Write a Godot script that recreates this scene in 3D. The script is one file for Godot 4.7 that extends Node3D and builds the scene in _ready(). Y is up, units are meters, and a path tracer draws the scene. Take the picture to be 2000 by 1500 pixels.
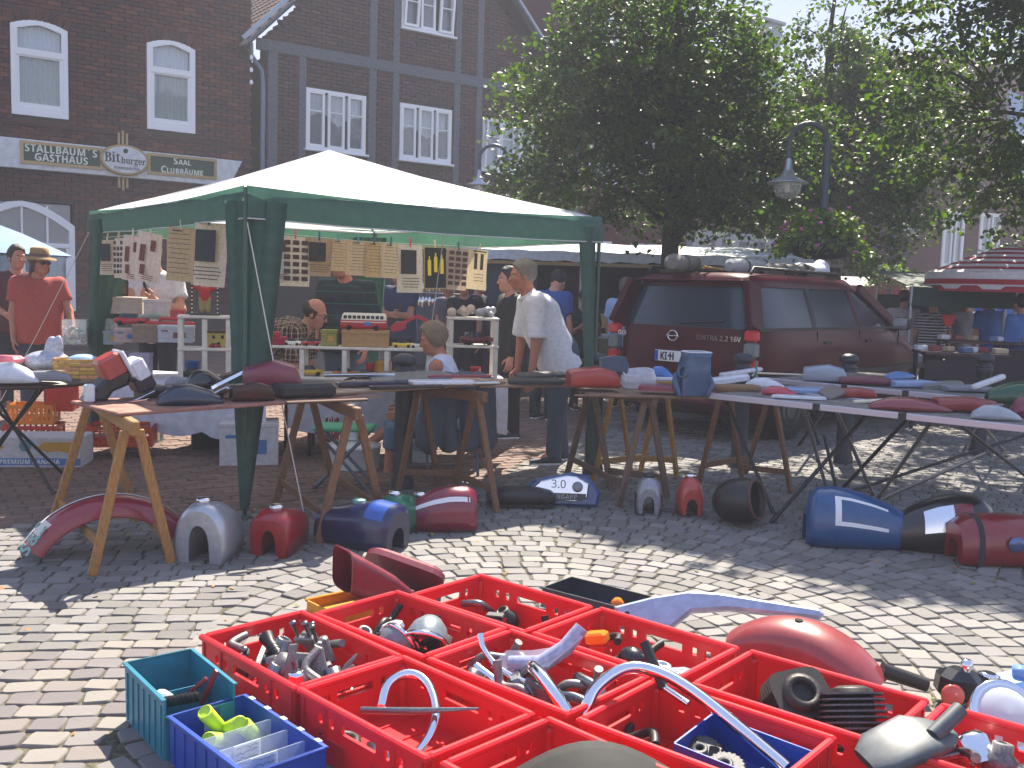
extends Node3D
# A backlit jumble stall on a cobbled town square. Units are metres, y is up, the view runs along -z.

var rng := RandomNumberGenerator.new()
var eye := Vector3(0, 1.5, 0)
var view: Basis
var mats := {}
var texs := {}
var shared := {}

class MB:
	# collects triangles for one mesh
	var st := SurfaceTool.new()
	var g := 0
	var xf := Transform3D()
	func _init(x := Transform3D()):
		st.begin(Mesh.PRIMITIVE_TRIANGLES)
		xf = x
	func tri(a: Vector3, b: Vector3, c: Vector3):
		st.set_smooth_group(0xFFFFFFFF if g < 0 else g)
		st.add_vertex(xf * a); st.add_vertex(xf * b); st.add_vertex(xf * c)
	func quad(a: Vector3, b: Vector3, c: Vector3, d: Vector3):
		tri(a, b, c); tri(a, c, d)
	func loft(rings: Array, capa := true, capb := true, closed := true, sg := 0):
		var n: int = rings[0].size()
		var m := n if closed else n - 1
		g = sg
		for i in rings.size() - 1:
			var p = rings[i]
			var q = rings[i + 1]
			for j in m:
				var k := (j + 1) % n
				quad(p[j], q[j], q[k], p[k])
		g = -1
		if capa: fan(rings[0], false)
		if capb: fan(rings[-1], true)
	func fan(r, flip: bool):
		var c := Vector3()
		for v in r: c += v
		c /= r.size()
		for j in r.size():
			var k: int = (j + 1) % r.size()
			if flip: tri(c, r[k], r[j])
			else: tri(c, r[j], r[k])
	func box(c: Vector3, s: Vector3, b := Basis(), bev := 0.0):
		var h := s * 0.5
		g = -1
		if bev <= 0.0:
			var v := []
			for i in 8:
				v.append(c + b * Vector3(h.x * (1 if i & 1 else -1), h.y * (1 if i & 2 else -1), h.z * (1 if i & 4 else -1)))
			quad(v[0], v[1], v[3], v[2]); quad(v[4], v[6], v[7], v[5])
			quad(v[0], v[4], v[5], v[1]); quad(v[2], v[3], v[7], v[6])
			quad(v[0], v[2], v[6], v[4]); quad(v[1], v[5], v[7], v[3])
			return
		var e := minf(bev, minf(h.x, minf(h.y, h.z)) * 0.9)
		var rs := []
		for lv in [[-h.y, e], [-h.y + e, 0.0], [h.y - e, 0.0], [h.y, e]]:
			var x: float = h.x - lv[1]
			var z: float = h.z - lv[1]
			var r := PackedVector3Array()
			for q in [[x - e, -z], [x, -z + e], [x, z - e], [x - e, z], [-x + e, z], [-x, z - e], [-x, -z + e], [-x + e, -z]]:
				r.append(c + b * Vector3(q[0], lv[0], q[1]))
			rs.append(r)
		loft(rs, true, true, true, -1)
	func bar(a: Vector3, b: Vector3, w: float, t: float, up := Vector3.UP, bev := 0.0):
		# a squared timber from a to b
		var d := (b - a).normalized()
		if absf(d.dot(up)) > 0.98: up = Vector3.RIGHT
		var s := d.cross(up).normalized()
		var u := s.cross(d).normalized()
		box((a + b) * 0.5, Vector3(w, (b - a).length(), t), Basis(s, d, u), bev)
	func tube(pts: Array, r, n := 8, cap := true):
		var rs := []
		var u := Vector3.ZERO
		for i in pts.size():
			var d: Vector3 = (pts[mini(i + 1, pts.size() - 1)] - pts[maxi(i - 1, 0)]).normalized()
			if u == Vector3.ZERO: u = d.cross(Vector3.UP if absf(d.y) < 0.9 else Vector3.RIGHT).normalized()
			u = (u - d * u.dot(d)).normalized()
			var w := d.cross(u)
			var rr: float = r[i] if r is Array else r
			var ring := PackedVector3Array()
			for j in n:
				var a := TAU * j / n
				ring.append(pts[i] + (u * cos(a) + w * sin(a)) * rr)
			rs.append(ring)
		loft(rs, cap, cap)
	func bend(pts: Array, r, n := 8, k := 5):
		# a tube through the points along a smooth curve
		var q := []
		for i in pts.size() - 1:
			var a: Vector3 = pts[maxi(i - 1, 0)]
			var d: Vector3 = pts[mini(i + 2, pts.size() - 1)]
			for j in k: q.append((pts[i] as Vector3).cubic_interpolate(pts[i + 1], a, d, float(j) / k))
		q.append(pts[-1])
		tube(q, r, n)
	func lathe(prof: Array, at := Transform3D(), n := 16, sg := 0):
		var rs := []
		for p in prof:
			var ring := PackedVector3Array()
			for j in n:
				var a := TAU * j / n
				ring.append(at * Vector3(cos(a) * maxf(p[0], 0.0004), p[1], sin(a) * maxf(p[0], 0.0004)))
			rs.append(ring)
		loft(rs, true, true, true, sg)
	func ball(c: Vector3, r, n := 12):
		var s: Vector3 = r if r is Vector3 else Vector3(r, r, r)
		var pr := []
		for i in n / 2 + 1:
			var a := -PI / 2 + PI * i / (n / 2)
			pr.append([cos(a), sin(a)])
		lathe(pr, Transform3D(Basis.from_scale(s), c), n)
	func slab(poly: Array, t: float, at := Transform3D(), bev := 0.0):
		# an outline in x, y given a thickness along z, its front edge bevelled
		var n := poly.size()
		var area := 0.0
		for i in n: area += poly[i].x * poly[(i + 1) % n].y - poly[(i + 1) % n].x * poly[i].y
		if area < 0:
			poly = poly.duplicate(); poly.reverse()
		var inner := []
		for i in n:
			var a: Vector2 = poly[(i + n - 1) % n]
			var p: Vector2 = poly[i]
			var c: Vector2 = poly[(i + 1) % n]
			var n1 := (p - a).normalized().orthogonal()
			var n2 := (c - p).normalized().orthogonal()
			var m := (n1 + n2)
			m = m / maxf(m.length_squared() * 0.5, 0.3)
			inner.append(p + m * bev * -1.0 if true else p)
		var tris := Geometry2D.triangulate_polygon(PackedVector2Array(poly))
		g = -1
		var zf := t * 0.5
		var f := inner if bev > 0.0 else poly
		for i in range(0, tris.size(), 3):
			var q := [tris[i], tris[i + 1], tris[i + 2]]
			tri(at * v3(f[q[0]], zf), at * v3(f[q[2]], zf), at * v3(f[q[1]], zf))
			tri(at * v3(poly[q[0]], -zf), at * v3(poly[q[1]], -zf), at * v3(poly[q[2]], -zf))
		for i in n:
			var k := (i + 1) % n
			quad(at * v3(poly[i], -zf), at * v3(poly[i], zf - bev), at * v3(poly[k], zf - bev), at * v3(poly[k], -zf))
			if bev > 0.0: quad(at * v3(poly[i], zf - bev), at * v3(f[i], zf), at * v3(f[k], zf), at * v3(poly[k], zf - bev))
	func v3(p: Vector2, z: float) -> Vector3: return Vector3(p.x, p.y, z)
	func sheet(rows: Array, sg := 0):
		# a grid of points
		loft(rows, false, false, false, sg)
	func done() -> ArrayMesh:
		st.generate_normals()
		return st.commit()

func sring(c: Vector3, ux: Vector3, uy: Vector3, rx: float, ry: float, p := 2.0, n := 16) -> PackedVector3Array:
	var r := PackedVector3Array()
	for j in n:
		var a := TAU * (j + 0.5) / n
		var x := signf(cos(a)) * pow(absf(cos(a)), 2.0 / p) * rx
		var y := signf(sin(a)) * pow(absf(sin(a)), 2.0 / p) * ry
		r.append(c + ux * x + uy * y)
	return r

func ray(px: float, py: float) -> Vector3:
	return view * Vector3((px - 1000.0) / 1944.0, (750.0 - py) / 1944.0, -1.0)
func gp(px: float, py: float, h := 0.0) -> Vector3:
	var d := ray(px, py)
	return eye + d * ((h - eye.y) / d.y)
func at(px: float, py: float, dist: float) -> Vector3:
	var d := ray(px, py)
	return eye + d * (dist / -d.z)
func V(x: float, y: float, z: float) -> Vector3: return Vector3(x, y, z)
func P(x: float, y: float) -> Vector2: return Vector2(x, y)
func T(o: Vector3, yaw := 0.0, pitch := 0.0, roll := 0.0) -> Transform3D:
	return Transform3D(Basis.from_euler(Vector3(deg_to_rad(pitch), deg_to_rad(yaw), deg_to_rad(roll))), o)

func noise_tex(key: String) -> Texture2D:
	if texs.has(key): return texs[key]
	var t := NoiseTexture2D.new()
	t.width = 512; t.height = 512; t.seamless = true
	var n := FastNoiseLite.new()
	n.seed = hash(key) % 1000
	n.fractal_octaves = 5
	var lo := 0.7
	match key:
		"mottle": n.frequency = 0.012
		"grain": n.frequency = 0.06; lo = 0.62
		"soil": n.frequency = 0.03; lo = 0.35
		"cloth": n.frequency = 0.02; lo = 0.86
		"dirt": n.frequency = 0.008; n.fractal_gain = 0.65; lo = 0.55
	var gr := Gradient.new()
	gr.set_color(0, Color(lo, lo, lo)); gr.set_color(1, Color(1, 1, 1))
	if key == "soil": gr.set_color(0, Color(lo, lo * 1.05, lo * 0.8))
	t.color_ramp = gr
	t.noise = n
	texs[key] = t
	return t

func mat(key: String, c := Color.WHITE, rough := 0.6, metal := 0.0, tex := "", sc = 1.0, back := Color.BLACK) -> StandardMaterial3D:
	if mats.has(key): return mats[key]
	var m := StandardMaterial3D.new()
	m.resource_name = key
	m.albedo_color = c
	m.roughness = rough
	m.metallic = metal
	if tex:
		m.albedo_texture = noise_tex(tex)
		m.uv1_triplanar = true
		m.uv1_scale = sc if sc is Vector3 else Vector3(sc, sc, sc)
	if back != Color.BLACK:
		m.backlight_enabled = true
		m.backlight = back
	mats[key] = m
	return m
func hx(s: String) -> Color: return Color.html(s)
func glass(key: String, c: Color, alpha: float, rough := 0.03) -> StandardMaterial3D:
	if mats.has(key): return mats[key]
	var m := mat(key, Color(c.r, c.g, c.b, alpha), rough)
	m.transparency = BaseMaterial3D.TRANSPARENCY_ALPHA
	return m

func thing(called: String, label: String, category: String, where := Vector3.ZERO, yaw := 0.0, group := "") -> Node3D:
	var o := Node3D.new()
	o.name = called
	add_child(o, true)
	o.position = where
	o.rotation_degrees.y = yaw
	tag(o, label, category, group)
	return o
func tag(o: Node, label: String, category: String, group := ""):
	o.set_meta("label", label)
	o.set_meta("category", category)
	if group: o.set_meta("group", group)
func part(called: String, m, material: Material, parent: Node = self, label := "") -> MeshInstance3D:
	var o := MeshInstance3D.new()
	o.name = called
	o.mesh = m.done() if m is MB else m
	o.material_override = material
	parent.add_child(o, true)
	if label: o.set_meta("label", label)
	return o
func solo(called: String, label: String, category: String, m, material: Material, group := "") -> MeshInstance3D:
	var o := part(called, m, material)
	tag(o, label, category, group)
	return o
func structure(called: String, m, material: Material) -> MeshInstance3D:
	var o := part(called, m, material)
	o.set_meta("kind", "structure")
	return o
func many(called: String, mesh: Mesh, material: Material, xs: Array, parent: Node, cols := [], stuff := true) -> MultiMeshInstance3D:
	var mm := MultiMesh.new()
	mm.transform_format = MultiMesh.TRANSFORM_3D
	mm.use_colors = cols.size() > 0
	mm.instance_count = xs.size()
	mm.mesh = mesh
	for i in xs.size():
		mm.set_instance_transform(i, xs[i])
		if cols.size(): mm.set_instance_color(i, cols[i])
	var o := MultiMeshInstance3D.new()
	o.name = called
	o.multimesh = mm
	o.material_override = material
	parent.add_child(o, true)
	if stuff: o.set_meta("kind", "stuff")
	return o
func lettering(s: String, height: float, depth := 0.004, font := "Droid Sans", bold := true) -> Mesh:
	var t := TextMesh.new()
	var f := SystemFont.new()
	f.font_names = PackedStringArray([font])
	f.font_weight = 700 if bold else 400
	t.font = f
	t.text = s
	t.font_size = 64
	t.pixel_size = height / 46.0
	t.depth = depth
	t.curve_step = 2.0
	return t
func run_text(parts: Array, x: float, y: float, z: float, material: Material, parent: Node, font := "Droid Sans", sx := 1.0):
	# runs of lettering of different sizes on one base line, centred on x
	var ms := []
	var w := 0.0
	for q in parts:
		var m := lettering(q[0], q[1], 0.004, font, true)
		ms.append(m)
		w += m.get_aabb().size.x * sx + q[1] * 0.12
	var at_x := x - w * 0.5
	for i in ms.size():
		var b: AABB = ms[i].get_aabb()
		var o := part("lettering", ms[i], material, parent)
		o.transform = Transform3D(Basis.from_scale(V(sx, 1, 1)), V(at_x - b.position.x * sx, y - (b.position.y if not parts[i].size() > 2 else b.position.y + b.size.y - parts[i][2]), z))
		at_x += b.size.x * sx + parts[i][1] * 0.12
func words_on(s: String, height: float, material: Material, parent: Node, xf: Transform3D, called := "lettering", font := "Droid Sans", bold := true) -> MeshInstance3D:
	var o := part(called, lettering(s, height, 0.004, font, bold), material, parent)
	o.transform = xf
	return o

func setting_light():
	var cam := Camera3D.new()
	cam.name = "camera"
	cam.position = eye
	cam.rotation_degrees = Vector3(-5.58, 0, 1.7)
	cam.fov = 42.2
	cam.far = 900.0
	add_child(cam)
	cam.current = true
	view = Basis.from_euler(Vector3(deg_to_rad(-5.58), 0, deg_to_rad(1.7)))
	var we := WorldEnvironment.new()
	we.name = "world_environment"
	var e := Environment.new()
	e.background_mode = Environment.BG_SKY
	var sm := ProceduralSkyMaterial.new()
	sm.sky_top_color = Color(0.58, 0.66, 0.84)
	sm.sky_horizon_color = Color(0.95, 0.95, 0.96)
	sm.sky_curve = 0.14
	sm.ground_bottom_color = Color(0.35, 0.33, 0.32)
	sm.ground_horizon_color = Color(0.6, 0.62, 0.65)
	sm.sun_angle_max = 45.0
	sm.sun_curve = 0.4
	sm.energy_multiplier = 0.55
	var sky := Sky.new()
	sky.sky_material = sm
	e.sky = sky
	e.tonemap_mode = Environment.TONE_MAPPER_LINEAR
	e.tonemap_exposure = 3.0
	e.fog_enabled = true
	e.fog_density = 0.0042
	e.fog_light_color = Color(0.92, 0.93, 0.98)
	e.sdfgi_enabled = true
	e.ssao_enabled = true
	e.ssil_enabled = true
	we.environment = e
	add_child(we)
	var sun := DirectionalLight3D.new()
	sun.name = "sun"
	sun.light_energy = 1.6
	sun.light_color = Color(1.0, 0.96, 0.89)
	sun.light_angular_distance = 0.5
	sun.shadow_enabled = true
	add_child(sun)
	var d := Vector3(0.21 * cos(deg_to_rad(51)), sin(deg_to_rad(51)), -0.98 * cos(deg_to_rad(51)))
	sun.look_at_from_position(d * 30.0, Vector3.ZERO, Vector3.UP)

func stone_mesh(w: float, l: float, h: float, sd: int) -> ArrayMesh:
	# a worn sett: rounded shoulders and a slightly domed, uneven top
	rng.seed = sd
	var m := MB.new()
	var rs := []
	var k := []
	for i in 8: k.append(rng.randf_range(0.91, 1.09))
	for lv in [[-h, 1.0], [-0.009, 1.0], [-0.002, 0.965], [0.0025, 0.88]]:
		var r := PackedVector3Array()
		var i := 0
		for q in [[0.8, -1], [1, -0.8], [1, 0.8], [0.8, 1], [-0.8, 1], [-1, 0.8], [-1, -0.8], [-0.8, -1]]:
			r.append(V(q[0] * w * 0.5 * lv[1] * k[i], lv[0] + rng.randf_range(-0.0015, 0.0015), q[1] * l * 0.5 * lv[1] * k[i]))
			i += 1
		rs.append(r)
	m.loft(rs, false, true, true, 1)
	return m.done()

func ground():
	# the ground: one sheet of dark joint sand out to the horizon, setts and clinkers bedded in it
	var m := MB.new()
	m.quad(V(-400, -0.0055, 60), V(-400, -0.0055, -700), V(400, -0.0055, -700), V(400, -0.0055, 60))
	var g := structure("ground", m, mat("joint_sand", hx("706856"), 0.95, 0, "soil", 1.7))
	var clink := PackedVector2Array()
	for q in [[-260, 1040], [300, 1012], [620, 985], [960, 932], [1105, 872], [1190, 800], [1120, 742], [985, 668], [-260, 640]]:
		var w := gp(q[0], q[1])
		clink.append(P(w.x, w.z))
	var shapes := []
	for i in 6: shapes.append(stone_mesh(1.0, 1.0, 0.03, 40 + i))
	var cells := []
	var c0 := gp(1075, 1262)
	var add := func(p: Vector3, yaw: float, w: float, l: float):
		if p.z > -2.3 or p.z < -24.0 or absf(p.x) > 1.2 - p.z * 0.57: return
		if Geometry2D.is_point_in_polygon(P(p.x, p.z), clink): return
		cells.append([p, yaw, w, l])
	# ring courses round one centre on the near right, straight courses beyond
	rng.seed = 7
	var ro := 0.14
	while ro < 2.72:
		var dep := rng.randf_range(0.104, 0.124)
		var r := ro + dep * 0.5
		var n := maxi(5, int(TAU * r / rng.randf_range(0.116, 0.13)))
		var off := rng.randf() * TAU
		var a := off
		var left := TAU
		while left > 0.02:
			var da := TAU / n * rng.randf_range(0.82, 1.2)
			if left < da * 1.5: da = left
			var am := a + da * 0.5
			var dir := V(cos(am), 0, sin(am))
			if not (dir.x < -0.2 and dir.z > -0.75 and c0.x + dir.x * r < -1.25):
				add.call(c0 + dir * r, -rad_to_deg(am), dep - 0.006, r * da - 0.006)
			a += da
			left -= da
		ro += dep
	for side in 2:
		var yaw := 8.0 if side == 0 else -24.0
		var b := Basis(Vector3.UP, deg_to_rad(yaw))
		var v := -4.0 if side == 0 else -30.0
		while v < 30.0:
			var dep := rng.randf_range(0.092, 0.114)
			var u := -30.0 + rng.randf() * 0.1
			while u < 30.0:
				var wd := rng.randf_range(0.098, 0.146)
				var p: Vector3 = c0 + b * V(u + wd * 0.5, 0, v + dep * 0.5)
				u += wd
				var rr := P(p.x - c0.x, p.z - c0.z)
				var near_left := p.x < -1.25 - maxf(0.0, -p.z - 5.2) * 0.9 and p.z > -6.5
				if rr.length() < 2.76 and not (rr.x < 0 and p.x < -1.25 and rr.normalized().y > -0.75): continue
				if near_left != (side == 0): continue
				add.call(p, yaw, wd - 0.006, dep - 0.006)
			v += dep
	cells.sort_custom(func(q, w): return q[0].length_squared() < w[0].length_squared())
	var tones := []
	for i in 5:
		tones.append(mat("sett_%d" % i, [hx("8d8785"), hx("827c7c"), hx("979089"), hx("797273"), hx("8b827d")][i], 0.82, 0, "grain", 2.3 + 0.3 * i))
	var xs := []
	var cs := []
	rng.seed = 11
	for i in 6: xs.append([])
	for i in 6: cs.append([])
	var count := 0
	for c in cells:
		var p: Vector3 = c[0] + V(0, rng.randf_range(-0.003, 0.003), 0)
		var tilt := Basis.from_euler(V(rng.randf_range(-0.022, 0.022), deg_to_rad(c[1] + rng.randf_range(-3, 3)), rng.randf_range(-0.022, 0.022)))
		var x := Transform3D(tilt * Basis.from_scale(V(c[2], 1, c[3])), p)
		var k := rng.randi() % 6
		var inframe := false
		if count < 300:
			var q := view.inverse() * (p - eye)
			inframe = absf(q.x / q.z) < 0.53 and absf(q.y / q.z) < 0.395
		if inframe:
			var o := part("sett", shapes[k], tones[rng.randi() % 5], g)
			o.transform = x
			count += 1
		else:
			xs[k].append(x)
			var t := rng.randf_range(0.17, 0.3)
			cs[k].append(Color(t * 1.03, t * rng.randf_range(0.95, 1.0), t * rng.randf_range(0.9, 0.98)))
	var white := mat("sett_many", Color.WHITE, 0.82, 0, "grain", 2.3)
	white.vertex_color_use_as_albedo = true
	for k in 6: many("sett_paving", shapes[k], white, xs[k], g, cs[k])
	# reddish clinkers under the stalls, laid in running bond
	var cx := []
	var cc := []
	var yb := deg_to_rad(33.0)
	var bb := Basis(Vector3.UP, yb)
	var row := 0
	while row < 330:
		for u in range(-90, 90):
			var p: Vector3 = bb * V(u * 0.207 + (0.1 if row & 1 else 0.0), 0, 0) + bb * V(0, 0, -2.0 - row * 0.104)
			if p.z > -3 or p.z < -27 or absf(p.x) > 1.5 - p.z * 0.57: continue
			if not Geometry2D.is_point_in_polygon(P(p.x, p.z), clink): continue
			cx.append(Transform3D(bb * Basis.from_euler(V(rng.randf_range(-0.01, 0.01), 0, rng.randf_range(-0.01, 0.01))) * Basis.from_scale(V(0.197, 1, 0.095)), p + V(0, rng.randf_range(-0.003, 0.002), 0)))
			var t := rng.randf_range(0.75, 1.15)
			cc.append(Color(0.24 * t, 0.145 * t, 0.115 * t))
		row += 1
	var cm := mat("clinker", Color.WHITE, 0.85, 0, "grain", 2.0)
	cm.vertex_color_use_as_albedo = true
	many("clinker_paving", shapes[0], cm, cx, g, cc)
	# moss and grass in the joints, dry leaves lying about
	var leaf := MB.new()
	leaf.tri(V(0, 0, -0.5), V(0.3, 0.1, 0), V(-0.3, 0.08, 0)); leaf.tri(V(0.3, 0.1, 0), V(0, 0, 0.5), V(-0.3, 0.08, 0))
	var lx := []
	var lc := []
	for i in 900:
		var p := V(rng.randf_range(-4, 5), 0.006, -rng.randf_range(2.6, 11))
		if i < 260: p = V(rng.randf_range(-2.2, 3.2), 0.006, -rng.randf_range(6.2, 9.2))
		var s := rng.randf_range(0.012, 0.045)
		lx.append(Transform3D(Basis.from_euler(V(rng.randf_range(-0.4, 0.4), rng.randf() * TAU, rng.randf_range(-0.4, 0.4))) * Basis.from_scale(V(s, s, s)), p))
		var t := rng.randf()
		lc.append(Color(0.25 + t * 0.2, 0.13 + t * 0.14, 0.05) if t < 0.7 else Color(0.12, 0.15, 0.04))
	var lm := mat("dry_leaf", Color.WHITE, 0.8)
	lm.vertex_color_use_as_albedo = true
	var lo := many("fallen_leaves", leaf.done(), lm, lx, self, lc)
	lo.set_meta("label", "small dry leaves scattered over the paving"); lo.set_meta("category", "leaves")
	var blade := MB.new()
	for i in 5:
		var a := i * 1.3
		blade.tri(V(cos(a) * 0.3, 0, sin(a) * 0.3), V(cos(a) * 0.3 + 0.1, 0, sin(a) * 0.3), V(cos(a) * 0.8, 0.9, sin(a) * 0.8))
	var bx := []
	var bc := []
	for i in 2600:
		var c = cells[rng.randi() % mini(cells.size(), 3600)]
		var side := V(c[2] * 0.5 + 0.006, 0, rng.randf_range(-0.5, 0.5) * c[3])
		if rng.randf() < 0.5: side = V(rng.randf_range(-0.5, 0.5) * c[2], 0, c[3] * 0.5 + 0.006)
		var p: Vector3 = c[0] + Basis(Vector3.UP, deg_to_rad(c[1])) * side
		if sin(p.x * 2.3) + sin(p.z * 3.1 + p.x) < 0.1 and rng.randf() < 0.85: continue
		var s := rng.randf_range(0.008, 0.02)
		bx.append(Transform3D(Basis.from_euler(V(0, rng.randf() * TAU, 0)) * Basis.from_scale(V(s, s, s)), p + V(0, -0.012, 0)))
		bc.append(Color(0.09, rng.randf_range(0.098, 0.146), 0.035))
	var go := many("joint_grass", blade.done(), lm, bx, self, bc)
	go.set_meta("label", "thin grass and moss growing in the joints of the setts"); go.set_meta("category", "grass")

func frame(o: Vector3, deg: float) -> Transform3D:
	# x runs along a facade, z out of it
	var a := deg_to_rad(deg)
	var r := V(cos(a), 0, -sin(a))
	return Transform3D(Basis(r, Vector3.UP, r.cross(Vector3.UP)), o)

func brick_wall(parent: Node, x0: float, x1: float, y0: float, y1: float, holes: Array, tint: Array, pick: int, inside: Callable, seedn: int, bl := 0.24, bh := 0.071, jt := 0.012):
	# bricks one by one in running bond; the ones that show largest are parts, the rest one mass
	if not shared.has("brick"):
		var b := MB.new()
		b.box(V(0, 0, 0), V(1, 1, 1), Basis(), 0.04)
		shared.brick = b.done()
	rng.seed = seedn
	var xs := []
	var cs := []
	var picked := 0
	var row := 0
	var y := y0
	while y < y1:
		var x := x0 - (0.5 * (bl + jt) if row & 1 else 0.0)
		while x < x1:
			var a := maxf(x, x0)
			var e := minf(x + bl, x1)
			var ok := e - a > 0.04
			for h in holes:
				if y + bh > h[2] and y < h[3] and e > h[0] and a < h[1]:
					if a < h[0] and h[0] - a > 0.03: e = minf(e, h[0] - 0.005)
					elif e > h[1] and e - h[1] > 0.03: a = maxf(a, h[1] + 0.005)
					else: ok = false
			if ok and not inside.call((a + e) * 0.5, y + bh * 0.5): ok = false
			if ok:
				var tr := Transform3D(Basis.from_scale(V(e - a, bh, 0.05)), V((a + e) * 0.5, y + bh * 0.5, -0.019 + rng.randf_range(0, 0.006)))
				var t: Color = tint[rng.randi() % tint.size()]
				t = t * rng.randf_range(0.8, 1.15)
				if picked < pick and y > 2.9:
					var o := part("brick", shared.brick, mat("brick_%d" % (seedn * 10 + rng.randi() % 4), tint[rng.randi() % tint.size()].linear_to_srgb(), 0.9, 0, "grain", 1.4), parent)
					o.transform = tr
					picked += 1
				else:
					xs.append(tr)
					cs.append(t)
			x += bl + jt
		y += bh + jt
		row += 1
	var m := mat("brick_mass", Color.WHITE, 0.9, 0, "grain", 1.4)
	m.vertex_color_use_as_albedo = true
	many("brickwork", shared.brick, m, xs, parent, cs)

func hole_wall(parent: Node, x0: float, x1: float, y0: float, y1: float, holes: Array, zf: float, material: Material, lim = null, thick := 0.25):
	# masonry behind the facing, left open where the windows are
	var m := MB.new()
	var ys := [y0, y1]
	for h in holes:
		for v in [h[2], h[3]]:
			if v > y0 and v < y1: ys.append(v)
	if lim:
		var v := 6.4
		while v < y1:
			ys.append(v); v += 0.12
	ys.sort()
	for i in ys.size() - 1:
		var a: float = ys[i]
		var b: float = ys[i + 1]
		if b - a < 0.002: continue
		var l := x0
		var r := x1
		if lim and b > 6.4:
			l = maxf(l, 0.05 + b - 6.35); r = minf(r, 8.3 - (b - 6.35))
			if r <= l: continue
		var cuts := [[l, l]]
		for h in holes:
			if h[2] < b - 0.001 and h[3] > a + 0.001: cuts.append([maxf(h[0], l), minf(h[1], r)])
		cuts.sort_custom(func(p, q): return p[0] < q[0])
		cuts.append([r, r])
		for k in cuts.size() - 1:
			var u: float = cuts[k][1]
			var w: float = cuts[k + 1][0]
			if w - u > 0.005: m.box(V((u + w) * 0.5, (a + b) * 0.5, zf - thick * 0.5), V(w - u, b - a, thick))
	return part("wall", m, material, parent)

func arch_pts(x0: float, x1: float, y0: float, y1: float, rise: float) -> Array:
	# an opening with a shallow segmental head
	var p := [P(x0, y0), P(x1, y0)]
	for i in 9:
		var t := i / 8.0
		p.append(P(lerpf(x1, x0, t), y1 - rise + rise * sin(PI * t)))
	return p

func ring_frame(m: MB, outer: Array, w: float, z0: float, z1: float):
	# a frame of width w following an outline
	var n := outer.size()
	var c := P(0, 0)
	for p in outer: c += p
	c /= n
	var inn := []
	for p in outer:
		var d: Vector2 = p - c
		inn.append(c + P(d.x - signf(d.x) * w * minf(1.0, absf(d.x) / w), d.y - signf(d.y) * w * minf(1.0, absf(d.y) / w)))
	m.g = -1
	for i in n:
		var k := (i + 1) % n
		var a: Vector2 = outer[i]; var b: Vector2 = outer[k]; var e: Vector2 = inn[k]; var d: Vector2 = inn[i]
		m.quad(V(a.x, a.y, z1), V(b.x, b.y, z1), V(e.x, e.y, z1), V(d.x, d.y, z1))
		m.quad(V(a.x, a.y, z0), V(b.x, b.y, z0), V(b.x, b.y, z1), V(a.x, a.y, z1))
		m.quad(V(d.x, d.y, z0), V(d.x, d.y, z1), V(e.x, e.y, z1), V(e.x, e.y, z0))

func curtain(parent: Node, x0: float, x1: float, y0: float, y1: float, z: float, m: Material, zig := 0.0):
	var s := MB.new()
	var top := PackedVector3Array()
	var bot := PackedVector3Array()
	var n := 40
	for i in n + 1:
		var t := float(i) / n
		var x := lerpf(x0, x1, t)
		var dz := 0.03 * sin(t * 62.0) + 0.01 * sin(t * 23.0)
		top.append(V(x, y1, z + dz * 0.6))
		bot.append(V(x, y0 + zig * absf(sin(t * PI * 1.5 + 0.4)), z + dz))
	s.sheet([bot, top])
	return part("curtain", s, m, parent)

func house_window(parent: Node, x0: float, x1: float, y0: float, y1: float, lights: int, transom: float, zig: float, tilt := false):
	var wh := mat("window_white", hx("e6e8ea"), 0.45)
	var m := MB.new()
	ring_frame(m, [P(x0, y0), P(x1, y0), P(x1, y1), P(x0, y1)], 0.06, -0.05, 0.025)
	var w := part("window", m, wh, parent)
	var step := (x1 - x0) / lights
	for i in lights:
		var a := x0 + i * step
		var s := MB.new()
		ring_frame(s, [P(a + 0.04, y0 + 0.05), P(a + step - 0.04, y0 + 0.05), P(a + step - 0.04, y1 - 0.05), P(a + 0.04, y1 - 0.05)], 0.055, -0.03, 0.032)
		s.box(V(a + step * 0.5, transom, 0.0), V(step - 0.18, 0.025, 0.03))
		var so := part("sash", s, wh, w)
		if tilt and i != 1:
			so.rotation_degrees.x = 5.0
			so.position = V(0, 0.02, 0.02 - sin(deg_to_rad(5.0)) * y0 + 0.02)
		var p := MB.new()
		p.box(V(a + step * 0.5, (y0 + y1) * 0.5, -0.012), V(step - 0.16, y1 - y0 - 0.18, 0.006))
		part("pane", p, glass("window_glass", hx("c8d8e8"), 0.12), w)
	var sl := MB.new()
	sl.box(V((x0 + x1) * 0.5, y0 - 0.035, 0.04), V(x1 - x0 + 0.1, 0.05, 0.16), Basis(), 0.01)
	part("sill", sl, wh, w)
	var d := MB.new()
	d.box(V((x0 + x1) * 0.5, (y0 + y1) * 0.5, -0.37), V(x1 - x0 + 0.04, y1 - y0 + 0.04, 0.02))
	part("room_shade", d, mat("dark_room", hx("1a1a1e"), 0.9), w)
	if zig >= 0.0: curtain(w, x0 + 0.06, x1 - 0.06, lerpf(y0, y1, 0.02 if zig == 0.0 else 0.42), y1 - 0.08, -0.12, mat("net_curtain", hx("c3ccd2"), 0.9, 0, "", 1.0, Color(0.3, 0.3, 0.3)), zig)
	return w

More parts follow.
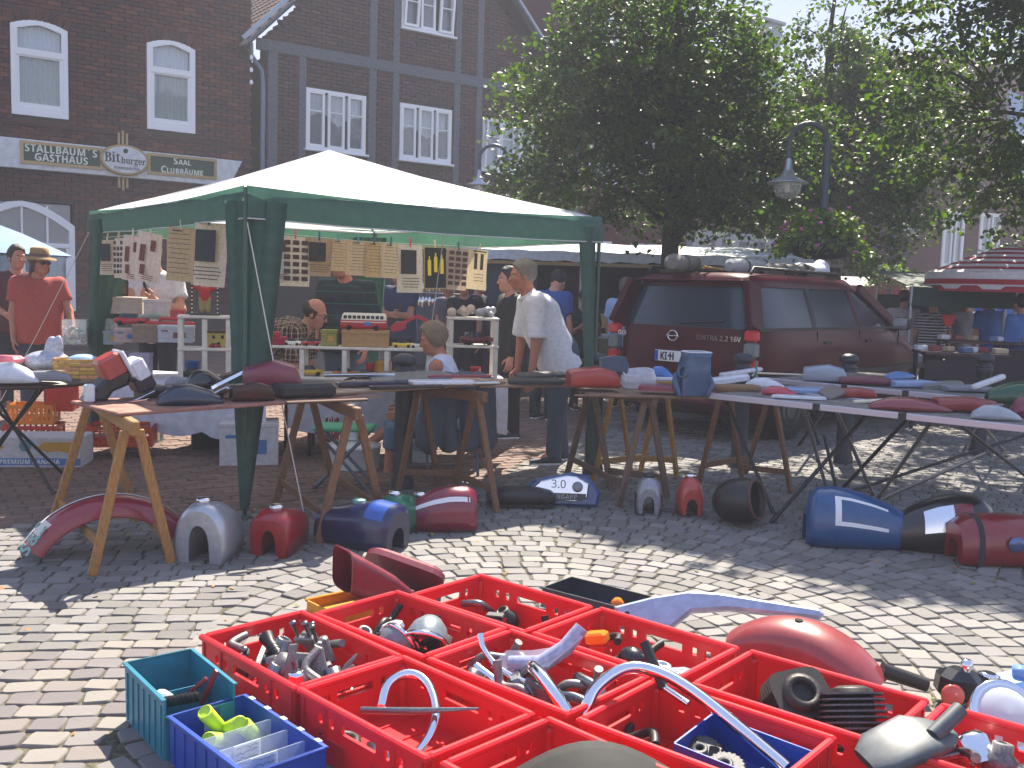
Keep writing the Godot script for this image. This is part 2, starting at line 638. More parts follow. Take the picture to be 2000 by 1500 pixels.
func inn():
	# the brick inn at the far left
	var t := thing("brick_inn", "dark red brick inn with arched windows and a long sign board across it", "building")
	t.transform = frame(V(-5.64, 0, -21.35), 34.8)
	hole_wall(t, -9.4, 0.0, 0.0, 13.0, [[-4.56, -3.58, 4.4, 6.17], [-2.13, -1.18, 4.4, 6.2], [-5.35, -3.5, 0.75, 2.83]], -0.05, mat("mortar", hx("5c5048"), 0.95, 0, "grain", 1.2))
	var side := MB.new()
	side.box(V(-4.7, 6.5, -4.5), V(9.3, 13, 8.2))
	part("back_walls", side, mat("inn_brick_plain", hx("5a3028"), 0.9, 0, "grain", 1.5), t)
	var tint := [Color(0.15, 0.048, 0.03), Color(0.11, 0.038, 0.028), Color(0.2, 0.062, 0.034), Color(0.07, 0.034, 0.03), Color(0.13, 0.042, 0.028)]
	var wins := [[-4.56, -3.58, 4.41, 6.17], [-2.13, -1.18, 4.41, 6.2]]
	brick_wall(t, -7.2, 0.0, 1.0, 9.0, [[-4.58, -3.56, 4.38, 6.2], [-2.15, -1.16, 4.38, 6.22], [-5.35, -3.5, 0.5, 2.85], [-7.0, -6.0, 4.38, 6.2]], tint, 300, func(_x: float, _y: float) -> bool: return true, 3)
	var wh := mat("window_white", hx("e6e8ea"), 0.45)
	for w in wins:
		var m := MB.new()
		var o := arch_pts(w[0], w[1], w[2], w[3], 0.13)
		ring_frame(m, o, 0.085, -0.12, 0.012)
		var win := part("window", m, wh, t)
		var s := MB.new()
		var mid: float = w[2] + (w[3] - w[2]) * 0.645
		s.box(V((w[0] + w[1]) * 0.5, mid, -0.03), V(w[1] - w[0] - 0.12, 0.1, 0.09), Basis(), 0.012)
		ring_frame(s, [P(w[0] + 0.075, w[2] + 0.16), P(w[1] - 0.075, w[2] + 0.16), P(w[1] - 0.075, mid), P(w[0] + 0.075, mid)], 0.07, -0.08, -0.005)
		s.box(V((w[0] + w[1]) * 0.5, w[2] + 0.12, -0.03), V(w[1] - w[0] - 0.14, 0.12, 0.07), Basis(), 0.012)
		part("sash", s, wh, win)
		var f := MB.new()
		ring_frame(f, arch_pts(w[0] + 0.07, w[1] - 0.07, mid + 0.03, w[3] - 0.06, 0.11), 0.045, -0.02, 0.0)
		var fan := part("tilted_fanlight", f, wh, win)
		fan.rotation_degrees.x = 2.5
		fan.position = V(0, 0.005, 0.012 - sin(deg_to_rad(2.5)) * mid)
		var p := MB.new()
		p.box(V((w[0] + w[1]) * 0.5, (w[2] + w[3]) * 0.5 - 0.02, -0.055), V(w[1] - w[0] - 0.16, w[3] - w[2] - 0.2, 0.006))
		part("pane", p, glass("window_glass", hx("c8d8e8"), 0.12), win)
		curtain(win, w[0] + 0.08, w[1] - 0.08, w[2] + 0.1, mid, -0.11, mat("gauze", hx("8f9a90"), 0.9, 0, "", 1.0, Color(0.2, 0.2, 0.2)))
		curtain(win, w[0] + 0.08, w[1] - 0.08, mid, w[3] - 0.09, -0.09, mat("net_curtain", hx("c3ccd2"), 0.9, 0, "", 1.0, Color(0.3, 0.3, 0.3)))
		# soldier bricks over the head
		for i in 9:
			var u: float = lerpf(w[0] - 0.06, w[1] + 0.06, (i + 0.5) / 9.0)
			var b := part("arch_brick", shared.brick, mat("brick_%d" % (30 + i % 4)), t)
			b.transform = Transform3D(Basis(Vector3.BACK, deg_to_rad((4 - i) * 4.0)) * Basis.from_scale(V(0.105, 0.24, 0.05)), V(u, w[3] + 0.1 - 0.1 * pow((i - 4) / 4.0, 2), -0.008))
	# cornice band under the upper windows
	var cm := MB.new()
	cm.box(V(-4.0, 4.24, 0.01), V(8.2, 0.07, 0.09), Basis(), 0.015)
	part("string_course", cm, mat("inn_band", hx("4b2c26"), 0.9, 0, "grain", 1.5), t)
	# ground floor window with an arched fanlight
	var gm := MB.new()
	ring_frame(gm, arch_pts(-5.35, -3.5, 0.78, 2.83, 0.42), 0.1, -0.1, 0.02)
	var gw := part("arched_window", gm, wh, t)
	var bars := MB.new()
	bars.box(V(-4.42, 2.02, -0.02), V(1.7, 0.09, 0.08), Basis(), 0.01)
	for x in [-4.86, -4.42, -3.98]: bars.box(V(x, 2.4, -0.02), V(0.035, 0.72, 0.04))
	bars.box(V(-4.42, 1.4, -0.02), V(0.09, 1.2, 0.06)); bars.box(V(-3.62, 1.4, -0.02), V(0.08, 1.2, 0.06)); bars.box(V(-4.42, 0.87, -0.02), V(1.7, 0.12, 0.06))
	part("glazing_bar", bars, wh, gw)
	var gp2 := MB.new()
	gp2.box(V(-4.42, 1.8, -0.05), V(1.7, 2.0, 0.006))
	part("pane", gp2, glass("window_glass", hx("c8d8e8"), 0.12), gw)
	curtain(gw, -5.2, -3.6, 0.9, 1.98, -0.13, mat("blue_curtain", hx("8296a0"), 0.9))
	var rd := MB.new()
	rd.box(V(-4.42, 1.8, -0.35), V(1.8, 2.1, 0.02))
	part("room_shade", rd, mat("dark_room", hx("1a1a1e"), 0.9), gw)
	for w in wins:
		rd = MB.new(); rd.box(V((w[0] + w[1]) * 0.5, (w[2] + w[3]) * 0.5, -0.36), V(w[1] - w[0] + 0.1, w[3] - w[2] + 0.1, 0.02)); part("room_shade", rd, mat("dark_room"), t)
	# the sign: a white board with two green panels and an oval in the middle
	var sg := MB.new()
	sg.slab([P(-7.0, 3.42), P(-0.52, 3.40), P(-0.38, 3.66), P(-0.24, 3.94), P(-7.0, 3.97)], 0.1, Transform3D(Basis(), V(0, 0, 0.09)), 0.012)
	var sign_t := thing("inn_sign", "white sign board with green panels and an oval badge above the arched window", "sign")
	sign_t.transform = t.transform
	part("board", sg, mat("sign_white", hx("d8dde0"), 0.5, 0, "cloth", 0.6), sign_t)
	var gold := mat("gilt_frame", hx("a8926a"), 0.4, 0.5)
	for q in [[-4.45, -3.0], [-2.17, -0.79]]:
		var fr := MB.new()
		ring_frame(fr, [P(q[0], 3.51), P(q[1], 3.51), P(q[1], 3.925), P(q[0], 3.925)], 0.055, 0.12, 0.17)
		part("panel_frame", fr, gold, sign_t)
		var pn := MB.new()
		pn.box(V((q[0] + q[1]) * 0.5, 3.717, 0.143), V(q[1] - q[0] - 0.09, 0.33, 0.012))
		part("green_panel", pn, mat("sign_green", hx("173a2c"), 0.4), sign_t)
	var cream := mat("sign_letters", hx("d6dccf"), 0.5)
	words_on("STALLBAUM´S", 0.135, cream, sign_t, T(V(-3.74, 3.8, 0.155)))
	words_on("GASTHAUS", 0.135, cream, sign_t, T(V(-3.74, 3.645, 0.155)))
	run_text([["S", 0.13], ["AAL", 0.1]], -1.48, 3.745, 0.155, cream, sign_t)
	run_text([["C", 0.13], ["LUBRÄUME", 0.1]], -1.48, 3.565, 0.155, cream, sign_t)
	var ov := MB.new()
	var rs := []
	for q in [[1.0, 0.08], [1.0, 0.19], [0.95, 0.22]]:
		rs.append(sring(V(-2.61, 3.735, q[1]), Vector3.RIGHT, Vector3.UP, 0.46 * q[0], 0.3 * q[0], 2.0, 36))
	ov.loft(rs, true, true, true, -1)
	part("oval_rim", ov, gold, sign_t)
	var oi := MB.new()
	oi.loft([sring(V(-2.61, 3.735, 0.21), Vector3.RIGHT, Vector3.UP, 0.405, 0.255, 2.0, 36), sring(V(-2.61, 3.735, 0.232), Vector3.RIGHT, Vector3.UP, 0.4, 0.25, 2.0, 36)], true, true, true, -1)
	part("oval_face", oi, mat("sign_white"), sign_t)
	var ink := mat("sign_ink", hx("1d1d22"), 0.5)
	run_text([["Bit", 0.185], ["burger", 0.12, 0.115]], -2.6, 3.675, 0.236, ink, sign_t, "Droid Serif", 0.8)
	words_on("Premium Pils", 0.055, ink, sign_t, T(V(-2.58, 3.575, 0.236)), "lettering", "Droid Serif", false)
	var cr := MB.new()
	cr.lathe([[0.045, 0.0], [0.045, 0.01], [0.03, 0.012], [0.03, 0.004]], T(V(-2.6, 3.905, 0.232), 0, 90), 14, -1)
	part("emblem", cr, ink, sign_t)
	var orn := MB.new()
	for q in [[-0.075, 0.07], [0.0, 0.12], [0.075, 0.07]]:
		for sgn in [1, -1]:
			orn.box(V(-2.61 + q[0], 3.735 + sgn * (0.32 + q[1]), 0.06), V(0.045, 0.28, 0.03), Basis(), 0.006)
	part("gilt_stripe", orn, gold, sign_t)

func timber_house():
	var t := thing("timber_framed_house", "grey timber framed brick house with a steep gable beside the brick inn", "building")
	t.transform = frame(V(-5.64, 0, -21.35), 36.5)
	var gab := func(x: float, y: float) -> bool: return y < 6.35 + minf(x - 0.05, 8.3 - x) * 1.0
	hole_wall(t, 0.3, 8.1, 0.0, 10.3, [[1.22, 2.68, 4.38, 5.67], [3.56, 4.98, 4.38, 5.65], [5.88, 7.42, 4.35, 5.6], [3.56, 4.98, 7.35, 8.45]], -0.045, mat("mortar"), true)
	var tint := [Color(0.115, 0.06, 0.055), Color(0.095, 0.055, 0.055), Color(0.14, 0.068, 0.056), Color(0.105, 0.055, 0.05)]
	brick_wall(t, 0.32, 8.1, 2.6, 9.5, [[1.2, 2.7, 4.3, 5.7], [3.54, 5.0, 4.3, 5.68], [5.86, 7.45, 4.3, 5.65], [3.54, 5.0, 7.32, 8.5]], tint, 300, gab, 5)
	var tm := mat("grey_timber", hx("6f7680"), 0.85, 0, "grain", V(1.2, 0.35, 1.2))
	for q in [[0.46, 0.22, 2.4, 6.3], [1.14, 0.17, 2.4, 6.3], [2.84, 0.19, 2.4, 9.1], [3.44, 0.17, 2.4, 9.7], [5.12, 0.17, 2.4, 9.4], [5.76, 0.17, 2.4, 8.7], [7.58, 0.19, 2.4, 6.9]]:
		var b := MB.new()
		b.box(V(q[0], (q[2] + q[3]) * 0.5, 0.0), V(q[1], q[3] - q[2], 0.06), Basis(), 0.008)
		part("post", b, tm, t)
	for q in [[0.1, 8.2, 6.41, 0.24], [0.3, 8.1, 3.7, 0.2], [3.0, 5.5, 8.75, 0.16]]:
		var b := MB.new()
		b.box(V((q[0] + q[1]) * 0.5, q[2], 0.004), V(q[1] - q[0], q[3], 0.075), Basis(), 0.008)
		part("beam", b, tm, t)
	house_window(t, 1.22, 2.68, 4.38, 5.67, 3, 5.2, 0.25)
	house_window(t, 3.56, 4.98, 4.38, 5.65, 3, 5.15, 0.22)
	house_window(t, 5.88, 7.42, 4.35, 5.6, 3, 5.15, 0.0, true)
	house_window(t, 3.56, 4.98, 7.35, 8.45, 3, 7.95, -1.0, true)
	# roof slopes with rows of tiles, bargeboards, and the gutter pipe in the gap
	for sgn in [-1, 1]:
		var a := V(4.18, 10.75, 0)
		var b := V(4.18 + sgn * 4.5, 6.22, 0)
		var d := (b - a).normalized()
		var nrm := V(-d.y * sgn * 1.0, d.x * sgn, 0)
		if nrm.y < 0: nrm = -nrm
		var rf := MB.new()
		rf.quad(a + V(0, 0, 0.3), b + V(0, 0, 0.3), b + V(0, 0, -9), a + V(0, 0, -9))
		rf.quad(a + V(0, -0.08, 0.3), a + V(0, -0.08, -9), b + V(0, -0.08, -9), b + V(0, -0.08, 0.3))
		var ro := part("roof", rf, mat("roof_batten", hx("3a2624"), 0.9), t)
		var tile := MB.new()
		tile.loft([PackedVector3Array([V(-0.11, 0.0, 0), V(-0.03, 0.035, 0), V(0.05, 0.03, 0), V(0.11, 0.0, 0)]), PackedVector3Array([V(-0.11, 0.025, 0.36), V(-0.03, 0.06, 0.36), V(0.05, 0.055, 0.36), V(0.11, 0.025, 0.36)])], false, true, false, 1)
		var xs := []
		var cs := []
		var len := (b - a).length()
		var r := 0.0
		while r < len:
			for k in 40:
				var o := a + d * (r + 0.0) + V(0, 0, 0.25 - k * 0.215) + nrm * 0.012
				xs.append(Transform3D(Basis(V(0, 0, -1) * sgn, nrm, d), o))
				var q := rng.randf_range(0.7, 1.2)
				cs.append(Color(0.12 * q, 0.05 * q, 0.045 * q))
			r += 0.32
		var tm2 := mat("tile_mass", Color.WHITE, 0.75, 0, "grain", 1.2)
		tm2.vertex_color_use_as_albedo = true
		many("roof_tiling", tile.done(), tm2, xs, ro, cs)
		var bb := MB.new()
		bb.bar(a + V(0, 0.02, 0.32), b + V(0, 0.02, 0.32), 0.05, 0.26, V(0, 0, 1))
		part("bargeboard", bb, tm, t)
		var tr := MB.new()
		tr.bar(a + V(0, 0.17, 0.33), b + V(0, 0.17, 0.33), 0.09, 0.05, V(0, 0, 1))
		part("verge_trim", tr, mat("zinc", hx("98a2ae"), 0.4, 0.7), t)
	var gp3 := MB.new()
	gp3.tube([V(-0.12, 6.35, 0.25), V(-0.1, 6.1, 0.22), V(0.15, 5.85, 0.16), V(0.19, 5.6, 0.14), V(0.19, 0.2, 0.14)], 0.05, 10)
	part("downpipe", gp3, mat("zinc_pipe", hx("66788c"), 0.45, 0.5), t)
	var br := MB.new()
	for y in [6.0, 5.75, 5.5]: br.lathe([[0.03, 0], [0.04, 0.05], [0.02, 0.09], [0.0, 0.1]], T(V(-0.12, y, 0.28)), 8)
	part("insulator", br, mat("porcelain", hx("e8eaee"), 0.25), t)
	var sd := MB.new()
	sd.box(V(4.2, 3.1, -4.6), V(7.7, 6.2, 8.4))
	part("side_walls", sd, mat("house_plain", hx("3c2e2e"), 0.9, 0, "grain", 1.5), t)

func far_houses():
	# the row that closes the square behind the trees
	var t := thing("tall_brick_house", "tall plain brick house rising behind the timber gable and the big tree", "building")
	t.transform = frame(V(-5.64, 0, -21.35), 36.5)
	var w := MB.new()
	w.box(V(10.6, 6.5, -3.9), V(4.2, 13, 7))
	part("back_walls", w, mat("brick_far", hx("6a3b34"), 0.9, 0, "grain", 1.6), t)
	var wn := [[9.3, 4.4], [11.0, 4.4], [9.3, 1.3], [11.0, 1.3], [9.3, 7.2], [11.0, 7.2]]
	var hs := []
	for q in wn: hs.append([q[0], q[0] + 0.95, q[1], q[1] + 1.5])
	hole_wall(t, 8.5, 12.7, 0.0, 13.0, hs, -0.03, mat("brick_far"))
	for q in wn: house_window(t, q[0], q[0] + 0.95, q[1], q[1] + 1.5, 2, q[1] + 1.05, 0.0)
	var dp := MB.new()
	dp.tube([V(8.9, 0, 0.06), V(8.9, 8.0, 0.06), V(9.0, 8.3, 0.1)], 0.06, 8)
	part("downpipe", dp, mat("zinc_pipe"), t)
	var h := thing("shop_house", "brick house with a white shopfront behind the trees, a grey dormer on its roof", "building")
	h.transform = frame(V(-5.64, 0, -21.35), 36.5)
	var hw := MB.new()
	hw.box(V(16.0, 3.2, -3.9), V(6.6, 6.4, 7))
	hole_wall(h, 12.7, 19.3, 0.0, 6.4, [[13.4, 14.4, 3.9, 5.4], [15.2, 16.2, 3.9, 5.4], [17.0, 18.0, 3.9, 5.4]], -0.03, mat("brick_far"))
	part("back_walls", hw, mat("brick_far"), h)
	var sf := MB.new()
	sf.box(V(16.2, 2.1, 0.06), V(6.0, 2.4, 0.3), Basis(), 0.02)
	part("shopfront", sf, mat("shop_white", hx("a9a9ad"), 0.7, 0, "cloth", 0.8), h)
	for q in [13.4, 15.2, 17.0]:
		house_window(h, q, q + 1.0, 3.9, 5.4, 2, 4.9, 0.0)
		var sg := MB.new()
		sg.box(V(q + 0.6, 1.9, 0.215), V(1.3, 1.3, 0.02))
		part("shop_window", sg, mat("dark_shop_glass", hx("2a3036"), 0.15), h)
	var dk := MB.new()
	for i in 6: dk.box(V(13.9 + i * 0.75, 2.95 + 0.04 * (i % 2), 0.215), V(0.5 - 0.06 * (i % 3), 0.2, 0.012))
	part("sign_relief", dk, mat("sign_dim", hx("6c6a70"), 0.7), h)
	var rf := MB.new()
	rf.slab([P(0, 6.3), P(-7, 6.3), P(-3.5, 9.2)], 6.9, Transform3D(Basis(V(0, 0, 1), Vector3.UP, V(-1, 0, 0)), V(16.0, 0, 0)))
	part("roof", rf, mat("roof_far", hx("5b3733"), 0.85, 0, "grain", V(0.6, 3.0, 0.6)), h)
	var dm := MB.new()
	dm.box(V(17.5, 8.1, -1.6), V(1.2, 4.0, 1.2), Basis(), 0.02)
	dm.box(V(17.5, 10.14, -1.6), V(1.4, 0.12, 1.4), Basis(), 0.02)
	part("dormer", dm, mat("dormer_grey", hx("8f9ca2"), 0.6), h)
	# right side: a brick house with a steep tiled roof, and a lower shop between
	var s := thing("white_shop_row", "low brick shop with a white front and pale bench slats beyond the small lamp", "building")
	s.transform = frame(V(9.2, 0, -35.5), 8.0)
	var sw := MB.new()
	sw.box(V(2.2, 3.6, -3.3), V(7.0, 7.2, 5.8))
	part("back_walls", sw, mat("brick_far2", hx("74504a"), 0.9, 0, "grain", 1.6), s)
	hole_wall(s, -1.3, 5.7, 0.0, 7.2, [[3.2, 3.9, 4.2, 5.7], [4.7, 5.4, 4.2, 5.7]], -0.03, mat("brick_far2"))
	var fr := MB.new()
	fr.box(V(2.4, 2.0, 0.05), V(6.4, 1.5, 0.3), Basis(), 0.02)
	part("shopfront", fr, mat("shop_white"), s)
	for i in 4:
		var sl := MB.new()
		sl.box(V(4.0, 1.55 + i * 0.3, 0.24), V(3.0, 0.16, 0.04))
		part("slat", sl, mat("slat_white", hx("c9ced4"), 0.6), s)
	words_on("BONITA", 0.36, mat("shop_letters", hx("d8dce2"), 0.6), s, T(V(3.6, 3.05, 0.1)))
	for q in [3.2, 4.7]: house_window(s, q, q + 0.7, 4.2, 5.7, 1, 5.2, 0.0)
	var r := thing("steep_roofed_house", "brick house with a steep red tiled roof behind the striped parasol", "building")
	r.transform = frame(V(11.7, 0, -30.5), 14.0)
	var rw := MB.new()
	rw.box(V(5.5, 2.6, -3.8), V(11.0, 5.2, 6.8))
	part("back_walls", rw, mat("brick_far2"), r)
	hole_wall(r, 0.0, 11.0, 0.0, 5.2, [[1.4, 2.15, 2.5, 4.2], [2.7, 3.45, 2.5, 4.2], [5.2, 5.95, 2.5, 4.2], [7.6, 8.35, 2.5, 4.2]], -0.03, mat("brick_far2"))
	for q in [1.4, 2.7, 5.2, 7.6]: house_window(r, q, q + 0.75, 2.5, 4.2, 2, 3.6, 0.0)
	var cp := MB.new()
	cp.tube([V(0.1, 0, 0.1), V(0.1, 5.0, 0.1)], 0.07, 8)
	part("downpipe", cp, mat("dark_pipe", hx("2e3036"), 0.6), r)
	var a := V(0, 9.6, -3.2)
	var rb := MB.new()
	rb.quad(V(-0.3, 4.9, 0.4), V(-0.3, 9.6, -3.2), V(11.2, 9.6, -3.2), V(11.2, 4.9, 0.4))
	rb.quad(V(-0.3, 4.9, -6.8), V(-0.3, 9.6, -3.2), V(11.2, 9.6, -3.2), V(11.2, 4.9, -6.8))
	rb.tri(V(-0.02, 5.2, 0), V(-0.02, 5.2, -6.6), V(-0.02, 9.4, -3.2))
	var ro := part("roof", rb, mat("roof_batten"), r)
	var tile := MB.new()
	tile.loft([PackedVector3Array([V(-0.15, 0.0, 0), V(-0.04, 0.05, 0), V(0.07, 0.045, 0), V(0.15, 0.0, 0)]), PackedVector3Array([V(-0.15, 0.03, 0.42), V(-0.04, 0.08, 0.42), V(0.07, 0.075, 0.42), V(0.15, 0.03, 0.42)])], false, true, false, 1)
	var xs := []
	var cs := []
	var d := (V(0, 4.9, 0.4) - a).normalized()
	var nr := V(0, -d.z, d.y)
	if nr.y < 0: nr = -nr
	for i in 16:
		for k in 39:
			xs.append(Transform3D(Basis(Vector3.RIGHT, nr, d), a + d * (i * 0.375) + V(k * 0.295, 0, 0) + nr * 0.01))
			var q := rng.randf_range(0.75, 1.2)
			cs.append(Color(0.15 * q, 0.06 * q, 0.05 * q))
	many("roof_tiling", tile.done(), mat("tile_mass"), xs, ro, cs)
	var dg := MB.new()
	dg.bar(V(3.6, 5.1, 0.55), V(4.9, 8.2, -1.6), 0.5, 0.16, V(0, 0.6, 1))
	part("gable_trim", dg, mat("zinc"), r)

func tree(label: String, base: Vector3, h: float, r0: float, blobs: Array, sprays: int, size: float, seedn: int, gap := 0.0, tone := 1.0, lean := Vector3.ZERO):
	rng.seed = seedn
	var t := thing("lime_tree", label, "tree", base)
	var bark := mat("bark", hx("4b4238"), 0.95, 0, "grain", V(2.5, 0.6, 2.5))
	var tr := MB.new()
	var top := V(0, h, 0) + lean
	var tp := []
	var tr_r := []
	for i in 9:
		var q := i / 8.0
		tp.append(top * q + V(sin(i * 1.7) * 0.05, 0, cos(i * 2.1) * 0.05) * q)
		tr_r.append(lerpf(r0, 0.03, pow(q, 0.8)) + (0.06 if i == 0 else 0.0))
	tr.tube(tp, tr_r, 10)
	part("trunk", tr, bark, t)
	var br := MB.new()
	var xs := []
	var cs := []
	var ns := FastNoiseLite.new()
	ns.seed = seedn
	ns.frequency = 0.9
	var total := 0.0
	for b in blobs: total += b[1].x * b[1].y * b[1].z
	for b in blobs:
		var c: Vector3 = b[0]
		var s: Vector3 = b[1]
		var start := top * clampf((c.y - 0.6) / h, 0.3, 0.95)
		br.tube([start, start.lerp(c, 0.5) + V(0, 0.15, 0), c, c + (c - start) * 0.3 + V(0, -0.1, 0)], [0.06, 0.045, 0.03, 0.01], 6)
		var n := int(sprays * s.x * s.y * s.z / total)
		for i in n:
			var d := V(rng.randfn(), rng.randfn(), rng.randfn()).normalized()
			var q: float = pow(rng.randf(), 0.42)
			var p: Vector3 = c + d * s * q
			if ns.get_noise_3dv(p) < gap - 0.12: continue
			var outd := V(d.x, 0, d.z).normalized()
			var ln := rng.randf_range(0.3, 0.62)
			if q > 0.45 and i % 5 == 0: br.tube([c.lerp(p, 0.35), c.lerp(p, 0.7) + V(0, 0.08, 0), p], [0.018, 0.011, 0.005], 4, false)
			var nl := 19
			var up := rng.randf_range(-0.1, 0.25)
			for k in nl:
				var f := float(k) / nl
				var lp := p + outd * ln * (f - 0.3) + V(0, up * f - 0.32 * f * f, 0) + V(rng.randf_range(-1, 1), rng.randf_range(-0.6, 0.4), rng.randf_range(-1, 1)) * 0.11
				var yaw := rng.randf() * TAU
				var sc := size * rng.randf_range(0.65, 1.2)
				xs.append(Transform3D(Basis.from_euler(V(rng.randf_range(0.15, 1.25), yaw, rng.randf_range(-0.5, 0.5))) * Basis.from_scale(V(sc, sc, sc)), lp))
				var g := rng.randf_range(0.7, 1.25) * tone
				cs.append(Color(0.09 * g, 0.145 * g, 0.03 * g) if rng.randf() > 0.06 else Color(0.12 * g, 0.12 * g, 0.03 * g))
	part("branches", br, bark, t)
	if not shared.has("leaf"):
		var m := MB.new()
		m.g = -1
		var a := V(0, 0, 0); var e := V(0, 0.02, 1)
		m.tri(a, V(-0.42, 0.1, 0.3), V(0, 0, 0.5)); m.tri(V(-0.42, 0.1, 0.3), V(-0.3, 0.08, 0.7), V(0, 0, 0.5)); m.tri(V(-0.3, 0.08, 0.7), e, V(0, 0, 0.5))
		m.tri(a, V(0, 0, 0.5), V(0.42, 0.1, 0.3)); m.tri(V(0.42, 0.1, 0.3), V(0, 0, 0.5), V(0.3, 0.08, 0.7)); m.tri(V(0.3, 0.08, 0.7), V(0, 0, 0.5), e)
		shared.leaf = m.done()
	var lm := mat("leaf", Color.WHITE, 0.48, 0, "", 1.0, Color(0.9, 1.0, 0.3))
	lm.vertex_color_use_as_albedo = true
	many("crown", shared.leaf, lm, xs, t, cs)

func trees():
	tree("broad leafy tree with a straight dark trunk directly behind the red van", V(2.25, 0, -14.6), 6.6, 0.19, [[V(-0.3, 4.0, 0.2), V(2.3, 1.5, 2.0)], [V(-0.4, 5.2, 0), V(1.6, 1.5, 1.6)], [V(-1.2, 3.0, 0.3), V(1.5, 0.6, 1.4)], [V(1.0, 3.4, 0.5), V(1.3, 0.9, 1.2)], [V(0.5, 2.7, 0.2), V(1.0, 0.5, 1.0)], [V(-1.5, 4.6, 0.4), V(1.0, 0.5, 0.9)]], 3000, 0.082, 21, 0.03, 0.85)
	tree("dense leafy tree behind the arched lamp post and its hanging flowers", V(5.6, 0, -18.6), 7.0, 0.17, [[V(-0.2, 3.9, 0.2), V(2.1, 1.4, 1.7)], [V(0.3, 5.0, 0), V(1.7, 1.3, 1.6)], [V(0.4, 3.2, 0.6), V(1.7, 0.9, 1.3)], [V(0.1, 6.1, 0), V(0.9, 0.8, 0.9)], [V(0.3, 2.3, 0.3), V(1.1, 0.6, 1.0)]], 2800, 0.082, 22, 0.03, 0.85)
	tree("tall tree at the right whose branches hang over the striped parasol", V(8.2, 0, -13.2), 9.5, 0.24, [[V(-1.6, 4.0, -0.4), V(2.0, 1.5, 1.5)], [V(-0.6, 2.9, -0.6), V(1.7, 0.9, 1.2)], [V(-1.2, 5.6, -0.3), V(2.4, 1.2, 1.6)], [V(-3.4, 6.2, -0.6), V(1.3, 0.45, 1.0)], [V(0.4, 7.0, 0), V(3.2, 1.8, 2.4)]], 3900, 0.088, 23, 0.06, 0.9)
	tree("overhanging tree whose trunk stands out of sight past the folding tables", V(6.0, 0, -9.2), 9.0, 0.24, [[V(-1.3, 6.6, -2.2), V(2.6, 1.1, 1.2)], [V(-3.2, 6.3, -2.6), V(1.5, 0.8, 1.0)], [V(0.9, 6.2, -1.6), V(2.4, 1.3, 1.3)]], 4200, 0.13, 24, -0.8)
	tree("tree past the left end of the stalls shading the wooden trestles", V(-6.3, 0, -8.2), 8.0, 0.22, [[V(1.9, 5.7, -0.3), V(1.9, 0.9, 1.5)], [V(0.6, 5.2, 0.2), V(1.8, 1.2, 1.6)], [V(2.9, 5.3, -0.4), V(1.0, 0.6, 1.2)]], 3200, 0.13, 25, -0.8)

